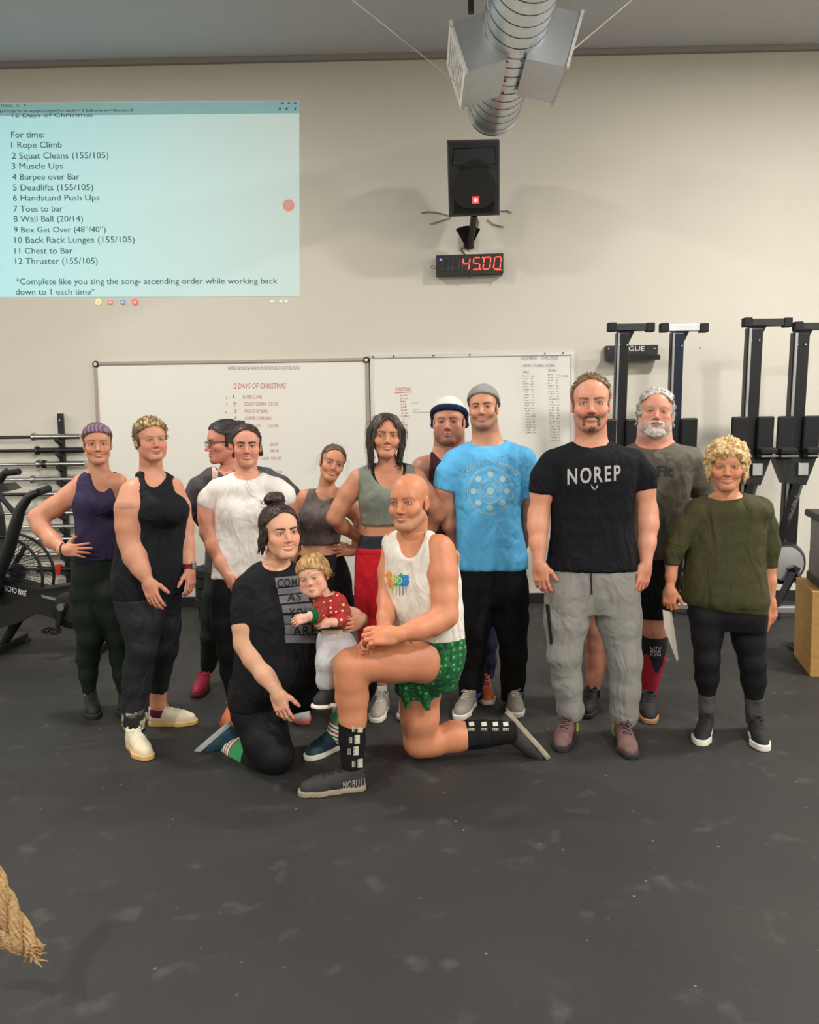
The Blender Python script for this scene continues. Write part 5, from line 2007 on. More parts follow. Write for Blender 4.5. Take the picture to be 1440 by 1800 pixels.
    def stamp_text(s, garment, body, px, py, w, hgt, m, name='print', slope=0.0, arc=0.0, off=0.0035, **kw):
        vs, fs = text_mesh(body, 1.0, **kw)
        x0, x1 = min(v[0] for v in vs), max(v[0] for v in vs)
        out = []
        for x, y in vs:
            t = (x - x0) / (x1 - x0)
            X = px + t * w
            Yp = py + slope * t * w - y * hgt - arc * (1 - (2 * t - 1) ** 2)
            if arc:
                X += y * hgt * (2 * t - 1) * 4 * arc / w * 0.5
            out.append((X, Yp))
        return s.stamp(garment, name, (out, fs), m, off=off)

    # ---- hair and hats, in head-local units
    def head_field(s, prims, h=0.0045, keep=None, cuts=()):
        lo, hi = bounds([q[0] for q in prims], 0.02)
        fld = Field(lo, hi, h)
        for q, k in prims:
            fld.add(q, k)
        if keep is not None:
            fld.keep(keep)
        for c in cuts:
            fld.cut(c, 0.004)
        return fld

    def head_object(s, name, fld, m, amp=0.0, flow=(120, 14, 90), c1=None, c2=None, mixf=0.5, label=None, fn=None, seed=1, streak=None, coat=None):
        v, f = fld.mesh()
        if len(v) == 0:
            return None
        v = relax(v, f, 1, 0.4)
        cols = None
        fl = np.array(flow)
        if amp:
            n = vnormals(v, f)
            d = vnoise(v * fl, seed) + 0.6 * vnoise(v * fl * 2.1, seed + 4)
            v2 = v + n * (amp * d)[:, None]
        else:
            v2 = v
        if fn is not None:
            v2 = fn(v2, v, f)
        if c1 is not None:
            w = smooth01(0.5 + mixf * (vnoise(v * fl * 1.3, seed + 8) + 0.5 * vnoise(v * fl * 2.9, seed + 2)))[:, None]
            if streak is not None:
                w = np.clip(streak(v, w[:, 0]), 0, 1)[:, None]
            cols = np.array(lin(c1)) * (1 - w) + np.array(lin(c2)) * w
        if coat is not None:
            v2, f, cols = s.strand_coat(v2, f, cols, *coat, seed)
        w = (v2 * s.hs) @ s.hR.T + s.hC
        o = put(name, np_mesh(name, w, f, cols), m, s.e)
        if label:
            o['label'] = label
        s.G[name] = (w, f, o)
        return o

    def hair(s, c1, c2, t=0.009, zf=0.072, temple=0.35, yb=0.012, nape=-0.07, adds=(), locks=(), flow=(120, 14, 90), amp=0.0018, cuts=(), wide=None, mixf=0.5,
             streak=None, label=None, back=1.0, sideburn=-0.02, name='hair', cap=True, h=0.0042, keep=True, seed=1, k=0.012, comb='back', target=(0, -0.11, 0.02), ns=650, slen=0.05, sr=0.0013):
        fw = s.face.get('wide', 1.0)
        pr = []
        if cap:
            pr.append((ell((0, -0.016, 0.040), (0.0745 * fw + t, 0.096 + t * back, 0.078 + t)), 0.01))
            pr.append((ell((0, 0.028, 0.030), (0.0640 * fw + t, 0.060 + t * .8, 0.062 + t)), 0.03))
            pr.append((ell((0, -0.040, -0.020), (0.064 * fw + t * .8, 0.060 + t * back, 0.055)), 0.03))
        def kf(X, Y, Z):
            ax_ = np.abs(X)
            front = zf - temple * X * X / 0.055 - Z              # above the hairline
            side = np.maximum(Y - yb + 0.25 * np.clip(Z, -1, 0.0), sideburn - Z)      # in front of the ear only above the sideburn
            behind = Y + 0.012
            g = np.minimum(front, np.minimum(side, behind))
            return np.maximum(g, nape - Z)
        if cap:
            fld = Field(*bounds([q[0] for q in pr] + [a[0] for a in adds] + [c for L in locks for c in chain(*L)], 0.02), h)
            for q, kk in pr:
                fld.add(q, kk)
            if keep:
                fld.keep(kf, 0.012)
        else:
            fld = Field(*bounds([a[0] for a in adds] + [c for L in locks for c in chain(*L)], 0.02), h)
        for a, kk in adds:
            fld.add(a, kk)
        for c in cuts:
            fld.cut(c, 0.006)
        for L in locks:
            for c in chain(*L):
                fld.add(c, 0.004)
        o = s.head_object(name, fld, M_HAIR, amp, flow, c1, c2, mixf, label, streak=streak, seed=seed, coat=(comb, target, ns, slen, sr))
        return o

    def strand_coat(s, v, f, cols, comb, target, ns, slen, sr, seed):
        """combed strands lying on the hair surface (head-local), appended to the same mesh"""
        bv = BVHTree.FromPolygons([tuple(p) for p in v], [tuple(q) for q in f])
        n = vnormals(v, f)
        rs = random.Random(seed + 77)
        T = Vector(target)
        V, F, Cc = [], [], []
        for _ in range(ns):
            i = rs.randrange(len(v))
            p = Vector(v[i])
            nn = Vector(n[i])
            if nn.length < .5:
                continue
            tone = np.clip(cols[i] * rs.choice((.55, .75, 1.0, 1.15, 1.4)), 0, 1)
            L = slen * rs.uniform(.6, 1.25)
            wob = Vector((rs.gauss(0, .12), rs.gauss(0, .12), rs.gauss(0, .12)))
            curl = Vector((rs.uniform(-1, 1), rs.uniform(-1, 1), rs.uniform(-1, .6)))
            pts = []
            for k in range(5):
                pts.append((p + nn * (.0012 + (.0015 if k == 2 else 0)), nn))
                if comb == 'back':
                    d = (T - p)
                elif comb == 'down':
                    d = Vector((p.x * .8, -.1, -1))
                elif comb == 'fwd':
                    d = Vector((p.x * 2, 1, -.15))
                else:
                    d = curl
                d = d.normalized() + wob
                d = d - nn * d.dot(nn)
                if comb == 'spike':
                    d = Vector((curl.x * .5, 1.0, .2)) + nn * .9
                if d.length < 1e-4:
                    break
                q = p + d.normalized() * (L / 4)
                h = bv.find_nearest(q)
                if h[0] is None:
                    break
                free = (h[0] - q).length
                nn = h[1]
                p = h[0] if free < .006 and comb != 'spike' else q
            if len(pts) < 3:
                continue
            b = len(V)
            for k, (q, m_) in enumerate(pts):
                t = (pts[min(k + 1, len(pts) - 1)][0] - pts[max(k - 1, 0)][0])
                t = t.normalized() if t.length > 1e-6 else Vector((0, 0, 1))
                w = t.cross(m_)
                w = w.normalized() if w.length > 1e-6 else t.orthogonal().normalized()
                r = sr * (.6, 1, 1, .8, .3)[k]
                V += [q + w * r, q + m_ * r * .8, q - w * r]
                Cc += [tone] * 3
            for k in range(len(pts) - 1):
                a, c = b + k * 3, b + k * 3 + 3
                F += [(a, a + 1, c + 1, c), (a + 1, a + 2, c + 2, c + 1)]
        if not V:
            return v, f, cols
        return np.concatenate([v, np.array(V)]), np.concatenate([f, np.array(F) + len(v)]), np.concatenate([cols, np.array(Cc)])

    def strands(s, name, curves, c1, r=0.0006):
        """single stray hairs / thin wisps as fine tubes, joined (too small to pick apart)"""
        mb = MB()
        for c in curves:
            mb.tube([s.H(p[0] + RN.gauss(0, .003), p[1] + RN.gauss(0, .003), p[2] + RN.gauss(0, .003)) for p in c], [r * s.hs * q for q in np.linspace(1, 0.5, len(c))], 4)
        o = mb.build(name, mat('wisp_%d_%d_%d' % c1, c1, 0.45, var=0.15), s.e)
        o['kind'] = 'stuff'
        return o


def ground_shoe(P, heel, toe, L, upper, sole, lace, lift=0.0, **kw):
    a, b = FL(*heel), FL(*toe)
    a.z = b.z = lift + 0.001
    o = make_shoe(P.e, a, b, (0, 0, 1), L, upper, sole, lace, **kw)
    return o


def shoe_surface(P, name, o):
    """register a shoe so that prints can be laid onto it"""
    me = o.data
    v = np.array([p.co[:] for p in me.vertices])
    f = np.array([p.vertices[:] for p in me.polygons])
    P.G[name] = (v, f, o)


HANG_L = dict(dir=(0.12, -0.08, -1), back=(-0.45, -0.9, 0), thumbdir=(1, -0.3, 0))
HANG_R = dict(dir=(-0.12, -0.08, -1), back=(0.45, -0.9, 0), thumbdir=(-1, -0.3, 0))
RN = random.Random(11)
M_LBLACK = mat('lace_black', (22, 22, 24), .8)
M_LWHITE = mat('lace_white', (222, 218, 208), .8)
M_SOLEW = mat('sole_white', (226, 220, 208), .6, var=.06)
M_SOLEB = mat('sole_black', (34, 33, 33), .7, var=.1)
M_LEGB = cloth('black_leggings', (24, 24, 27), .10, .6, .08, folds=.2)
M_LEGG = cloth('dark_green_leggings', (27, 36, 30), .12, .6, .08, folds=.2)


def U2(P, px, py, dy=0.0):
    return U(px, py, P.Y0 + dy)


# ================================================================== man in black shirt with grey joggers
def man_black_shirt():
    P = Person('man with goatee in a black lettered t-shirt and grey joggers, arms at his sides', 4.0, 0, (216, 152, 124), FL(1042, 1305))
    P.torso([(784, 1012, 1066, .5, .5), (798, 975, 1108, .46, .5), (830, 966, 1118, .56, .52), (880, 970, 1112, .6, .5), (930, 970, 1112, .6, .48),
             (980, 963, 1118, .6, .5), (1005, 958, 1122, .6, .52), (1040, 962, 1122, .58, .6), (1075, 968, 1118, .5, .55)])
    P.arm([(973, 814, 0, 44), (956, 840, 0, 46), (952, 867, 0, 44, 36), (947, 905, .0, 35), (946, 925, -.02, 35), (946, 955, -.05, 29), (948, 990, -.08, 20)], cov=3,
          hand=dict(HANG_L, scale=1.0, curl=(.35, .4, .45, .5), red=.5))
    P.arm([(1111, 811, 0, 44), (1129, 836, 0, 46), (1132, 860, 0, 44, 38), (1137, 900, 0, 37), (1139, 922, -.02, 36), (1138, 955, -.05, 29), (1136, 992, -.08, 20)], cov=3,
          hand=dict(HANG_R, dir=(-.2, -.08, -1), scale=1.0, curl=(.35, .4, .45, .5), red=.5))
    P.leg([(1000, 1040, 0, 82), (996, 1090, 0, 76), (992, 1150, -.02, 58), (997, 1200, 0, 50), (1003, 1246, .02, 44), (1004, 1262, .02, 34, 24)], cov=6, tight=.8)
    P.leg([(1082, 1040, 0, 82), (1088, 1090, 0, 76), (1099, 1160, -.02, 56), (1099, 1210, 0, 52), (1097, 1255, .02, 48), (1094, 1272, .02, 36, 24)], cov=6, tight=.8)
    P.neck(1039, 780, 54, .03)
    P.head((1040, 660), (1038, 757), yaw=2, pitch=-1, dy=-.02, smile=.75, open=.0035, brow=(104, 72, 52), browdens=.7, jaw=1.02, iris=(90, 110, 120), blush=.7,
           stubble=((96, 66, 50), .3), wide=.98)
    P.build_body()
    P.top('t_shirt', cloth('black_tee', (21, 22, 27), .10), hem=1003, neck=(1039, 772, 29, 15), wr=.010)
    P.bottom('joggers', cloth('grey_jersey', (142, 140, 136), .06, vscale=16), 984, wr=.007)
    P.hair((98, 74, 54), (146, 114, 84), t=.007, zf=.098, temple=.42, yb=.026, nape=-.055, sideburn=-.02, amp=.003, flow=(110, 40, 60), comb='spike', slen=.007, ns=1100, sr=.0010)
    gp = [((ell((0, .078, -.098), (.020, .016, .015))), .008)]
    for q in (-1, 1):
        gp.append((cone((q * .029, .082, -.058), (q * .027, .078, -.088), .0070, .0080), .006))
        gp.append((cone((q * .029, .084, -.056), (q * .005, .098, -.0515), .0062, .0062), .004))
        gp.append((cone((q * .025, .078, -.088), (0, .082, -.106), .0085, .010), .008))
    P.head_object('goatee', P.head_field(gp, .003), M_HAIR, .0015, (150, 150, 60), (74, 52, 40), (118, 88, 64))
    MW = mat('silver_print', (176, 176, 172), .6, var=.15, vscale=200)
    P.stamp_text('t_shirt', 'NOREP', 998, 851, 93, 26, MW, slope=-.075, spacing=1.25, offset=.03)
    P.stamp('t_shirt', 'print_emblem', ([(1039, 851), (1043, 856), (1045.5, 860.5), (1048, 856), (1052, 850.5), (1051, 857), (1047.5, 859.5), (1045.5, 862), (1043, 859.5), (1040, 857)],
            [(0, 1, 8, 9), (1, 2, 7, 8), (2, 3, 6, 7), (3, 4, 5, 6)]), MW)
    P.stamp('joggers', 'drawstring', ([(1037, 1003), (1040, 1003), (1042, 1045), (1039, 1045)], [(0, 1, 2, 3)]), M_LBLACK, off=.004)
    P.stamp('joggers', 'zip_pocket', ([(960, 1062), (966, 1062), (972, 1130), (968, 1134)], [(0, 1, 2, 3)]), M_LBLACK, off=.004)
    M1 = mat('shoe_burgundy', (112, 82, 78), .7, var=.45, vscale=18, bump=.3, bscale=250)
    lime = mat('lime_heel', (146, 176, 60), .6)
    for h_, t_, sx in (((1000, 1288), (985, 1322), 1), ((1090, 1296), (1112, 1336), -1)):
        o = ground_shoe(P, h_, t_, .295, M1, M_SOLEB, M_LBLACK)
        c = FL(*h_)
        MB().box(c + Vector((sx * .034, -.02, .045)), (.012, .06, .045), bev=.004).build('heel_clip', lime, o)
    return P


# ================================================================== man in blue t-shirt with grey beanie
def man_blue_shirt():
    P = Person('tall man in a sky blue printed t-shirt, grey beanie and black trousers', 4.5, 0, (208, 148, 118), FL(862, 1245))
    P.torso([(779, 830, 885, .5, .5), (792, 806, 918, .46, .5), (830, 798, 921, .56, .52), (870, 800, 918, .6, .5), (910, 802, 914, .6, .5), (952, 803, 921, .6, .5),
             (1000, 804, 928, .6, .5), (1030, 806, 927, .55, .6), (1060, 810, 924, .5, .55)])
    P.arm([(805, 812, 0, 46), (788, 836, 0, 46), (781, 860, .0, 40, 32), (784, 890, .03, 30), (790, 920, .07, 28), (804, 955, .15, 24), (826, 982, .2, 19)], cov=3,
          hand=dict(dir=(.7, .1, -.5), back=(0, 1, 0), thumbdir=(0, 0, 1), scale=.95))
    P.arm([(918, 809, 0, 46), (930, 838, 0, 44), (930, 873, .02, 34, 26), (928, 900, .05, 26), (926, 925, .08, 25), (918, 955, .15, 22), (898, 985, .2, 18)], cov=3,
          hand=dict(dir=(-.7, .1, -.5), back=(0, 1, 0), thumbdir=(0, 0, 1), scale=.95))
    P.leg([(838, 1035, 0, 66), (834, 1090, 0, 60), (829, 1150, -.02, 48), (828, 1190, 0, 44), (827, 1226, .02, 40, 24)], cov=5, tight=.75)
    P.leg([(895, 1035, 0, 66), (899, 1090, 0, 58), (903, 1150, -.02, 46), (902, 1190, 0, 42), (901, 1229, .02, 40, 24)], cov=5, tight=.75)
    P.neck(857, 776, 47, .03)
    P.head((850, 680), (849, 754), yaw=-6, pitch=3, roll=2, dy=-.02, smile=.7, open=.0025, brow=(84, 58, 42), browdens=.8, jaw=1.0, blush=.4, stubble=((124, 92, 72), .5), wide=.97, eye=.8)
    P.build_body()
    P.top('t_shirt', cloth('sky_blue_tee', (100, 190, 244), .10, vscale=5), hem=1001, neck=(858, 772, 33, 15), wr=.010)
    P.bottom('trousers', cloth('black_trousers', (24, 24, 26), .12), 984, wr=.008, seed=7)
    P.hair((92, 66, 48), (124, 94, 68), t=.004, zf=.082, temple=.3, yb=.022, sideburn=-.02, amp=.001)
    # beanie: thin knit, high over the forehead, low behind the ears
    pr = [(ell((0, -.022, .044), (.088, .112, .092)), .01), (ell((0, .022, .036), (.078, .072, .074)), .03), (ell((0, -.055, .01), (.084, .075, .065)), .03)]
    fld = P.head_field(pr, .005, lambda X, Y, Z: np.maximum(.040 + .42 * Y - Z, -.04 - Z) + 0 * X)

    def rib(v2, v, f):
        n = vnormals(v, f)
        a = np.arctan2(v[:, 0], v[:, 1])
        return v + n * (.0012 * np.sin(a * 60))[:, None]
    P.head_object('beanie', fld, cloth('grey_knit', (150, 148, 150), .10, bump=.3, bscale=140), fn=rib)
    pale = mat('pale_blue_print', (176, 214, 222), .8, var=.2, vscale=150)
    # print: ring of discs around a sun, with an arched caption
    cx, cy = 862, 863

    def ring(r0, r1, n=40):
        vs = [(cx + r * math.cos(2 * math.pi * i / n), cy + r * 1.02 * math.sin(2 * math.pi * i / n)) for r in (r0, r1) for i in range(n)]
        return vs, [(i, (i + 1) % n, n + (i + 1) % n, n + i) for i in range(n)]
    for r0, r1 in ((39.3, 40.6), (36.8, 37.6), (20.5, 21.7), (17.8, 18.5), (9.5, 10.6)):
        P.stamp('t_shirt', 'print_ring', ring(r0, r1), pale, cuts=1)
    for i in range(8):
        a = 2 * math.pi * i / 8 + math.pi / 2
        x, y = cx + 29.5 * math.cos(a), cy + 29.5 * math.sin(a)
        vs = [(x + 5.6 * math.cos(2 * math.pi * j / 14), y + 5.6 * math.sin(2 * math.pi * j / 14)) for j in range(14)]
        P.stamp('t_shirt', 'print_disc', (vs, [tuple(range(14))]), pale, cuts=1)
        a2 = a + math.pi / 8
        for k2 in (0, 1):
            a2 = a + math.pi / 8 * k2
            P.stamp('t_shirt', 'print_ray', ([(cx + 12 * math.cos(a2 - .1), cy + 12 * math.sin(a2 - .1)), (cx + 17 * math.cos(a2), cy + 17 * math.sin(a2)), (cx + 12 * math.cos(a2 + .1), cy + 12 * math.sin(a2 + .1))], [(0, 1, 2)]), pale, cuts=0)
    P.stamp('t_shirt', 'print_sun', ([(cx + 7 * math.cos(2 * math.pi * j / 16), cy + 7 * math.sin(2 * math.pi * j / 16)) for j in range(16)], [tuple(range(16))]), pale, cuts=1)
    P.stamp_text('t_shirt', 'COSMIC DREAMING', 815, 838, 92, 8.5, pale, arc=23)
    G1 = mat('shoe_grey', (150, 142, 134), .7, var=.12, vscale=40, bump=.2, bscale=300)
    BL = mat('shoe_blue', (44, 74, 176), .6)
    for h_, t_ in (((830, 1238), (806, 1266)), ((904, 1238), (908, 1256))):
        o = ground_shoe(P, h_, t_, .29, G1, M_SOLEW, M_LWHITE)
        c = FL(*h_)
        ring_ = [c + Vector((math.cos(a) * .040, math.sin(a) * .045 - .012, .074 + .012 * math.sin(a))) for a in [2 * math.pi * j / 20 for j in range(20)]]
        MB().tube(ring_, .013, 8, closed=True).build('ankle_strap', BL, o, smooth=True)
    return P


# ================================================================== bald man kneeling in front
def man_kneeling():
    P = Person('bald man in a white tank and green elf shorts, kneeling on one knee in front', 3.6, -48, (206, 136, 100), FL(700, 1350))
    P.torso([(945, 700, 768, .55, .5), (958, 688, 792, .6, .6), (1000, 683, 802, .68, .6), (1040, 682, 806, .68, .58), (1080, 684, 808, .66, .58), (1110, 692, 810, .66, .6),
             (1140, 704, 812, .66, .66), (1170, 712, 806, .66, .7), (1205, 722, 796, .6, .6)])
    P.arm([(771, 968, -.10, 58), (778, 1010, -.14, 54), (782, 1050, -.17, 46), (783, 1082, -.19, 44), (762, 1096, -.22, 42), (735, 1106, -.26, 38), (698, 1116, -.30, 28)],
          hand=dict(dir=(-1, -.15, .0), back=(-.1, -.75, .65), thumbdir=(0, .3, 1), curl=(1.15, 1.2, 1.2, 1.2), base_curl=.35, spread=.02, thumb=(.35, .9, -.25), scale=1.12, red=.35))
    P.arm([(697, 958, .12, 50), (684, 1005, .08, 38), (680, 1055, .0, 33), (678, 1085, -.1, 30), (674, 1108, -.22, 26)],
          hand=dict(dir=(-.8, -.3, -.35), back=(-.2, .4, .8), thumbdir=(.1, -1, .3), curl=(.9, .9, .9, .9), scale=1.05))
    P.leg([(764, 1158, -.06, 92), (748, 1158, -.09, 92, 84), (690, 1160, -.15, 80), (645, 1164, -.20, 66), (617, 1170, -.22, 60), (617, 1195, -.22, 56), (619, 1225, -.20, 58), (620, 1262, -.2, 48),
           (619, 1300, -.2, 42), (620, 1345, -.2, 34)], cov=2)
    P.leg([(738, 1180, .04, 84), (738, 1214, .05, 84, 74), (738, 1260, .06, 68), (738, 1303, .08, 56), (760, 1304, .10, 50), (800, 1294, .12, 54), (845, 1291, .14, 46), (890, 1288, .16, 32)], cov=2)
    P.neck(724, 945, 51, .02)
    P.head((720, 834), (717, 930), yaw=-26, pitch=1, roll=3, dy=-.04, smile=.7, open=.0025, brow=(120, 86, 62), browdens=.55, jaw=1.03, iris=(100, 110, 110), blush=.5,
           stubble=((168, 140, 120), .35), wide=.97, nose=1.05, eye=.85)
    P.paint(771, 968, -.25, (.06, .06, .07), (196, 112, 84), .5, 1.0)
    P.build_body()
    wt = cloth('white_tank', (226, 220, 208), .05, vscale=6)
    P.top('tank_top', wt, hem=1132, neck=(722, 938, 26, 46, -.09), armholes=[(784, 972, 30, 62, .13, -.12), (694, 960, 18, 44, .09, .16)], sleeves=False, wr=.007, tilt=(-.38, 0), grow=.004, h=.0075)
    # splashes of print
    for px, py, r_, c_ in ((684, 1012, 6, (240, 150, 60)), (688, 1026, 6, (236, 140, 50)), (694, 1018, 6, (190, 205, 70)), (700, 1022, 7, (80, 180, 80)), (706, 1014, 5, (70, 175, 110)),
                           (711, 1022, 8, (40, 130, 210)), (714, 1016, 5, (50, 140, 220))):
        n = 14
        vs = [(px + r_ * (1 + .25 * math.sin(5 * a + px)) * math.cos(a), py + r_ * 1.25 * (1 + .25 * math.sin(4 * a + py)) * math.sin(a)) for a in [2 * math.pi * j / n for j in range(n)]]
        P.stamp('tank_top', 'print_splash', (vs, [tuple(range(n))]), mat('ink_%d' % px, c_, .8, var=.2, vscale=90), cuts=2)
    for px, y1, c_ in ((690, 1044, (200, 200, 80)), (697, 1046, (90, 185, 90)), (703, 1048, (70, 170, 120)), (709, 1046, (60, 110, 150)), (714, 1042, (60, 110, 160))):
        P.stamp('tank_top', 'print_drip', ([(px - .8, 1026), (px + .8, 1026), (px + .5, y1), (px - .5, y1)], [(0, 1, 2, 3)]), mat('ink_drip_%d' % px, c_, .8))
    P.stamp_text('tank_top', 'NO', 690, 1026, 18, 11, wt, name='print_lettering')
    gr = knit_material('green_fairisle', (24, 104, 54), (96, 190, 110), (14, 44, 28), 34)
    tabs = []
    for (a, b) in (((710, 1192), (716, 1243)), ((744, 1202), (752, 1246)), ((772, 1196), (762, 1226)), ((728, 1200), (730, 1222))):
        tabs.append((cone(P.p(a[0], a[1], -.06), P.p(b[0], b[1], -.06), .044 if a[0] != 728 else .03, .010), .010))
    P.bottom('elf_shorts', gr, 1112, tuck=0, adds=tabs, wr=.004, grow=.006, h=.0065)
    for px, py in ((716, 1243), (752, 1244), (722, 1127)):
        c = P.p(px, py, -.065 if py > 1200 else -.17)
        MB().lathe(c, (0, 0, 1), [(-.007, .002), (-.005, .006), (0, .0075), (.005, .006), (.007, .002)], 10).build('bell', M_STEEL, P.e, smooth=True)
    sb = cloth('black_sock', (24, 24, 26), .1, .9)
    P.tube_wear('sock', sb, [(619, 1266, -.2, 47), (619, 1300, -.2, 44), (620, 1348, -.2, 37)], grow=.004)
    P.G['sock_front'] = P.G['sock']
    P.tube_wear('sock', sb, [(818, 1292, .13, 52), (850, 1290, .14, 47), (905, 1286, .16, 36)], grow=.004)
    P.G['sock_back'] = P.G['sock']
    pw = mat('sock_print', (206, 204, 186), .8)
    for i, (px, py) in enumerate(((622, 1283), (617, 1303), (615, 1323), (622, 1345))):
        P.stamp('sock_front', 'print_block', ([(px + 8, py - 11), (px + 15, py - 12), (px + 15, py + 4), (px + 8, py + 4)], [(0, 1, 2, 3)]), pw, cuts=1)
        P.stamp_text('sock_front', 'BEEFIT', px + 6, py + 4, 6, 15, pw)
        P.stamp_text('sock_front', 'III', px - 3, py + 3, 5, 11, pw)
    for px in (824, 846, 866, 884):
        P.stamp('sock_back', 'print_block', ([(px, 1270), (px + 9, 1269), (px + 10, 1276), (px + 1, 1277)], [(0, 1, 2, 3)]), pw, cuts=1)
        P.stamp_text('sock_back', 'MMM', px, 1285, 10, 5, pw)
    SH = mat('shoe_charcoal', (46, 45, 45), .75, var=.1, vscale=80, bump=.25, bscale=420)
    SO = mat('sole_sand', (148, 140, 118), .7, var=.05)
    o = ground_shoe(P, (646, 1386), (522, 1399), .30, SH, SO, M_LBLACK, W=.98, sole_h=.024)
    shoe_surface(P, 'shoe_front', o)
    P.stamp_text('shoe_front', 'NOBULL', 603, 1386, 40, 12, mat('shoe_print', (190, 186, 178), .7), slope=-.16, spacing=1.2)
    make_shoe(P.e, U(902, 1258, 3.80), U(958, 1321, 3.74), (-.72, -.25, -.55), .30, SH, SO, M_LBLACK, W=.98, sole_h=.024)
    return P


def knit_material(name, base, c2, c3, scale):
    """fair-isle style knit: rows of motifs on a ground colour"""
    m = bpy.data.materials.new(name)
    m.use_nodes = True
    nt = m.node_tree
    b = nt.nodes['Principled BSDF']
    b.inputs['Roughness'].default_value = .9
    tc = nt.nodes.new('ShaderNodeTexCoord')
    v1 = nt.nodes.new('ShaderNodeTexVoronoi')
    v1.inputs['Scale'].default_value = scale
    v1.inputs['Randomness'].default_value = .35
    v1.distance = 'CHEBYCHEV'
    nt.links.new(tc.outputs['Object'], v1.inputs['Vector'])
    r1 = nt.nodes.new('ShaderNodeValToRGB')
    r1.color_ramp.interpolation = 'CONSTANT'
    E = r1.color_ramp.elements
    E[0].position, E[0].color = 0, (*lin(c2), 1)
    E[1].position, E[1].color = .17, (*lin(base), 1)
    e = E.new(.42)
    e.color = (*lin(c3), 1)
    e = E.new(.50)
    e.color = (*lin(base), 1)
    nt.links.new(v1.outputs['Distance'], r1.inputs[0])
    nt.links.new(r1.outputs[0], b.inputs['Base Color'])
    return m


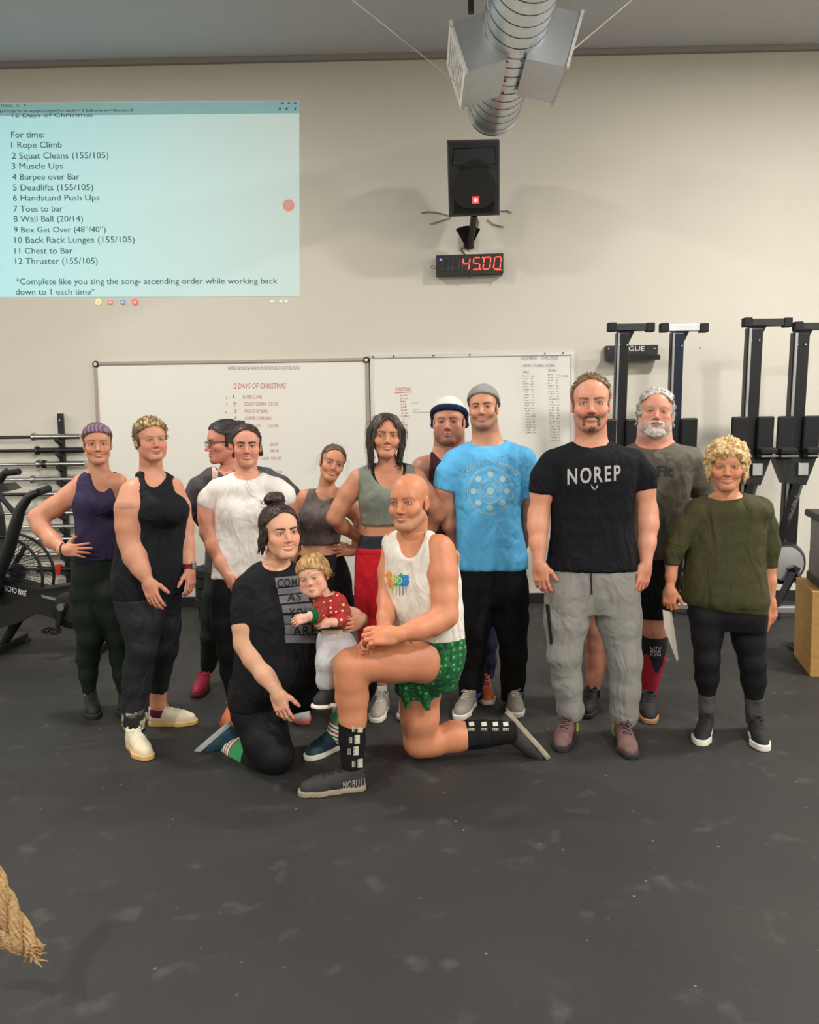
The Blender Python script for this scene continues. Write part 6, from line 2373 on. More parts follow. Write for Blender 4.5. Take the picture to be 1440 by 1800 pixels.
# ================================================================== woman in grey-green crop top and red trousers
def woman_red_pants():
    P = Person('woman in a grey-green cropped tank and red sweatpants, hands behind her hips', 4.45, 6, (204, 140, 108), FL(690, 1262))
    P.torso([(820, 655, 716, .5, .5), (832, 642, 732, .5, .5), (868, 631, 732, .55, .5), (900, 634, 729, .58, .5), (922, 636, 727, .56, .5), (940, 634, 728, .56, .52),
             (965, 629, 735, .58, .6), (1000, 626, 742, .6, .7), (1040, 628, 744, .58, .7), (1070, 634, 740, .5, .6)])
    P.arm([(631, 842, 0, 36), (612, 868, .0, 33), (598, 893, .0, 30), (588, 910, .0, 27), (602, 925, .07, 26), (634, 948, .17, 18)],
          hand=dict(dir=(.6, .5, -.4), back=(-.4, .8, 0), thumbdir=(0, 0, 1), scale=.88))
    P.arm([(729, 840, 0, 36), (748, 866, .02, 32), (762, 888, .04, 29), (770, 904, .06, 26), (756, 926, .12, 25), (734, 948, .18, 18)],
          hand=dict(dir=(-.6, .5, -.4), back=(.4, .8, 0), thumbdir=(0, 0, 1), scale=.88))
    P.leg([(657, 1040, 0, 62), (655, 1090, 0, 56), (658, 1135, -.02, 48), (663, 1168, 0, 44, 30), (668, 1188, .02, 24), (671, 1215, .02, 18)], cov=4, tight=.8)
    P.leg([(715, 1040, 0, 62), (717, 1090, 0, 56), (717, 1135, -.02, 48), (716, 1168, 0, 44, 30), (714, 1188, .02, 24), (712, 1215, .02, 18)], cov=4, tight=.8)
    P.neck(686, 817, 31, .02)
    P.head((677, 729), (681, 804), yaw=6, pitch=2, roll=-3, dy=-.02, smile=.5, open=.0018, brow=(70, 52, 42), browdens=.7, jaw=.92, blush=.5, wide=.95, eye=.75, look=(.2, 0))
    for px in (664, 706):
        P.extra(px, 876, -.065, (.052, .05, .055))
    P.build_body()
    P.top('sports_bra', cloth('black_bra', (26, 26, 30)), hem=905, neck=(683, 812, 27, 49, -.08), armholes=[(618, 845, 20, 40, .14, 0), (744, 845, 18, 40, .14, 0)], sleeves=False, wr=0, grow=-.003)
    P.top('crop_top', cloth('sage_rib', (124, 130, 118), .06, vscale=30), hem=922, neck=(682, 808, 33, 51, -.08), armholes=[(610, 845, 22, 42, .14, 0), (748, 845, 20, 42, .14, 0)],
          sleeves=False, wr=.004, grow=.003)
    P.bottom('waistband', cloth('charcoal_band', (44, 46, 52)), 939, wr=0, grow=.0025, tuck=0, cuts=[rbox(np.array(P.p(690, 1190)), (.6, .5, pm(222, 4.45)), .005)])
    P.bottom('sweatpants', cloth('red_fleece', (190, 28, 40), .14, vscale=10), 960, wr=.006, grow=.004, tuck=-.002)
    P.G['pants'] = P.G['sweatpants']
    dark = mat('red_seam', (140, 16, 26), .9)
    P.stamp('sweatpants', 'waist_seam', ([(628, 972), (736, 974), (736, 976), (628, 974)], [(0, 1, 2, 3)]), dark, cuts=5)
    P.tube_wear('sock', cloth('white_sock', (224, 222, 216)), [(669, 1203, .02, 20), (671, 1224, .02, 20)], grow=.003)
    P.tube_wear('sock', cloth('white_sock', (224, 222, 216)), [(713, 1203, .02, 20), (712, 1224, .02, 20)], grow=.003)
    G2 = mat('shoe_warm_grey', (168, 160, 150), .7, var=.12, vscale=60, bump=.3, bscale=350)
    ground_shoe(P, (678, 1242), (658, 1274), .26, G2, M_SOLEW, M_LWHITE, W=.9)
    ground_shoe(P, (712, 1244), (716, 1270), .26, G2, M_SOLEW, M_LWHITE, W=.9)
    locks = []
    for q in (-1, 1):
        for i in range(26):
            t = RN.random()
            y0 = .065 - .13 * t
            out = .078 + .012 * RN.random()
            zend = -.10 - .05 * RN.random()
            yd = y0 * .55 + RN.uniform(-.01, .01)
            locks.append(([(q * .004, y0 * .8, .112 - .012 * (y0 > .05)), (q * .045, y0 * 1.0, .098 - .02 * (y0 > .05)), (q * out * .98, yd, .035), (q * (out + .004), yd - .005, -.035), (q * (out - RN.uniform(.0, .018)), yd + RN.uniform(-.01, .02), zend)],
                          [.007, .011, .012, .011, .004]))
        for i in range(6):
            locks.append(([(q * .012, .074, .094), (q * .045, .078, .065), (q * .068, .058, .015), (q * (.072 + .01 * RN.random()), .05, -.06), (q * (.07 + .015 * RN.random()), .045, -.13)], [.005, .006, .006, .005, .002]))
    P.hair((46, 38, 35), (96, 84, 76), t=.010, zf=.094, temple=.75, yb=.02, nape=-.10, locks=locks, flow=(130, 130, 18), amp=.0016, comb='down', ns=1000, slen=.08,
           streak=lambda v, w: np.where((np.abs(np.abs(v[:, 0]) - .05) < .02) & (v[:, 1] > .04), w + .9, w * .55))
    P.strands('stray_hair', [[(q * .02, .06, .10), (q * (.085 + .01 * i), .02, .06), (q * (.095 + .008 * i), .02, -.03), (q * (.09 + .01 * i), .03, -.12)] for q in (-1, 1) for i in range(4)], (60, 50, 46))
    return P


# ================================================================== man in maroon tank behind
def man_maroon():
    P = Person('stocky man in a maroon tank and navy beanie with white top, behind the blue shirt', 4.92, 0, (206, 146, 122), FL(820, 1212))
    P.torso([(795, 765, 818, .5, .5), (812, 742, 838, .55, .5), (850, 740, 845, .6, .5), (920, 740, 850, .66, .5), (980, 740, 855, .66, .52), (1040, 748, 856, .6, .55), (1065, 755, 852, .5, .5)])
    P.arm([(745, 824, 0, 44), (736, 860, 0, 38), (738, 895, .0, 32), (748, 930, -.02, 28), (758, 968, -.05, 19)], hand=dict(HANG_L))
    P.arm([(842, 824, 0, 44), (856, 860, .02, 38), (860, 900, .04, 32), (858, 935, .04, 28), (852, 970, .02, 19)], hand=dict(HANG_R))
    P.leg([(783, 1040, 0, 56), (786, 1090, 0, 48), (787, 1135, 0, 40), (787, 1165, 0, 34), (787, 1186, 0, 26, 18)], cov=5, tight=.8)
    P.leg([(838, 1040, 0, 56), (850, 1090, 0, 44), (855, 1130, 0, 36), (856, 1160, 0, 32), (855, 1190, 0, 28, 18)], cov=5, tight=.8)
    P.neck(790, 796, 54, .03)
    P.head((788, 704), (790, 780), yaw=-4, pitch=2, dy=-.02, smile=.0, brow=(96, 66, 48), browdens=.6, jaw=1.1, fat=1.0, blush=.9, stubble=((110, 78, 58), .5), wide=1.05, eye=.55)
    P.build_body()
    P.top('tank_top', cloth('maroon_jersey', (74, 40, 46), .12), hem=1000, neck=(790, 790, 24, 26, -.06), armholes=[(738, 820, 20, 50, .14, 0), (850, 820, 20, 50, .14, 0)], sleeves=False, wr=.006)
    P.stamp('tank_top', 'white_tab', ([(747, 787), (760, 785), (760, 787), (747, 789)], [(0, 1, 2, 3)]), M_PRINT, off=.004)
    P.bottom('trousers', cloth('navy_trousers', (38, 42, 66), .12), 1000, wr=.006)
    P.hair((96, 70, 50), (126, 94, 68), t=.004, zf=.07, temple=.3, yb=.02, sideburn=-.03, amp=.001)
    pr = [(ell((0, -.018, .060), (.088, .108, .082)), .01)]
    P.head_object('beanie', P.head_field(pr, .005, lambda X, Y, Z: .062 + .10 * Y - Z + 0 * X), cloth('cream_knit', (226, 222, 212), .06, bump=.5, bscale=90))
    rim = []
    N = 26
    for i in range(N):
        a = 2 * math.pi * i / N
        b_ = 2 * math.pi * (i + 1) / N
        f_ = lambda t: (.084 * math.sin(t), -.014 + .104 * math.cos(t), .052 + .030 * math.cos(t) - .004)
        rim.append((cone(f_(a), f_(b_), .0155, .0155), .008))
    for q in (-1, 1):
        rim.append((cone((q * .084, -.03, .04), (q * .085, -.045, -.012), .017, .016), .012))
        rim.append((cone((q * .085, -.045, -.012), (q * .05, -.10, -.02), .016, .016), .012))

    def rib2(v2, v, f):
        n = vnormals(v, f)
        a = np.arctan2(v[:, 0], v[:, 1] + .014)
        return v + n * (.0022 * np.sin(a * 44) * np.cos(v[:, 2] * 260 + a * 3))[:, None]
    P.head_object('beanie_brim', P.head_field(rim, .0045), cloth('navy_knit', (34, 42, 78), .15, bump=.5, bscale=120), fn=rib2)
    O1 = mat('shoe_orange', (206, 92, 36), .5, var=.2, vscale=30)
    ground_shoe(P, (786, 1192), (784, 1210), .28, O1, M_SOLEW, M_LBLACK)
    ground_shoe(P, (850, 1216), (858, 1237), .28, O1, M_SOLEW, M_LBLACK)
    return P


# ================================================================== grey bearded man behind
def man_grey():
    P = Person('older man with grey hair and beard in a washed grey t-shirt and black shorts', 4.5, 0, (212, 146, 122), FL(1095, 1258))
    P.torso([(780, 1120, 1184, .5, .5), (793, 1092, 1214, .5, .5), (830, 1080, 1216, .6, .52), (880, 1080, 1208, .66, .52), (930, 1082, 1204, .7, .52), (980, 1086, 1202, .7, .55), (1020, 1088, 1198, .6, .6),
             (1060, 1094, 1192, .5, .55)])
    P.arm([(1090, 814, 0, 50), (1076, 845, 0, 48), (1072, 870, 0, 44, 34), (1074, 910, 0, 32), (1080, 945, -.02, 28), (1086, 985, -.03, 20)], cov=3, hand=dict(HANG_L))
    P.arm([(1210, 812, 0, 52), (1228, 842, .02, 48), (1238, 868, .06, 44, 34), (1236, 900, .1, 32), (1226, 930, .16, 28), (1205, 965, .22, 20)], cov=3,
          hand=dict(dir=(-.7, .2, -.5), back=(0, 1, 0), thumbdir=(0, 0, 1)))
    P.leg([(1078, 1040, 0, 66), (1066, 1078, 0, 60, 46), (1052, 1108, -.01, 40), (1049, 1130, 0, 36), (1050, 1155, .02, 39), (1046, 1190, .02, 28), (1042, 1222, .02, 21)], cov=2)
    P.leg([(1152, 1040, 0, 70), (1153, 1084, 0, 62, 48), (1151, 1108, -.01, 42), (1150, 1130, 0, 38), (1149, 1155, .02, 39), (1144, 1195, .02, 27), (1142, 1226, .02, 22)], cov=2)
    P.neck(1151, 784, 58, .03)
    P.head((1156, 686), (1151, 766), yaw=1, pitch=6, roll=-4, dy=-.02, smile=.15, brow=(150, 132, 120), browdens=.6, jaw=1.06, fat=.8, blush=.8, wide=1.02, eye=.6, stubble=((190, 180, 170), .5))
    P.build_body()
    tee = cloth('washed_grey_tee', (98, 94, 84), .28, vscale=4.5)
    P.top('t_shirt', tee, hem=984, neck=(1151, 776, 31, 17), wr=.009)
    P.bottom('shorts', cloth('black_shorts', (24, 24, 27), .1), 970, wr=.005)
    P.stamp_text('t_shirt', 'CrossFit', 1090, 837, 93, 18, mat('faded_print', (46, 43, 37), .8, var=.2, vscale=80), offset=.05)
    adds = []
    locks = []
    for i in range(60):
        x = RN.uniform(-.068, .068)
        zz = .105 - .5 * abs(x) * abs(x) / .07
        locks.append(([(x, .062, zz - .012), (x * 1.08, .03, zz + .014 + .004 * RN.random()), (x * 1.15, -.04, zz + .012), (x * 1.15, -.085, zz - .03)], [.004, .006, .006, .004]))
    for q in (-1, 1):
        for i in range(14):
            z_ = .07 - .11 * RN.random()
            locks.append(([(q * .068, .03, z_ + .01), (q * .080, -.01, z_), (q * (.086 + .008 * RN.random()), -.05, z_ - .015), (q * .075, -.09, z_ - .03)], [.004, .006, .006, .003]))
    P.hair((150, 144, 138), (206, 200, 192), t=.009, zf=.096, temple=.45, yb=.024, nape=-.075, sideburn=-.04, locks=locks, ns=800, flow=(130, 18, 100), amp=.0018)
    bp = []
    for q in (-1, 1):
        bp += [(cone((q * .070, .008, -.035), (q * .062, .022, -.075), .009, .015), .012), (cone((q * .062, .022, -.075), (q * .028, .066, -.105), .015, .017), .014),
               (cone((q * .028, .066, -.105), (0, .074, -.112), .017, .018), .012), (cone((q * .032, .080, -.060), (q * .004, .098, -.0515), .0065, .0062), .005),
               (cone((q * .033, .078, -.062), (q * .028, .074, -.095), .0085, .012), .010)]
    bp.append((ell((0, .080, -.098), (.026, .018, .018)), .01))
    P.head_object('beard', P.head_field(bp, .0035), M_HAIR, .0026, (140, 140, 70), (168, 160, 152), (226, 222, 216))
    ck = bpy.data.materials.new('compression_sock')
    ck.use_nodes = True
    nt = ck.node_tree
    b = nt.nodes['Principled BSDF']
    b.inputs['Roughness'].default_value = .8
    tc = nt.nodes.new('ShaderNodeTexCoord')
    sx = nt.nodes.new('ShaderNodeSeparateXYZ')
    nt.links.new(tc.outputs['Object'], sx.inputs[0])
    wv = nt.nodes.new('ShaderNodeMath')
    wv.operation = 'SINE'
    ml = nt.nodes.new('ShaderNodeMath')
    ml.operation = 'MULTIPLY'
    ml.inputs[1].default_value = 55
    nt.links.new(sx.outputs[0], ml.inputs[0])
    nt.links.new(ml.outputs[0], wv.inputs[0])
    ma = nt.nodes.new('ShaderNodeMath')
    ma.operation = 'MULTIPLY_ADD'
    ma.inputs[1].default_value = .055
    nt.links.new(wv.outputs[0], ma.inputs[0])
    nt.links.new(sx.outputs[2], ma.inputs[2])
    gt = nt.nodes.new('ShaderNodeMath')
    gt.operation = 'LESS_THAN'
    gt.inputs[1].default_value = .235
    nt.links.new(ma.outputs[0], gt.inputs[0])
    mx = nt.nodes.new('ShaderNodeMix')
    mx.data_type = 'RGBA'
    mx.inputs['A'].default_value = (*lin((24, 24, 36)), 1)
    mx.inputs['B'].default_value = (*lin((170, 24, 48)), 1)
    nt.links.new(gt.outputs[0], mx.inputs['Factor'])
    nt.links.new(mx.outputs['Result'], b.inputs['Base Color'])
    P.tube_wear('compression_sock', ck, [(1150, 1114, -.01, 43), (1150, 1130, 0, 41), (1149, 1155, .02, 41), (1144, 1195, .02, 29), (1142, 1222, .02, 24)], grow=.003)
    for i, w_ in enumerate(('UN', 'BR8', 'KEN')):
        P.stamp_text('compression_sock', w_, 1144, 1141 + i * 6, 17, 5, M_PRINT)
    P.tube_wear('sock', cloth('black_sock', (24, 24, 26)), [(1043, 1210, .02, 23), (1042, 1226, .02, 23)], grow=.003)
    SB = mat('shoe_black', (27, 27, 29), .7, var=.15, vscale=50, bump=.25, bscale=350)
    ground_shoe(P, (1040, 1236), (1030, 1264), .28, SB, M_SOLEB, M_LBLACK)
    ground_shoe(P, (1140, 1246), (1142, 1271), .28, SB, mat('gum_sole', (166, 122, 74), .6), M_LBLACK)
    return P


# ================================================================== elderly woman in green sweatshirt
def woman_green():
    P = Person('elderly woman with curly blond hair in an olive sweatshirt and black leggings', 4.05, 0, (204, 138, 104), FL(1285, 1300))
    P.torso([(870, 1248, 1305, .5, .5), (882, 1222, 1338, .5, .5), (920, 1213, 1342, .58, .52), (960, 1209, 1341, .62, .52), (1000, 1206, 1342, .64, .54), (1036, 1203, 1346, .64, .56), (1056, 1205, 1348, .62, .56),
             (1066, 1211, 1346, .6, .56), (1084, 1214, 1345, .58, .56), (1105, 1220, 1340, .5, .5)])
    P.arm([(1226, 898, 0, 40), (1206, 925, 0, 38), (1189, 958, 0, 36), (1184, 970, 0, 32), (1181, 992, 0, 26, 20), (1180, 1012, -.01, 18), (1178, 1034, -.02, 15)], cov=5, tight=.7,
          hand=dict(dir=(-.05, -.05, -1), back=(-.6, -.8, 0), thumbdir=(.6, -.8, 0), curl=(1.0, 1.1, 1.1, 1.1), base_curl=.5, scale=.88, red=.3))
    P.arm([(1336, 895, 0, 40), (1346, 925, 0, 38), (1352, 958, 0, 38), (1352, 972, 0, 32), (1352, 996, 0, 27, 21), (1354, 1022, -.01, 20), (1355, 1058, -.02, 15)], cov=5, tight=.7,
          hand=dict(dir=(.08, -.1, -1), back=(.5, -.85, 0), thumbdir=(-1, -.3, 0), curl=(.12, .7, .8, .8), scale=.92, red=.3))
    P.leg([(1244, 1085, 0, 58), (1243, 1120, 0, 50), (1243, 1160, -.01, 42), (1243, 1190, .01, 40), (1243, 1228, .02, 27), (1243, 1268, .02, 22)], cov=5, tight=.9)
    P.leg([(1312, 1088, 0, 66), (1317, 1125, 0, 54), (1323, 1165, -.01, 44), (1325, 1195, .01, 41), (1326, 1234, .02, 29), (1326, 1270, .02, 22)], cov=5, tight=.9)
    P.neck(1277, 872, 38, .02)
    P.head((1279, 778), (1278, 861), yaw=1, pitch=0, dy=-.02, smile=.75, open=.003, brow=(170, 130, 90), browdens=.4, jaw=.95, blush=.7, wide=.95, eye=.8, lips=(190, 104, 92), nose=1.05, iris=(80, 84, 96))
    P.paint(1278, 878, -.06, (.012, .04, .05), (150, 86, 64), .5, .6)
    P.build_body()
    ol = cloth('olive_fleece', (68, 67, 43), .12, vscale=14, bump=.2)
    P.top('undershirt', cloth('white_tank_strap', (214, 214, 214)), hem=960, neck=(1277, 866, 30, 30, -.05), sleeves=False, wr=0, grow=-.006)
    P.top('sweatshirt', ol, hem=1076, neck=(1277, 862, 36, 19), wr=.007, tilt=(-.10, 0))
    rb = cloth('olive_rib', (66, 66, 40), .10)
    P.tube_wear('cuff', rb, [(1182, 977, 0, 28), (1181, 993, 0, 26)], grow=.002)
    P.tube_wear('cuff', rb, [(1352, 980, 0, 29), (1352, 998, 0, 27)], grow=.002)
    P.bottom('leggings', M_LEGB, 1040, wr=.001, tuck=.004)
    sk = cloth('grey_sock', (74, 72, 72), .15, bump=.3, bscale=160)
    P.tube_wear('sock', sk, [(1243, 1219, .02, 31), (1243, 1245, .02, 27), (1243, 1268, .02, 26)], grow=.002)
    P.tube_wear('sock', sk, [(1326, 1225, .02, 33), (1326, 1250, .02, 28), (1326, 1272, .02, 27)], grow=.002)
    SB = mat('shoe_black_knit', (25, 25, 28), .75, var=.12, vscale=60, bump=.3, bscale=400)
    ground_shoe(P, (1243, 1284), (1231, 1312), .245, SB, M_SOLEW, M_LBLACK, W=.88, sole_h=.03)
    ground_shoe(P, (1323, 1288), (1345, 1324), .245, SB, M_SOLEW, M_LBLACK, W=.88, sole_h=.03)
    locks = []
    for i in range(150):
        th, ph = RN.uniform(0, 2 * math.pi), RN.uniform(0, 1)
        d = Vector((math.sin(th) * math.sqrt(ph * (2 - ph)), math.cos(th) * math.sqrt(ph * (2 - ph)), 1 - ph * 1.15))
        p = Vector((d.x * .086, -.014 + d.y * .106, .036 + d.z * .094))
        if p.y > .03 and p.z < .075 - .3 * abs(p.x):
            continue
        tng = Vector((RN.uniform(-1, 1), RN.uniform(-.3, .6), -RN.uniform(.4, 1.2))).normalized()
        n = Vector((p.x, p.y, p.z - .03)).normalized()
        tng = (tng - n * tng.dot(n)).normalized()
        L = .03 + .02 * RN.random()
        locks.append(([p, p + tng * L * .5 + n * .010, p + tng * L - n * .004], [.008, .0095, .005]))
    for i in range(16):
        x = -.056 + .112 * i / 15
        locks.append(([(x * .7, .06, .108), (x, .086, .078 - abs(x) * .25), (x * 1.08 + RN.uniform(-.006, .006), .088 - abs(x) * .3, .050 - abs(x) * .35)], [.010, .010, .004]))
    for q in (-1, 1):
        for i in range(10):
            z_ = .05 - .10 * i / 9
            locks.append(([(q * .070, .035, z_ + .03), (q * .084, .02, z_), (q * .080, .018 + .01 * RN.random(), z_ - .03)], [.010, .011, .005]))
    P.hair((184, 142, 88), (236, 210, 156), comb='curl', slen=.03, ns=900, sr=.0017, t=.018, zf=.066, temple=.5, yb=.03, nape=-.06, sideburn=-.05, locks=locks, flow=(70, 70, 50), amp=.003, mixf=.8)
    # sheet of paper in her hand
    pp = MB().prism([P.p(1165, 1072, -.05), P.p(1181, 1076, .0), P.p(1193, 1158, .06), P.p(1190, 1163, .05), P.p(1168, 1104, -.04)], (.001, .001, 0)).build('paper_sheet', mat('paper', (190, 184, 170), .7, var=.05))
    tag(pp, 'folded pale paper sheet held in the elderly woman\'s lowered hand', 'paper')
    return P


# ================================================================== woman in purple tank, hand on hip
def woman_purple():
    P = Person('woman in a purple tank, patterned headband and dark green leggings, hand on hip', 4.45, 4, (212, 148, 118), FL(180, 1250))
    P.torso([(832, 152, 196, .5, .5), (846, 142, 208, .5, .5), (880, 131, 213, .58, .5), (910, 134, 211, .58, .5), (940, 135, 210, .56, .5), (965, 131, 213, .58, .6), (990, 127, 216, .6, .7), (1015, 125, 218, .6, .7), (1048, 130, 216, .5, .6)])
    P.arm([(146, 852, 0, 38), (124, 872, 0, 37), (95, 892, -.01, 34), (66, 910, -.03, 31), (72, 926, -.05, 30), (92, 950, -.10, 27), (112, 967, -.15, 18)],
          hand=dict(dir=(1, -.05, -.02), back=(.1, -1, .25), thumbdir=(0, 0, 1), curl=(.12, .15, .2, .25), spread=.14, thumb=(.9, .5, .0), scale=.88, red=.3))
    P.arm([(206, 850, 0, 36), (218, 885, .05, 30), (222, 925, .1, 27), (215, 965, .1, 18)], hand=dict(HANG_R, scale=.85))
    P.leg([(153, 1045, 0, 58), (156, 1080, 0, 58), (159, 1120, -.01, 43), (155, 1155, .02, 38), (155, 1185, .02, 30), (157, 1218, .02, 22)], cov=6, tight=.9)
    P.leg([(195, 1045, 0, 56), (203, 1080, .02, 54), (211, 1120, .03, 42), (213, 1155, .05, 37), (215, 1185, .05, 30), (218, 1216, .05, 22)], cov=6, tight=.9)
    P.neck(173, 832, 34, .02)
    P.head((171, 745), (172, 815), yaw=0, pitch=0, roll=1, dy=-.02, smile=.7, open=.0015, brow=(120, 84, 64), browdens=.6, jaw=.95, blush=.5, wide=.96, eye=.8)
    for px in (155, 190):
        P.extra(px, 886, -.06, (.048, .045, .05))
    P.build_body()
    P.top('tank_top', cloth('purple_tank', (58, 50, 78), .12, vscale=12), hem=978, neck=(174, 822, 20, 44, -.08), armholes=[(121, 858, 25, 40, .14, 0), (224, 854, 22, 40, .14, 0)], sleeves=False, wr=.0035)
    P.bottom('leggings', M_LEGG, 974, wr=.0015, grow=.001)
    P.hair((92, 68, 54), (122, 92, 70), t=.007, zf=.066, temple=.3, yb=.018, nape=-.06, sideburn=-.02, adds=[(ell((0, -.11, .03), (.03, .03, .03)), .01)])
    pr = [(ell((0, -.016, .040), (.0845, .106, .092)), .01), (ell((0, .028, .030), (.0745, .071, .076)), .03)]
    band = bpy.data.materials.new('headband_print')
    band.use_nodes = True
    nt = band.node_tree
    wn = nt.nodes.new('ShaderNodeTexWave')
    wn.inputs['Scale'].default_value = 14
    wn.inputs['Distortion'].default_value = 9
    wn.inputs['Detail'].default_value = 3
    tc = nt.nodes.new('ShaderNodeTexCoord')
    nt.links.new(tc.outputs['Object'], wn.inputs[0])
    rp = nt.nodes.new('ShaderNodeValToRGB')
    rp.color_ramp.elements[0].color = (*lin((86, 72, 98)), 1)
    rp.color_ramp.elements[1].color = (*lin((126, 118, 138)), 1)
    e = rp.color_ramp.elements.new(.5)
    e.color = (*lin((112, 56, 72)), 1)
    nt.links.new(wn.outputs[0], rp.inputs[0])
    nt.links.new(rp.outputs[0], nt.nodes['Principled BSDF'].inputs['Base Color'])
    nt.nodes['Principled BSDF'].inputs['Roughness'].default_value = .85
    P.head_object('headband', P.head_field(pr, .0045, lambda X, Y, Z: np.maximum(.040 + .30 * Y - Z, Z - .30 * Y - .096) + 0 * X), band)
    SB = mat('shoe_black', (27, 27, 29), .7, var=.15, vscale=50, bump=.25, bscale=350)
    ground_shoe(P, (159, 1240), (168, 1268), .25, SB, M_SOLEB, M_LBLACK, W=.9)
    ground_shoe(P, (219, 1238), (224, 1262), .25, SB, M_SOLEB, M_LBLACK, W=.9)
    ring_ = [P.p(110, 966, -.15) + Vector((0, math.cos(a) * .031, math.sin(a) * .033)) for a in [2 * math.pi * j / 20 for j in range(20)]]
    MB().tube(ring_, .003, 6, closed=True).build('hair_tie', M_LBLACK, P.e)
    return P


# ================================================================== woman in black tank with arm band tattoo
def woman_black_tank():
    P = Person('woman with short blond hair in a long black tank, red watch and cream trainers', 4.05, 30, (210, 148, 120), FL(262, 1300))
    P.torso([(836, 250, 292, .6, .6), (850, 236, 306, .62, .6), (878, 222, 322, .66, .55), (896, 216, 329, .68, .55), (925, 212, 323, .64, .55), (960, 208, 322, .66, .6), (1000, 202, 324, .66, .66), (1044, 204, 320, .62, .66), (1078, 212, 312, .5, .55)])
    P.arm([(236, 868, -.08, 50), (228, 895, -.12, 50), (226, 925, -.13, 44), (228, 950, -.13, 38), (237, 978, -.15, 37), (248, 1000, -.17, 30), (259, 1020, -.18, 22)],
          hand=dict(dir=(.32, -.1, -.93), back=(-.25, -.95, .1), thumbdir=(1, 0, .2), curl=(.2, .25, .3, .35), scale=.95, red=.3))
    P.arm([(302, 858, .12, 40), (318, 890, .14, 32), (326, 925, .12, 28), (329, 960, .08, 25), (334, 1000, .04, 19)],
          hand=dict(dir=(.08, -.15, -1), back=(.9, -.3, 0), thumbdir=(-.3, -1, 0), curl=(.4, .45, .5, .5), scale=.9, red=.3))
    P.leg([(246, 1055, -.04, 86), (250, 1095, -.07, 72), (250, 1140, -.10, 52), (243, 1175, -.08, 50), (240, 1205, -.08, 48), (238, 1240, -.08, 42), (237, 1280, -.08, 32)], cov=7, tight=.9)
    P.leg([(282, 1055, .08, 70), (288, 1100, .1, 58), (288, 1140, .1, 48), (280, 1175, .14, 42), (278, 1214, .16, 35, 30), (278, 1238, .16, 25), (276, 1256, .16, 24)], cov=5, tight=.9)
    P.neck(266, 830, 38, .03)
    P.head((264, 737), (268, 809), yaw=16, pitch=0, roll=2, dy=-.03, smile=.6, brow=(138, 104, 78), browdens=.5, jaw=1.04, fat=.7, blush=1.0, wide=1.02, eye=.75, iris=(90, 110, 130))
    for px, dy in ((276, -.11), (308, -.06)):
        P.extra(px, 896, dy, (.058, .06, .065))
    # band tattoo, wrist tattoo
    for px in range(200, 256, 4):
        for k_ in range(2):
            P.paint(px, 887 + 5 * k_, -.20, (.010, .06, .009), (104, 88, 80), .55, .6)
    for i in range(7):
        P.paint(247 + i * 3, 1016 - i * 1, -.22, (.004, .05, .007), (110, 90, 84), .5, .8)
    P.build_body()
    P.top('tank_top', cloth('black_tank', (28, 29, 34), .10), hem=1044, neck=(268, 822, 18, 38, -.07), armholes=[(219, 868, 28, 46, .12, -.1), (320, 866, 16, 42, .12, .12)], sleeves=False, wr=.006)
    P.bottom('leggings', cloth('charcoal_leggings', (36, 37, 42), .10, .6, .08), 1040, wr=.002)
    camo = bpy.data.materials.new('camo_cuff')
    camo.use_nodes = True
    nt = camo.node_tree
    tc = nt.nodes.new('ShaderNodeTexCoord')
    nn = nt.nodes.new('ShaderNodeTexNoise')
    nn.inputs['Scale'].default_value = 26
    nt.links.new(tc.outputs['Object'], nn.inputs['Vector'])
    rp = nt.nodes.new('ShaderNodeValToRGB')
    rp.color_ramp.interpolation = 'CONSTANT'
    rp.color_ramp.elements[0].color = (*lin((26, 26, 30)), 1)
    rp.color_ramp.elements[1].position = .50
    rp.color_ramp.elements[1].color = (*lin((84, 82, 66)), 1)
    e = rp.color_ramp.elements.new(.58)
    e.color = (*lin((170, 166, 138)), 1)
    nt.links.new(nn.outputs['Fac'], rp.inputs[0])
    nt.links.new(rp.outputs[0], nt.nodes['Principled BSDF'].inputs['Base Color'])
    nt.nodes['Principled BSDF'].inputs['Roughness'].default_value = .85
    P.tube_wear('camo_cuff', camo, [(239, 1233, -.08, 44), (238, 1262, -.08, 44), (237, 1284, -.08, 44)], grow=.002)
    P.tube_wear('sock', cloth('burgundy_sock', (92, 34, 56)), [(278, 1244, .16, 28), (276, 1258, .16, 28)], grow=.002)
    CR = mat('shoe_cream', (222, 210, 180), .7, var=.06, vscale=40, bump=.15, bscale=300)
    GS = mat('sole_gum', (214, 178, 116), .6, var=.06)
    ground_shoe(P, (226, 1306), (266, 1341), .265, CR, GS, M_LWHITE, W=.95)
    ground_shoe(P, (264, 1275), (342, 1272), .265, CR, GS, M_LWHITE, W=.95)
    rd = mat('red_watch', (120, 24, 34), .5)
    ring_ = [P.p(333, 994, .045) + Vector((math.cos(a) * .031, math.sin(a) * .030, 0)) for a in [2 * math.pi * j / 20 for j in range(20)]]
    w_ = MB().tube([q + Vector((0, 0, -.008)) for q in ring_], .005, 6, closed=True).tube(ring_, .005, 6, closed=True).tube([q + Vector((0, 0, .008)) for q in ring_], .005, 6, closed=True).build('watch_strap', rd, P.e)
    MB().box(P.p(341, 993, .02), (.014, .03, .036), bev=.004).build('watch_case', M_ALU, w_)
    locks = []
    for i in range(150):
        x = RN.uniform(-.064, .064)
        y0 = RN.uniform(-.05, .07)
        z_ = .108 - 6 * x * x - .0 * y0
        if y0 > .03:
            z_ -= (y0 - .03) * .6
        locks.append(([(x, y0, z_), (x * 1.05 + .004, y0 + .012, z_ + .016), (x * 1.1 + .008, y0 + .030, z_ + (.012 if y0 < .04 else -.006))], [.0042, .0046, .002]))
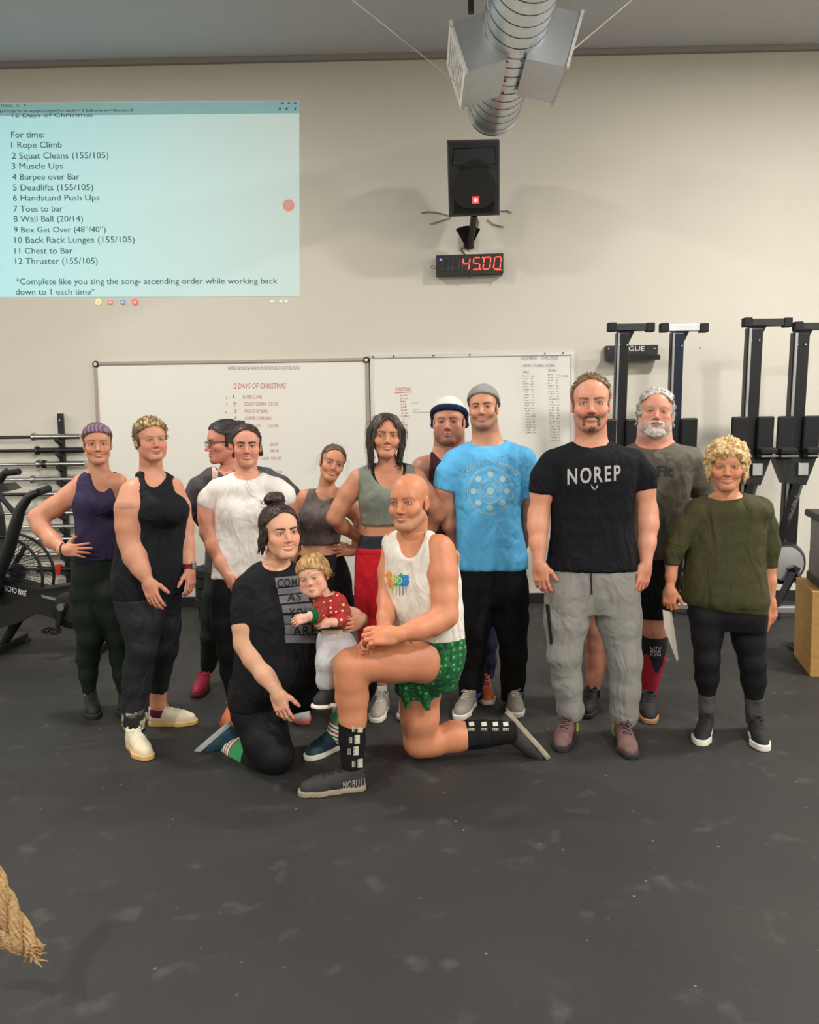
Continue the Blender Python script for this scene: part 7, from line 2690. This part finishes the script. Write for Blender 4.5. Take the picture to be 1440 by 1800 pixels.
    P.hair((104, 84, 62), (214, 182, 126), t=.011, zf=.078, temple=.30, yb=.026, nape=-.06, sideburn=-.03, flow=(90, 30, 60), amp=.003, mixf=.7, comb='spike', slen=.013, ns=1500, sr=.0012,
           streak=lambda v, w: w * smooth01((v[:, 2] - .05) / .05) + .15 * w)
    MB().lathe(P.H(.079, -.002, -.036), (1, 0, 0), [(0, .004), (.004, .003)], 8).build('earring', M_STEEL, P.e)
    return P


# ================================================================== woman with glasses turned left, behind
def woman_glasses():
    P = Person('dark-haired woman with glasses and grey cardigan turned to the left, behind the white shirt', 4.9, -62, (206, 138, 116), FL(395, 1212))
    P.torso([(826, 385, 452, .6, .6), (842, 370, 478, .62, .6), (880, 364, 480, .64, .6), (930, 366, 474, .62, .6), (985, 364, 466, .62, .66), (1030, 360, 460, .6, .66), (1062, 366, 452, .5, .55)])
    P.arm([(374, 842, -.1, 38), (352, 858, -.12, 40), (342, 876, -.12, 38), (346, 895, -.06, 32), (358, 918, .0, 24), (372, 935, .04, 18)], cov=5, hand=dict(dir=(.8, .2, -.4), back=(0, -1, 0), thumbdir=(0, 0, 1), scale=.85))
    P.arm([(468, 842, .1, 38), (492, 852, .12, 34), (510, 868, .12, 32), (512, 900, .12, 28), (505, 930, .12, 22)], cov=5, hand=dict(HANG_R, scale=.85))
    P.leg([(386, 1045, 0, 60), (380, 1085, 0, 52), (372, 1120, -.02, 38), (371, 1145, 0, 34), (367, 1165, 0, 26), (363, 1182, 0, 20), (362, 1196, 0, 16)], cov=6, tight=.9)
    P.leg([(430, 1045, .05, 60), (432, 1085, .05, 50), (430, 1120, .05, 38), (428, 1150, .05, 34), (426, 1185, .05, 20), (426, 1196, .05, 16)], cov=5, tight=.9)
    P.neck(410, 822, 38, .03)
    P.head((392, 742), (392, 813), yaw=-72, pitch=-3, dy=0, smile=.1, open=.003, brow=(60, 44, 38), jaw=.98, blush=.6, wide=.98, nose=1.05)
    P.build_body()
    P.top('cardigan', cloth('heather_cardigan', (84, 82, 82), .16, vscale=40, bump=.2), hem=1000, neck=(404, 822, 26, 24, -.05), wr=.008)
    wshirt = cloth('pale_pink_shirt', (216, 190, 184))
    P.stamp('cardigan', 'shirt_front', ([(372, 816), (384, 820), (382, 850), (374, 850)], [(0, 1, 2, 3)]), wshirt, cuts=3)
    P.bottom('leggings', M_LEGG, 1000, wr=.001)
    SR = mat('shoe_crimson', (160, 24, 58), .6, var=.12, vscale=30, bump=.2, bscale=300)
    ground_shoe(P, (364, 1204), (343, 1230), .25, SR, mat('sole_dark_red', (74, 16, 28), .7), mat('lace_red', (186, 44, 76), .8), W=.9)
    ground_shoe(P, (428, 1206), (412, 1226), .25, SR, mat('sole_dark_red', (74, 16, 28), .7), mat('lace_red', (186, 44, 76), .8), W=.9)
    locks = []
    for i in range(40):
        a = RN.uniform(0, 2 * math.pi)
        b_ = RN.uniform(-1, 1)
        c = Vector((0, -.098, .078))
        r = .028
        p = c + Vector((math.cos(a) * r, b_ * r * .8, math.sin(a) * r))
        locks.append(([p, c + Vector((math.cos(a + .8) * r * 1.2, b_ * r, math.sin(a + .8) * r * 1.2)), c + Vector((math.cos(a + 1.6) * r * 1.1, b_ * r, math.sin(a + 1.6) * r))], [.006, .007, .003]))
    P.hair((36, 32, 34), (66, 60, 62), t=.012, zf=.084, temple=.35, yb=.020, nape=-.05, sideburn=-.03, target=(0, -.098, .078), ns=900, adds=[(ell((0, -.096, .078), (.03, .028, .03)), .012)], locks=locks, flow=(90, 20, 110), amp=.0022)
    gf = mat('glasses_frame', (26, 24, 28), .35)
    g = empty('glasses', P.H(0, .1, 0))
    bpy.data.objects.remove(g)
    gl = MB()
    for q in (-1, 1):
        rim = [P.H(q * .032 + .021 * math.cos(a) * (1 + .12 * math.copysign(1, math.sin(a))), .101 - .005 * abs(math.cos(a)), -.002 + .0165 * math.sin(a)) for a in [2 * math.pi * j / 24 for j in range(24)]]
        gl.tube(rim, .0021, 6, closed=True)
        gl.tube([P.H(q * .054, .094, .006), P.H(q * .072, .06, .006), P.H(q * .078, -.005, .006), P.H(q * .078, -.02, -.008)], .0022, 6)
    gl.tube([P.H(-.011, .103, .002), P.H(0, .107, .004), P.H(.011, .103, .002)], .0022, 6)
    go = gl.build('glasses', gf, P.e)
    lens = bpy.data.materials.new('lens')
    lens.use_nodes = True
    nt = lens.node_tree
    tr, mxs = nt.nodes.new('ShaderNodeBsdfTransparent'), nt.nodes.new('ShaderNodeMixShader')
    nt.nodes['Principled BSDF'].inputs['Roughness'].default_value = .03
    mxs.inputs[0].default_value = .08
    nt.links.new(tr.outputs[0], mxs.inputs[1])
    nt.links.new(nt.nodes['Principled BSDF'].outputs[0], mxs.inputs[2])
    nt.links.new(mxs.outputs[0], nt.nodes['Material Output'].inputs['Surface'])
    for q in (-1, 1):
        MB().prism([P.H(q * .032 + .020 * math.cos(a), .100, -.002 + .0155 * math.sin(a)) for a in [2 * math.pi * j / 24 for j in range(24)]], tuple(Vector(P.hR @ np.array((0, .0008, 0))))).build('lens', lens, go)
    return P


# ================================================================== woman in white t-shirt
def woman_white():
    P = Person('smiling dark-haired woman in a white t-shirt and black leggings with orange trainers', 4.35, 0, (214, 150, 126), FL(435, 1272))
    P.torso([(834, 410, 456, .5, .5), (848, 386, 482, .5, .5), (880, 381, 488, .56, .52), (920, 380, 492, .6, .52), (960, 378, 493, .62, .54), (1003, 374, 492, .62, .6), (1040, 371, 492, .6, .62), (1070, 378, 486, .5, .5)])
    P.arm([(384, 862, 0, 40), (371, 878, 0, 42), (366, 891, 0, 40, 35), (366, 910, -.01, 34), (367, 935, -.02, 31), (378, 962, -.06, 30), (390, 988, -.09, 25), (399, 1008, -.11, 19)], cov=3,
          hand=dict(dir=(.35, -.1, -.92), back=(-.6, -.75, -.1), thumbdir=(.5, -.9, 0), curl=(.2, .25, .3, .3), scale=.9))
    P.arm([(484, 860, 0, 40), (498, 872, .0, 42), (504, 884, .01, 38, 32), (508, 910, .04, 30), (506, 935, .07, 28), (492, 975, .06, 24), (478, 1000, .02, 18)], cov=3, hand=dict(HANG_R, scale=.88))
    P.leg([(403, 1050, 0, 64), (400, 1095, 0, 56), (404, 1145, -.01, 42), (407, 1180, .02, 38), (411, 1228, .02, 24)], cov=5, tight=.9)
    P.leg([(458, 1050, 0, 64), (460, 1095, 0, 56), (462, 1145, -.01, 42), (464, 1180, .02, 38), (466, 1226, .02, 24)], cov=5, tight=.9)
    P.neck(433, 834, 34, .02)
    P.head((434, 748), (433, 819), yaw=0, pitch=0, dy=-.02, smile=1.0, open=.0042, brow=(58, 42, 36), browdens=.85, browthick=1.2, jaw=.90, fat=.3, blush=.8, wide=1.0, eye=.65)
    for px in (410, 458):
        P.extra(px, 902, -.07, (.055, .05, .06))
    P.build_body()
    P.top('t_shirt', cloth('white_tee', (232, 228, 222), .03, vscale=5), hem=1005, neck=(433, 828, 24, 17), wr=.006, tilt=(.12, 0))
    P.stamp_text('t_shirt', 'VX', 457, 888, 12, 9, mat('tee_logo', (44, 46, 54), .8), name='logo')
    P.stamp_text('t_shirt', 'MOVE', 455, 893, 12, 2.6, mat('tee_logo_red', (196, 110, 100), .8), name='logo_text')
    P.bottom('leggings', M_LEGB, 1000, wr=.001)
    SO_ = mat('shoe_terracotta', (202, 108, 66), .7, var=.12, vscale=50, bump=.25, bscale=350)
    so = mat('sole_terracotta', (150, 74, 42), .7)
    ground_shoe(P, (416, 1256), (398, 1287), .25, SO_, so, mat('lace_peach', (222, 140, 100), .8), W=.9)
    ground_shoe(P, (467, 1258), (472, 1280), .25, SO_, so, mat('lace_peach', (222, 140, 100), .8), W=.9)
    P.hair((40, 30, 28), (70, 52, 44), t=.009, zf=.090, temple=.42, yb=.018, nape=-.07, sideburn=-.03, flow=(70, 16, 120), amp=.0018, ns=900,
           adds=[(cone((-.07, -.03, 0), (-.082, -.04, -.05), .014, .012), .012), (cone((.068, -.03, -.01), (.076, -.04, -.06), .013, .010), .012), (ell((0, -.115, .0), (.035, .03, .035)), .015)])
    return P


# ================================================================== young woman in taupe sports top
def woman_taupe():
    P = Person('young woman with tilted head in a taupe sports top and black leggings', 4.66, 2, (206, 144, 112), FL(560, 1258))
    P.torso([(866, 545, 590, .5, .5), (880, 534, 598, .5, .5), (908, 525, 602, .56, .5), (935, 527, 600, .56, .5), (955, 529, 598, .54, .5), (975, 523, 604, .56, .6), (1000, 518, 614, .6, .7), (1030, 516, 620, .6, .72), (1068, 522, 614, .5, .6)])
    P.arm([(538, 876, 0, 32), (527, 905, .03, 29), (521, 940, .04, 25), (518, 985, .03, 17)], hand=dict(HANG_L, scale=.85))
    P.arm([(596, 874, 0, 32), (614, 892, .04, 28), (633, 914, .08, 24), (634, 932, .06, 23), (630, 952, .02, 20), (623, 968, -.02, 16)],
          hand=dict(dir=(-1, -.25, .05), back=(.1, -.9, .35), thumbdir=(0, .4, 1), curl=(.2, .22, .25, .3), spread=.12, scale=.85, red=.3))
    P.leg([(546, 1060, 0, 60), (544, 1100, 0, 54), (540, 1150, 0, 40), (536, 1185, .02, 34), (532, 1228, .02, 22)], cov=5, tight=.9)
    P.leg([(592, 1060, 0, 60), (592, 1100, 0, 54), (594, 1150, 0, 40), (594, 1185, .02, 34), (594, 1228, .02, 22)], cov=5, tight=.9)
    P.neck(571, 866, 27, .02)
    P.head((589, 783), (580, 845), yaw=8, pitch=0, roll=-17, dy=-.02, smile=.95, open=.004, brow=(92, 66, 50), browdens=.6, jaw=.92, blush=.6, wide=.96, eye=.7)
    for px in (548, 585):
        P.extra(px, 912, -.06, (.048, .045, .05))
    P.build_body()
    P.top('sports_top', cloth('taupe_top', (104, 96, 92), .05, .7, vscale=20), hem=955, neck=(569, 850, 20, 30, -.08), armholes=[(517, 875, 20, 32, .13, 0), (616, 872, 17, 32, .13, 0)], sleeves=False, wr=.003)
    P.bottom('leggings', M_LEGB, 972, wr=.001, tuck=.002)
    GW = mat('shoe_pale_grey', (196, 190, 188), .7, var=.2, vscale=30)
    ground_shoe(P, (531, 1250), (533, 1273), .25, GW, mat('sole_coral', (196, 110, 110), .7), M_LBLACK, W=.9)
    ground_shoe(P, (595, 1250), (600, 1272), .25, GW, mat('sole_coral', (196, 110, 110), .7), M_LBLACK, W=.9)
    P.hair((72, 52, 42), (128, 98, 74), t=.008, zf=.088, temple=.40, yb=.018, nape=-.06, sideburn=-.03, flow=(80, 16, 120), amp=.0018,
           adds=[(cone((-.02, -.11, .02), (-.06, -.10, -.10), .026, .012), .015)])
    P.strands('stray_hair', [[(q * .05, .06, .07), (q * (.088 + .006 * i), .045, .03), (q * (.092 + .01 * i), .04, -.04), (q * (.10 + .014 * i), .05, -.09 - .01 * i)] for q in (-1, 1) for i in range(4)] +
              [[(-.05 + .02 * i, .03, .11), (-.06 + .024 * i, .02, .132), (-.08 + .03 * i, .03, .14)] for i in range(5)], (84, 62, 48))
    return P


# ================================================================== pregnant woman kneeling
def striped(name, axis_a, axis_b, stops):
    """horizontal stripes along the line a-b (object space)"""
    m = bpy.data.materials.new(name)
    m.use_nodes = True
    nt = m.node_tree
    b = nt.nodes['Principled BSDF']
    b.inputs['Roughness'].default_value = .9
    tc = nt.nodes.new('ShaderNodeTexCoord')
    d = Vector(axis_b) - Vector(axis_a)
    dot = nt.nodes.new('ShaderNodeVectorMath')
    dot.operation = 'DOT_PRODUCT'
    sub = nt.nodes.new('ShaderNodeVectorMath')
    sub.operation = 'SUBTRACT'
    sub.inputs[1].default_value = axis_a
    nt.links.new(tc.outputs['Object'], sub.inputs[0])
    nt.links.new(sub.outputs[0], dot.inputs[0])
    dot.inputs[1].default_value = d / d.length_squared
    r = nt.nodes.new('ShaderNodeValToRGB')
    r.color_ramp.interpolation = 'CONSTANT'
    E = r.color_ramp.elements
    while len(E) < len(stops):
        E.new(.5)
    for e, (p_, c) in zip(E, stops):
        e.position = p_
        e.color = (*lin(c), 1)
    nt.links.new(dot.outputs['Value'], r.inputs[0])
    nt.links.new(r.outputs[0], b.inputs['Base Color'])
    return m


def woman_kneeling():
    P = Person('pregnant woman with a top bun in a black lettered t-shirt, kneeling beside the toddler', 3.75, 42, (222, 168, 138), FL(500, 1345))
    P.torso([(990, 448, 512, .6, .55), (1004, 432, 528, .65, .6), (1040, 420, 548, .74, .56), (1080, 416, 558, .86, .56), (1120, 414, 564, .96, .56), (1160, 411, 565, 1.0, .6), (1195, 408, 556, .95, .66),
             (1225, 406, 530, .75, .7), (1250, 412, 520, .6, .6)])
    P.arm([(436, 1038, -.10, 50), (432, 1068, -.13, 50), (430, 1099, -.15, 48, 42), (432, 1130, -.16, 40), (446, 1155, -.19, 39), (466, 1186, -.23, 33), (486, 1215, -.26, 24)], cov=3,
          hand=dict(dir=(.28, -.1, -.95), back=(-.35, -.9, .15), thumbdir=(1, -.2, .2), curl=(.3, .4, .45, .5), scale=.98, red=.25))
    P.arm([(520, 1030, .10, 46), (555, 1050, .14, 42, 36), (590, 1072, .14, 34), (622, 1084, .08, 28), (634, 1090, -.02, 24), (633, 1092, -.15, 18)], cov=2,
          hand=dict(dir=(-.42, -.9, .0), back=(.9, -.42, 0), thumbdir=(.1, 0, 1), curl=(.62, .62, .6, .6), base_curl=.5, spread=.10, scale=.84, red=.3))
    P.leg([(446, 1212, .02, 94), (456, 1255, -.04, 96), (468, 1300, -.10, 84), (484, 1328, -.14, 68), (462, 1338, -.06, 58), (430, 1326, .05, 46), (400, 1308, .15, 34), (388, 1302, .18, 28)], cov=6, tight=.9)
    P.leg([(500, 1215, .08, 90), (570, 1208, .10, 72), (634, 1205, .12, 56), (625, 1230, .12, 46), (604, 1258, .12, 38, 34), (585, 1295, .10, 26), (580, 1308, .10, 24)], cov=5, tight=.9)
    P.neck(480, 994, 40, .02)
    P.head((490, 890), (497, 979), yaw=22, pitch=2, roll=2, dy=-.05, smile=.9, open=.004, brow=(62, 44, 36), browdens=.8, jaw=.92, fat=.4, blush=1.0, wide=.98, eye=.85, lips=(196, 104, 100))
    P.extra(524, 1085, -.12, (.06, .065, .07))
    P.extra(480, 1085, -.15, (.055, .06, .07))
    P.build_body()
    P.top('t_shirt', cloth('black_tee_print', (26, 26, 29), .10), hem=1236, neck=(486, 988, 26, 18, -.05), wr=.007, tilt=(.0, 0))
    P.bottom('leggings', M_LEGB, 1190, wr=.002, grow=-.002)
    bar = mat('grey_block_print', (112, 112, 118), .85, var=.15, vscale=70)
    ink = mat('black_ink', (22, 22, 25), .8)
    for (x0, x1, y0, y1, sl) in ((483, 524, 1016, 1033, -.10), (487, 530, 1035, 1046, -.10), (490, 540, 1048, 1062, -.10), (495, 548, 1064, 1078, -.06), (498, 552, 1082, 1096, -.02), (500, 557, 1098, 1115, .0), (500, 563, 1116, 1130, .02)):
        P.stamp('t_shirt', 'print_bar', ([(x0, y0), (x1, y0 + sl * (x1 - x0)), (x1 + 3, y1 + sl * (x1 - x0)), (x0 + 2, y1)], [(0, 1, 2, 3)]), bar, cuts=4)
    for w_, px, py, ww, hh in (('COME', 487, 1033, 44, 14), ('AS', 505, 1058, 24, 14), ('YOU', 508, 1087, 38, 17), ('ARE', 515, 1117, 40, 17)):
        P.stamp_text('t_shirt', w_, px, py, ww, hh, ink, slope=-.08 if py < 1060 else -.02, spacing=1.15, offset=.02)
    W_, Rd, Gn = (226, 222, 214), (176, 52, 56), (40, 120, 76)
    st = []
    x = 0.0
    seq = [W_, Rd, W_, Gn]
    for i in range(14):
        st.append((x, seq[i % 4]))
        x += .055 if seq[i % 4] == W_ else .035
    st.append((.64, (48, 150, 90)))
    a, b = P.p(386, 1300, .18), P.p(446, 1333, .03)
    P.tube_wear('striped_sock', striped('stripe_a', a, b, st), [(393, 1304, .17, 32), (402, 1311, .15, 37), (422, 1322, .08, 47), (446, 1334, .01, 58)], grow=.004)
    a, b = P.p(578, 1312, .10), P.p(606, 1246, .12)
    P.tube_wear('striped_sock', striped('stripe_b', a, b, st), [(580, 1308, .10, 27), (588, 1290, .10, 30), (605, 1258, .12, 39)], grow=.004)
    TL = mat('shoe_teal', (24, 62, 78), .6, var=.15, vscale=30)
    make_shoe(P.e, U(391, 1277, 3.87), U(351, 1311, 3.88), (.64, -.08, -.77), .25, TL, mat('sole_pale', (176, 182, 184), .6), mat('lace_teal', (30, 60, 72), .8), W=.92)
    ground_shoe(P, (592, 1316), (552, 1332), .25, TL, M_SOLEW, mat('lace_teal', (30, 60, 72), .8), W=.92)
    locks = []
    c = Vector((0, -.035, .142))
    for i in range(46):
        a_ = RN.uniform(0, 2 * math.pi)
        e_ = RN.uniform(-.5, 1)
        r = .040
        f_ = lambda t, e: c + Vector((math.cos(t) * r * math.cos(e), math.sin(t) * r * math.cos(e), math.sin(e) * r * .8))
        locks.append(([f_(a_, e_), f_(a_ + .7, e_ + .1), f_(a_ + 1.4, e_)], [.007, .0085, .004]))
    for q in (-1, 1):
        for i in range(7):
            locks.append(([(q * .070, .03 - .01 * i, .02), (q * .082, .015 - .012 * i, -.04), (q * (.080 + .006 * (i % 3)), .01 - .014 * i, -.09 - .008 * (i % 4))], [.007, .006, .002]))
    P.hair((38, 29, 27), (72, 54, 46), t=.010, zf=.090, temple=.45, yb=.020, nape=-.075, sideburn=-.03, target=(0, -.035, .142), ns=900, adds=[(ell(c, (.036, .036, .028)), .012)], locks=locks, flow=(110, 24, 60), amp=.0020)
    return P


# ================================================================== toddler
def toddler():
    P = Person('toddler in a red christmas sweater and pale grey trousers, held by the kneeling woman', 3.50, -8, (226, 172, 148), FL(585, 1300))
    P.torso([(1043, 562, 594, .6, .6), (1052, 556, 600, .66, .6), (1072, 554, 603, .72, .66), (1096, 556, 604, .74, .68), (1112, 562, 608, .72, .7), (1135, 564, 618, .7, .75), (1150, 568, 616, .6, .6)])
    P.arm([(564, 1058, -.03, 24), (564, 1074, -.07, 25), (556, 1083, -.11, 24), (548, 1083, -.13, 22, 14), (541, 1085, -.14, 12)], cov=4, hand=dict(dir=(-1, -.2, -.3), back=(0, -.8, .5), thumbdir=(0, .2, 1), curl=(.5, .5, .5, .5), scale=.5))
    P.arm([(596, 1058, .02, 24), (603, 1076, .0, 25), (600, 1090, -.05, 22), (588, 1094, -.09, 18, 12), (582, 1094, -.1, 12)], cov=4, hand=dict(dir=(-1, -.3, -.1), back=(.2, -.9, .2), thumbdir=(0, 0, 1), curl=(.5, .5, .5, .5), scale=.5))
    P.leg([(578, 1130, 0, 40), (576, 1165, -.04, 38), (574, 1196, -.04, 32), (575, 1208, -.04, 26, 18), (576, 1220, -.04, 16)], cov=4, tight=.75)
    P.leg([(604, 1130, .01, 40), (618, 1155, -.03, 36), (606, 1188, -.02, 32), (600, 1204, -.02, 26, 18), (599, 1216, -.02, 16)], cov=4, tight=.75)
    P.neck(574, 1046, 26, .01)
    P.head((541, 979), (559, 1046), yaw=-16, pitch=-4, roll=13, dy=-.03, smile=-.35, brow=(158, 122, 92), browdens=.4, jaw=.86, fat=1.15, blush=1.1, wide=1.05, eye=.5, nose=.78, chinlen=.92, lips=(196, 116, 108))
    P.build_body(h=.007)
    kn = knit_material('christmas_knit', (188, 26, 42), (236, 226, 214), (40, 74, 40), 42)
    P.top('sweater', kn, hem=1101, neck=(574, 1042, 13, 7), wr=.003, h=.0065)
    gn = cloth('green_rib', (22, 92, 54), .15, bump=.3, bscale=200)
    P.tube_wear('cuff', gn, [(554, 1083, -.115, 26), (544, 1083, -.135, 24)], grow=.003)
    zw = [P.p(580, 1097, 0), P.p(580, 1104, 0)]
    rows = [r for r in P.rows]
    fld = Field(*bounds([loft(P.rows, P.fwd, .006, z0=zw[1].z, z1=zw[0].z)], .02), .006)
    fld.add(loft(P.rows, P.fwd, .006, z0=zw[1].z, z1=zw[0].z), 0)
    P.finish('hem_band', fld, gn, 0, 1, None)
    P.bottom('trousers', cloth('pale_grey_fleece', (190, 187, 190), .04), 1110, wr=.005, h=.0065, tuck=0)
    SB = mat('shoe_black', (27, 27, 29), .7, var=.15, vscale=50, bump=.25, bscale=350)
    make_shoe(P.e, U(588, 1240, 3.46), U(560, 1244, 3.40), (0, 0, 1), .13, SB, M_SOLEW, M_LWHITE, W=.72, high=.72, sole_h=.016, laces=0)
    make_shoe(P.e, U(612, 1236, 3.50), U(590, 1240, 3.44), (0, 0, 1), .13, SB, M_SOLEW, M_LWHITE, W=.72, high=.72, sole_h=.016, laces=0)
    locks = []
    for i in range(70):
        x = RN.uniform(-.066, .066)
        locks.append(([(x * .5 - .01, -.02, .118), (x * .9, .045, .108 - 4 * x * x), (x * 1.08 - .008, .082 - abs(x) * .45, .068 - abs(x) * .3), (x * 1.12 - .014, .084 - abs(x) * .5, .044 - abs(x) * .2 + RN.uniform(-.008, .01))], [.006, .007, .006, .0025]))
    for q in (-1, 1):
        for i in range(16):
            y_ = .03 - .1 * RN.random()
            locks.append(([(q * .04, y_, .112), (q * .078, y_, .06), (q * .084, y_ - .004, .01), (q * (.084 + .01 * RN.random()), y_ - .01, -.025)], [.006, .007, .006, .002]))
    P.hair((150, 112, 70), (206, 168, 112), t=.009, zf=.060, temple=.25, yb=.024, nape=-.05, sideburn=-.01, locks=locks, flow=(110, 40, 40), amp=.0016, mixf=.7, comb='fwd', slen=.04)
    return P


PEOPLE = [man_black_shirt, man_blue_shirt, man_kneeling, woman_red_pants, man_maroon, man_grey, woman_green, woman_purple, woman_black_tank, woman_glasses, woman_white, woman_taupe, woman_kneeling, toddler]
for fn_ in PEOPLE:
    fn_()
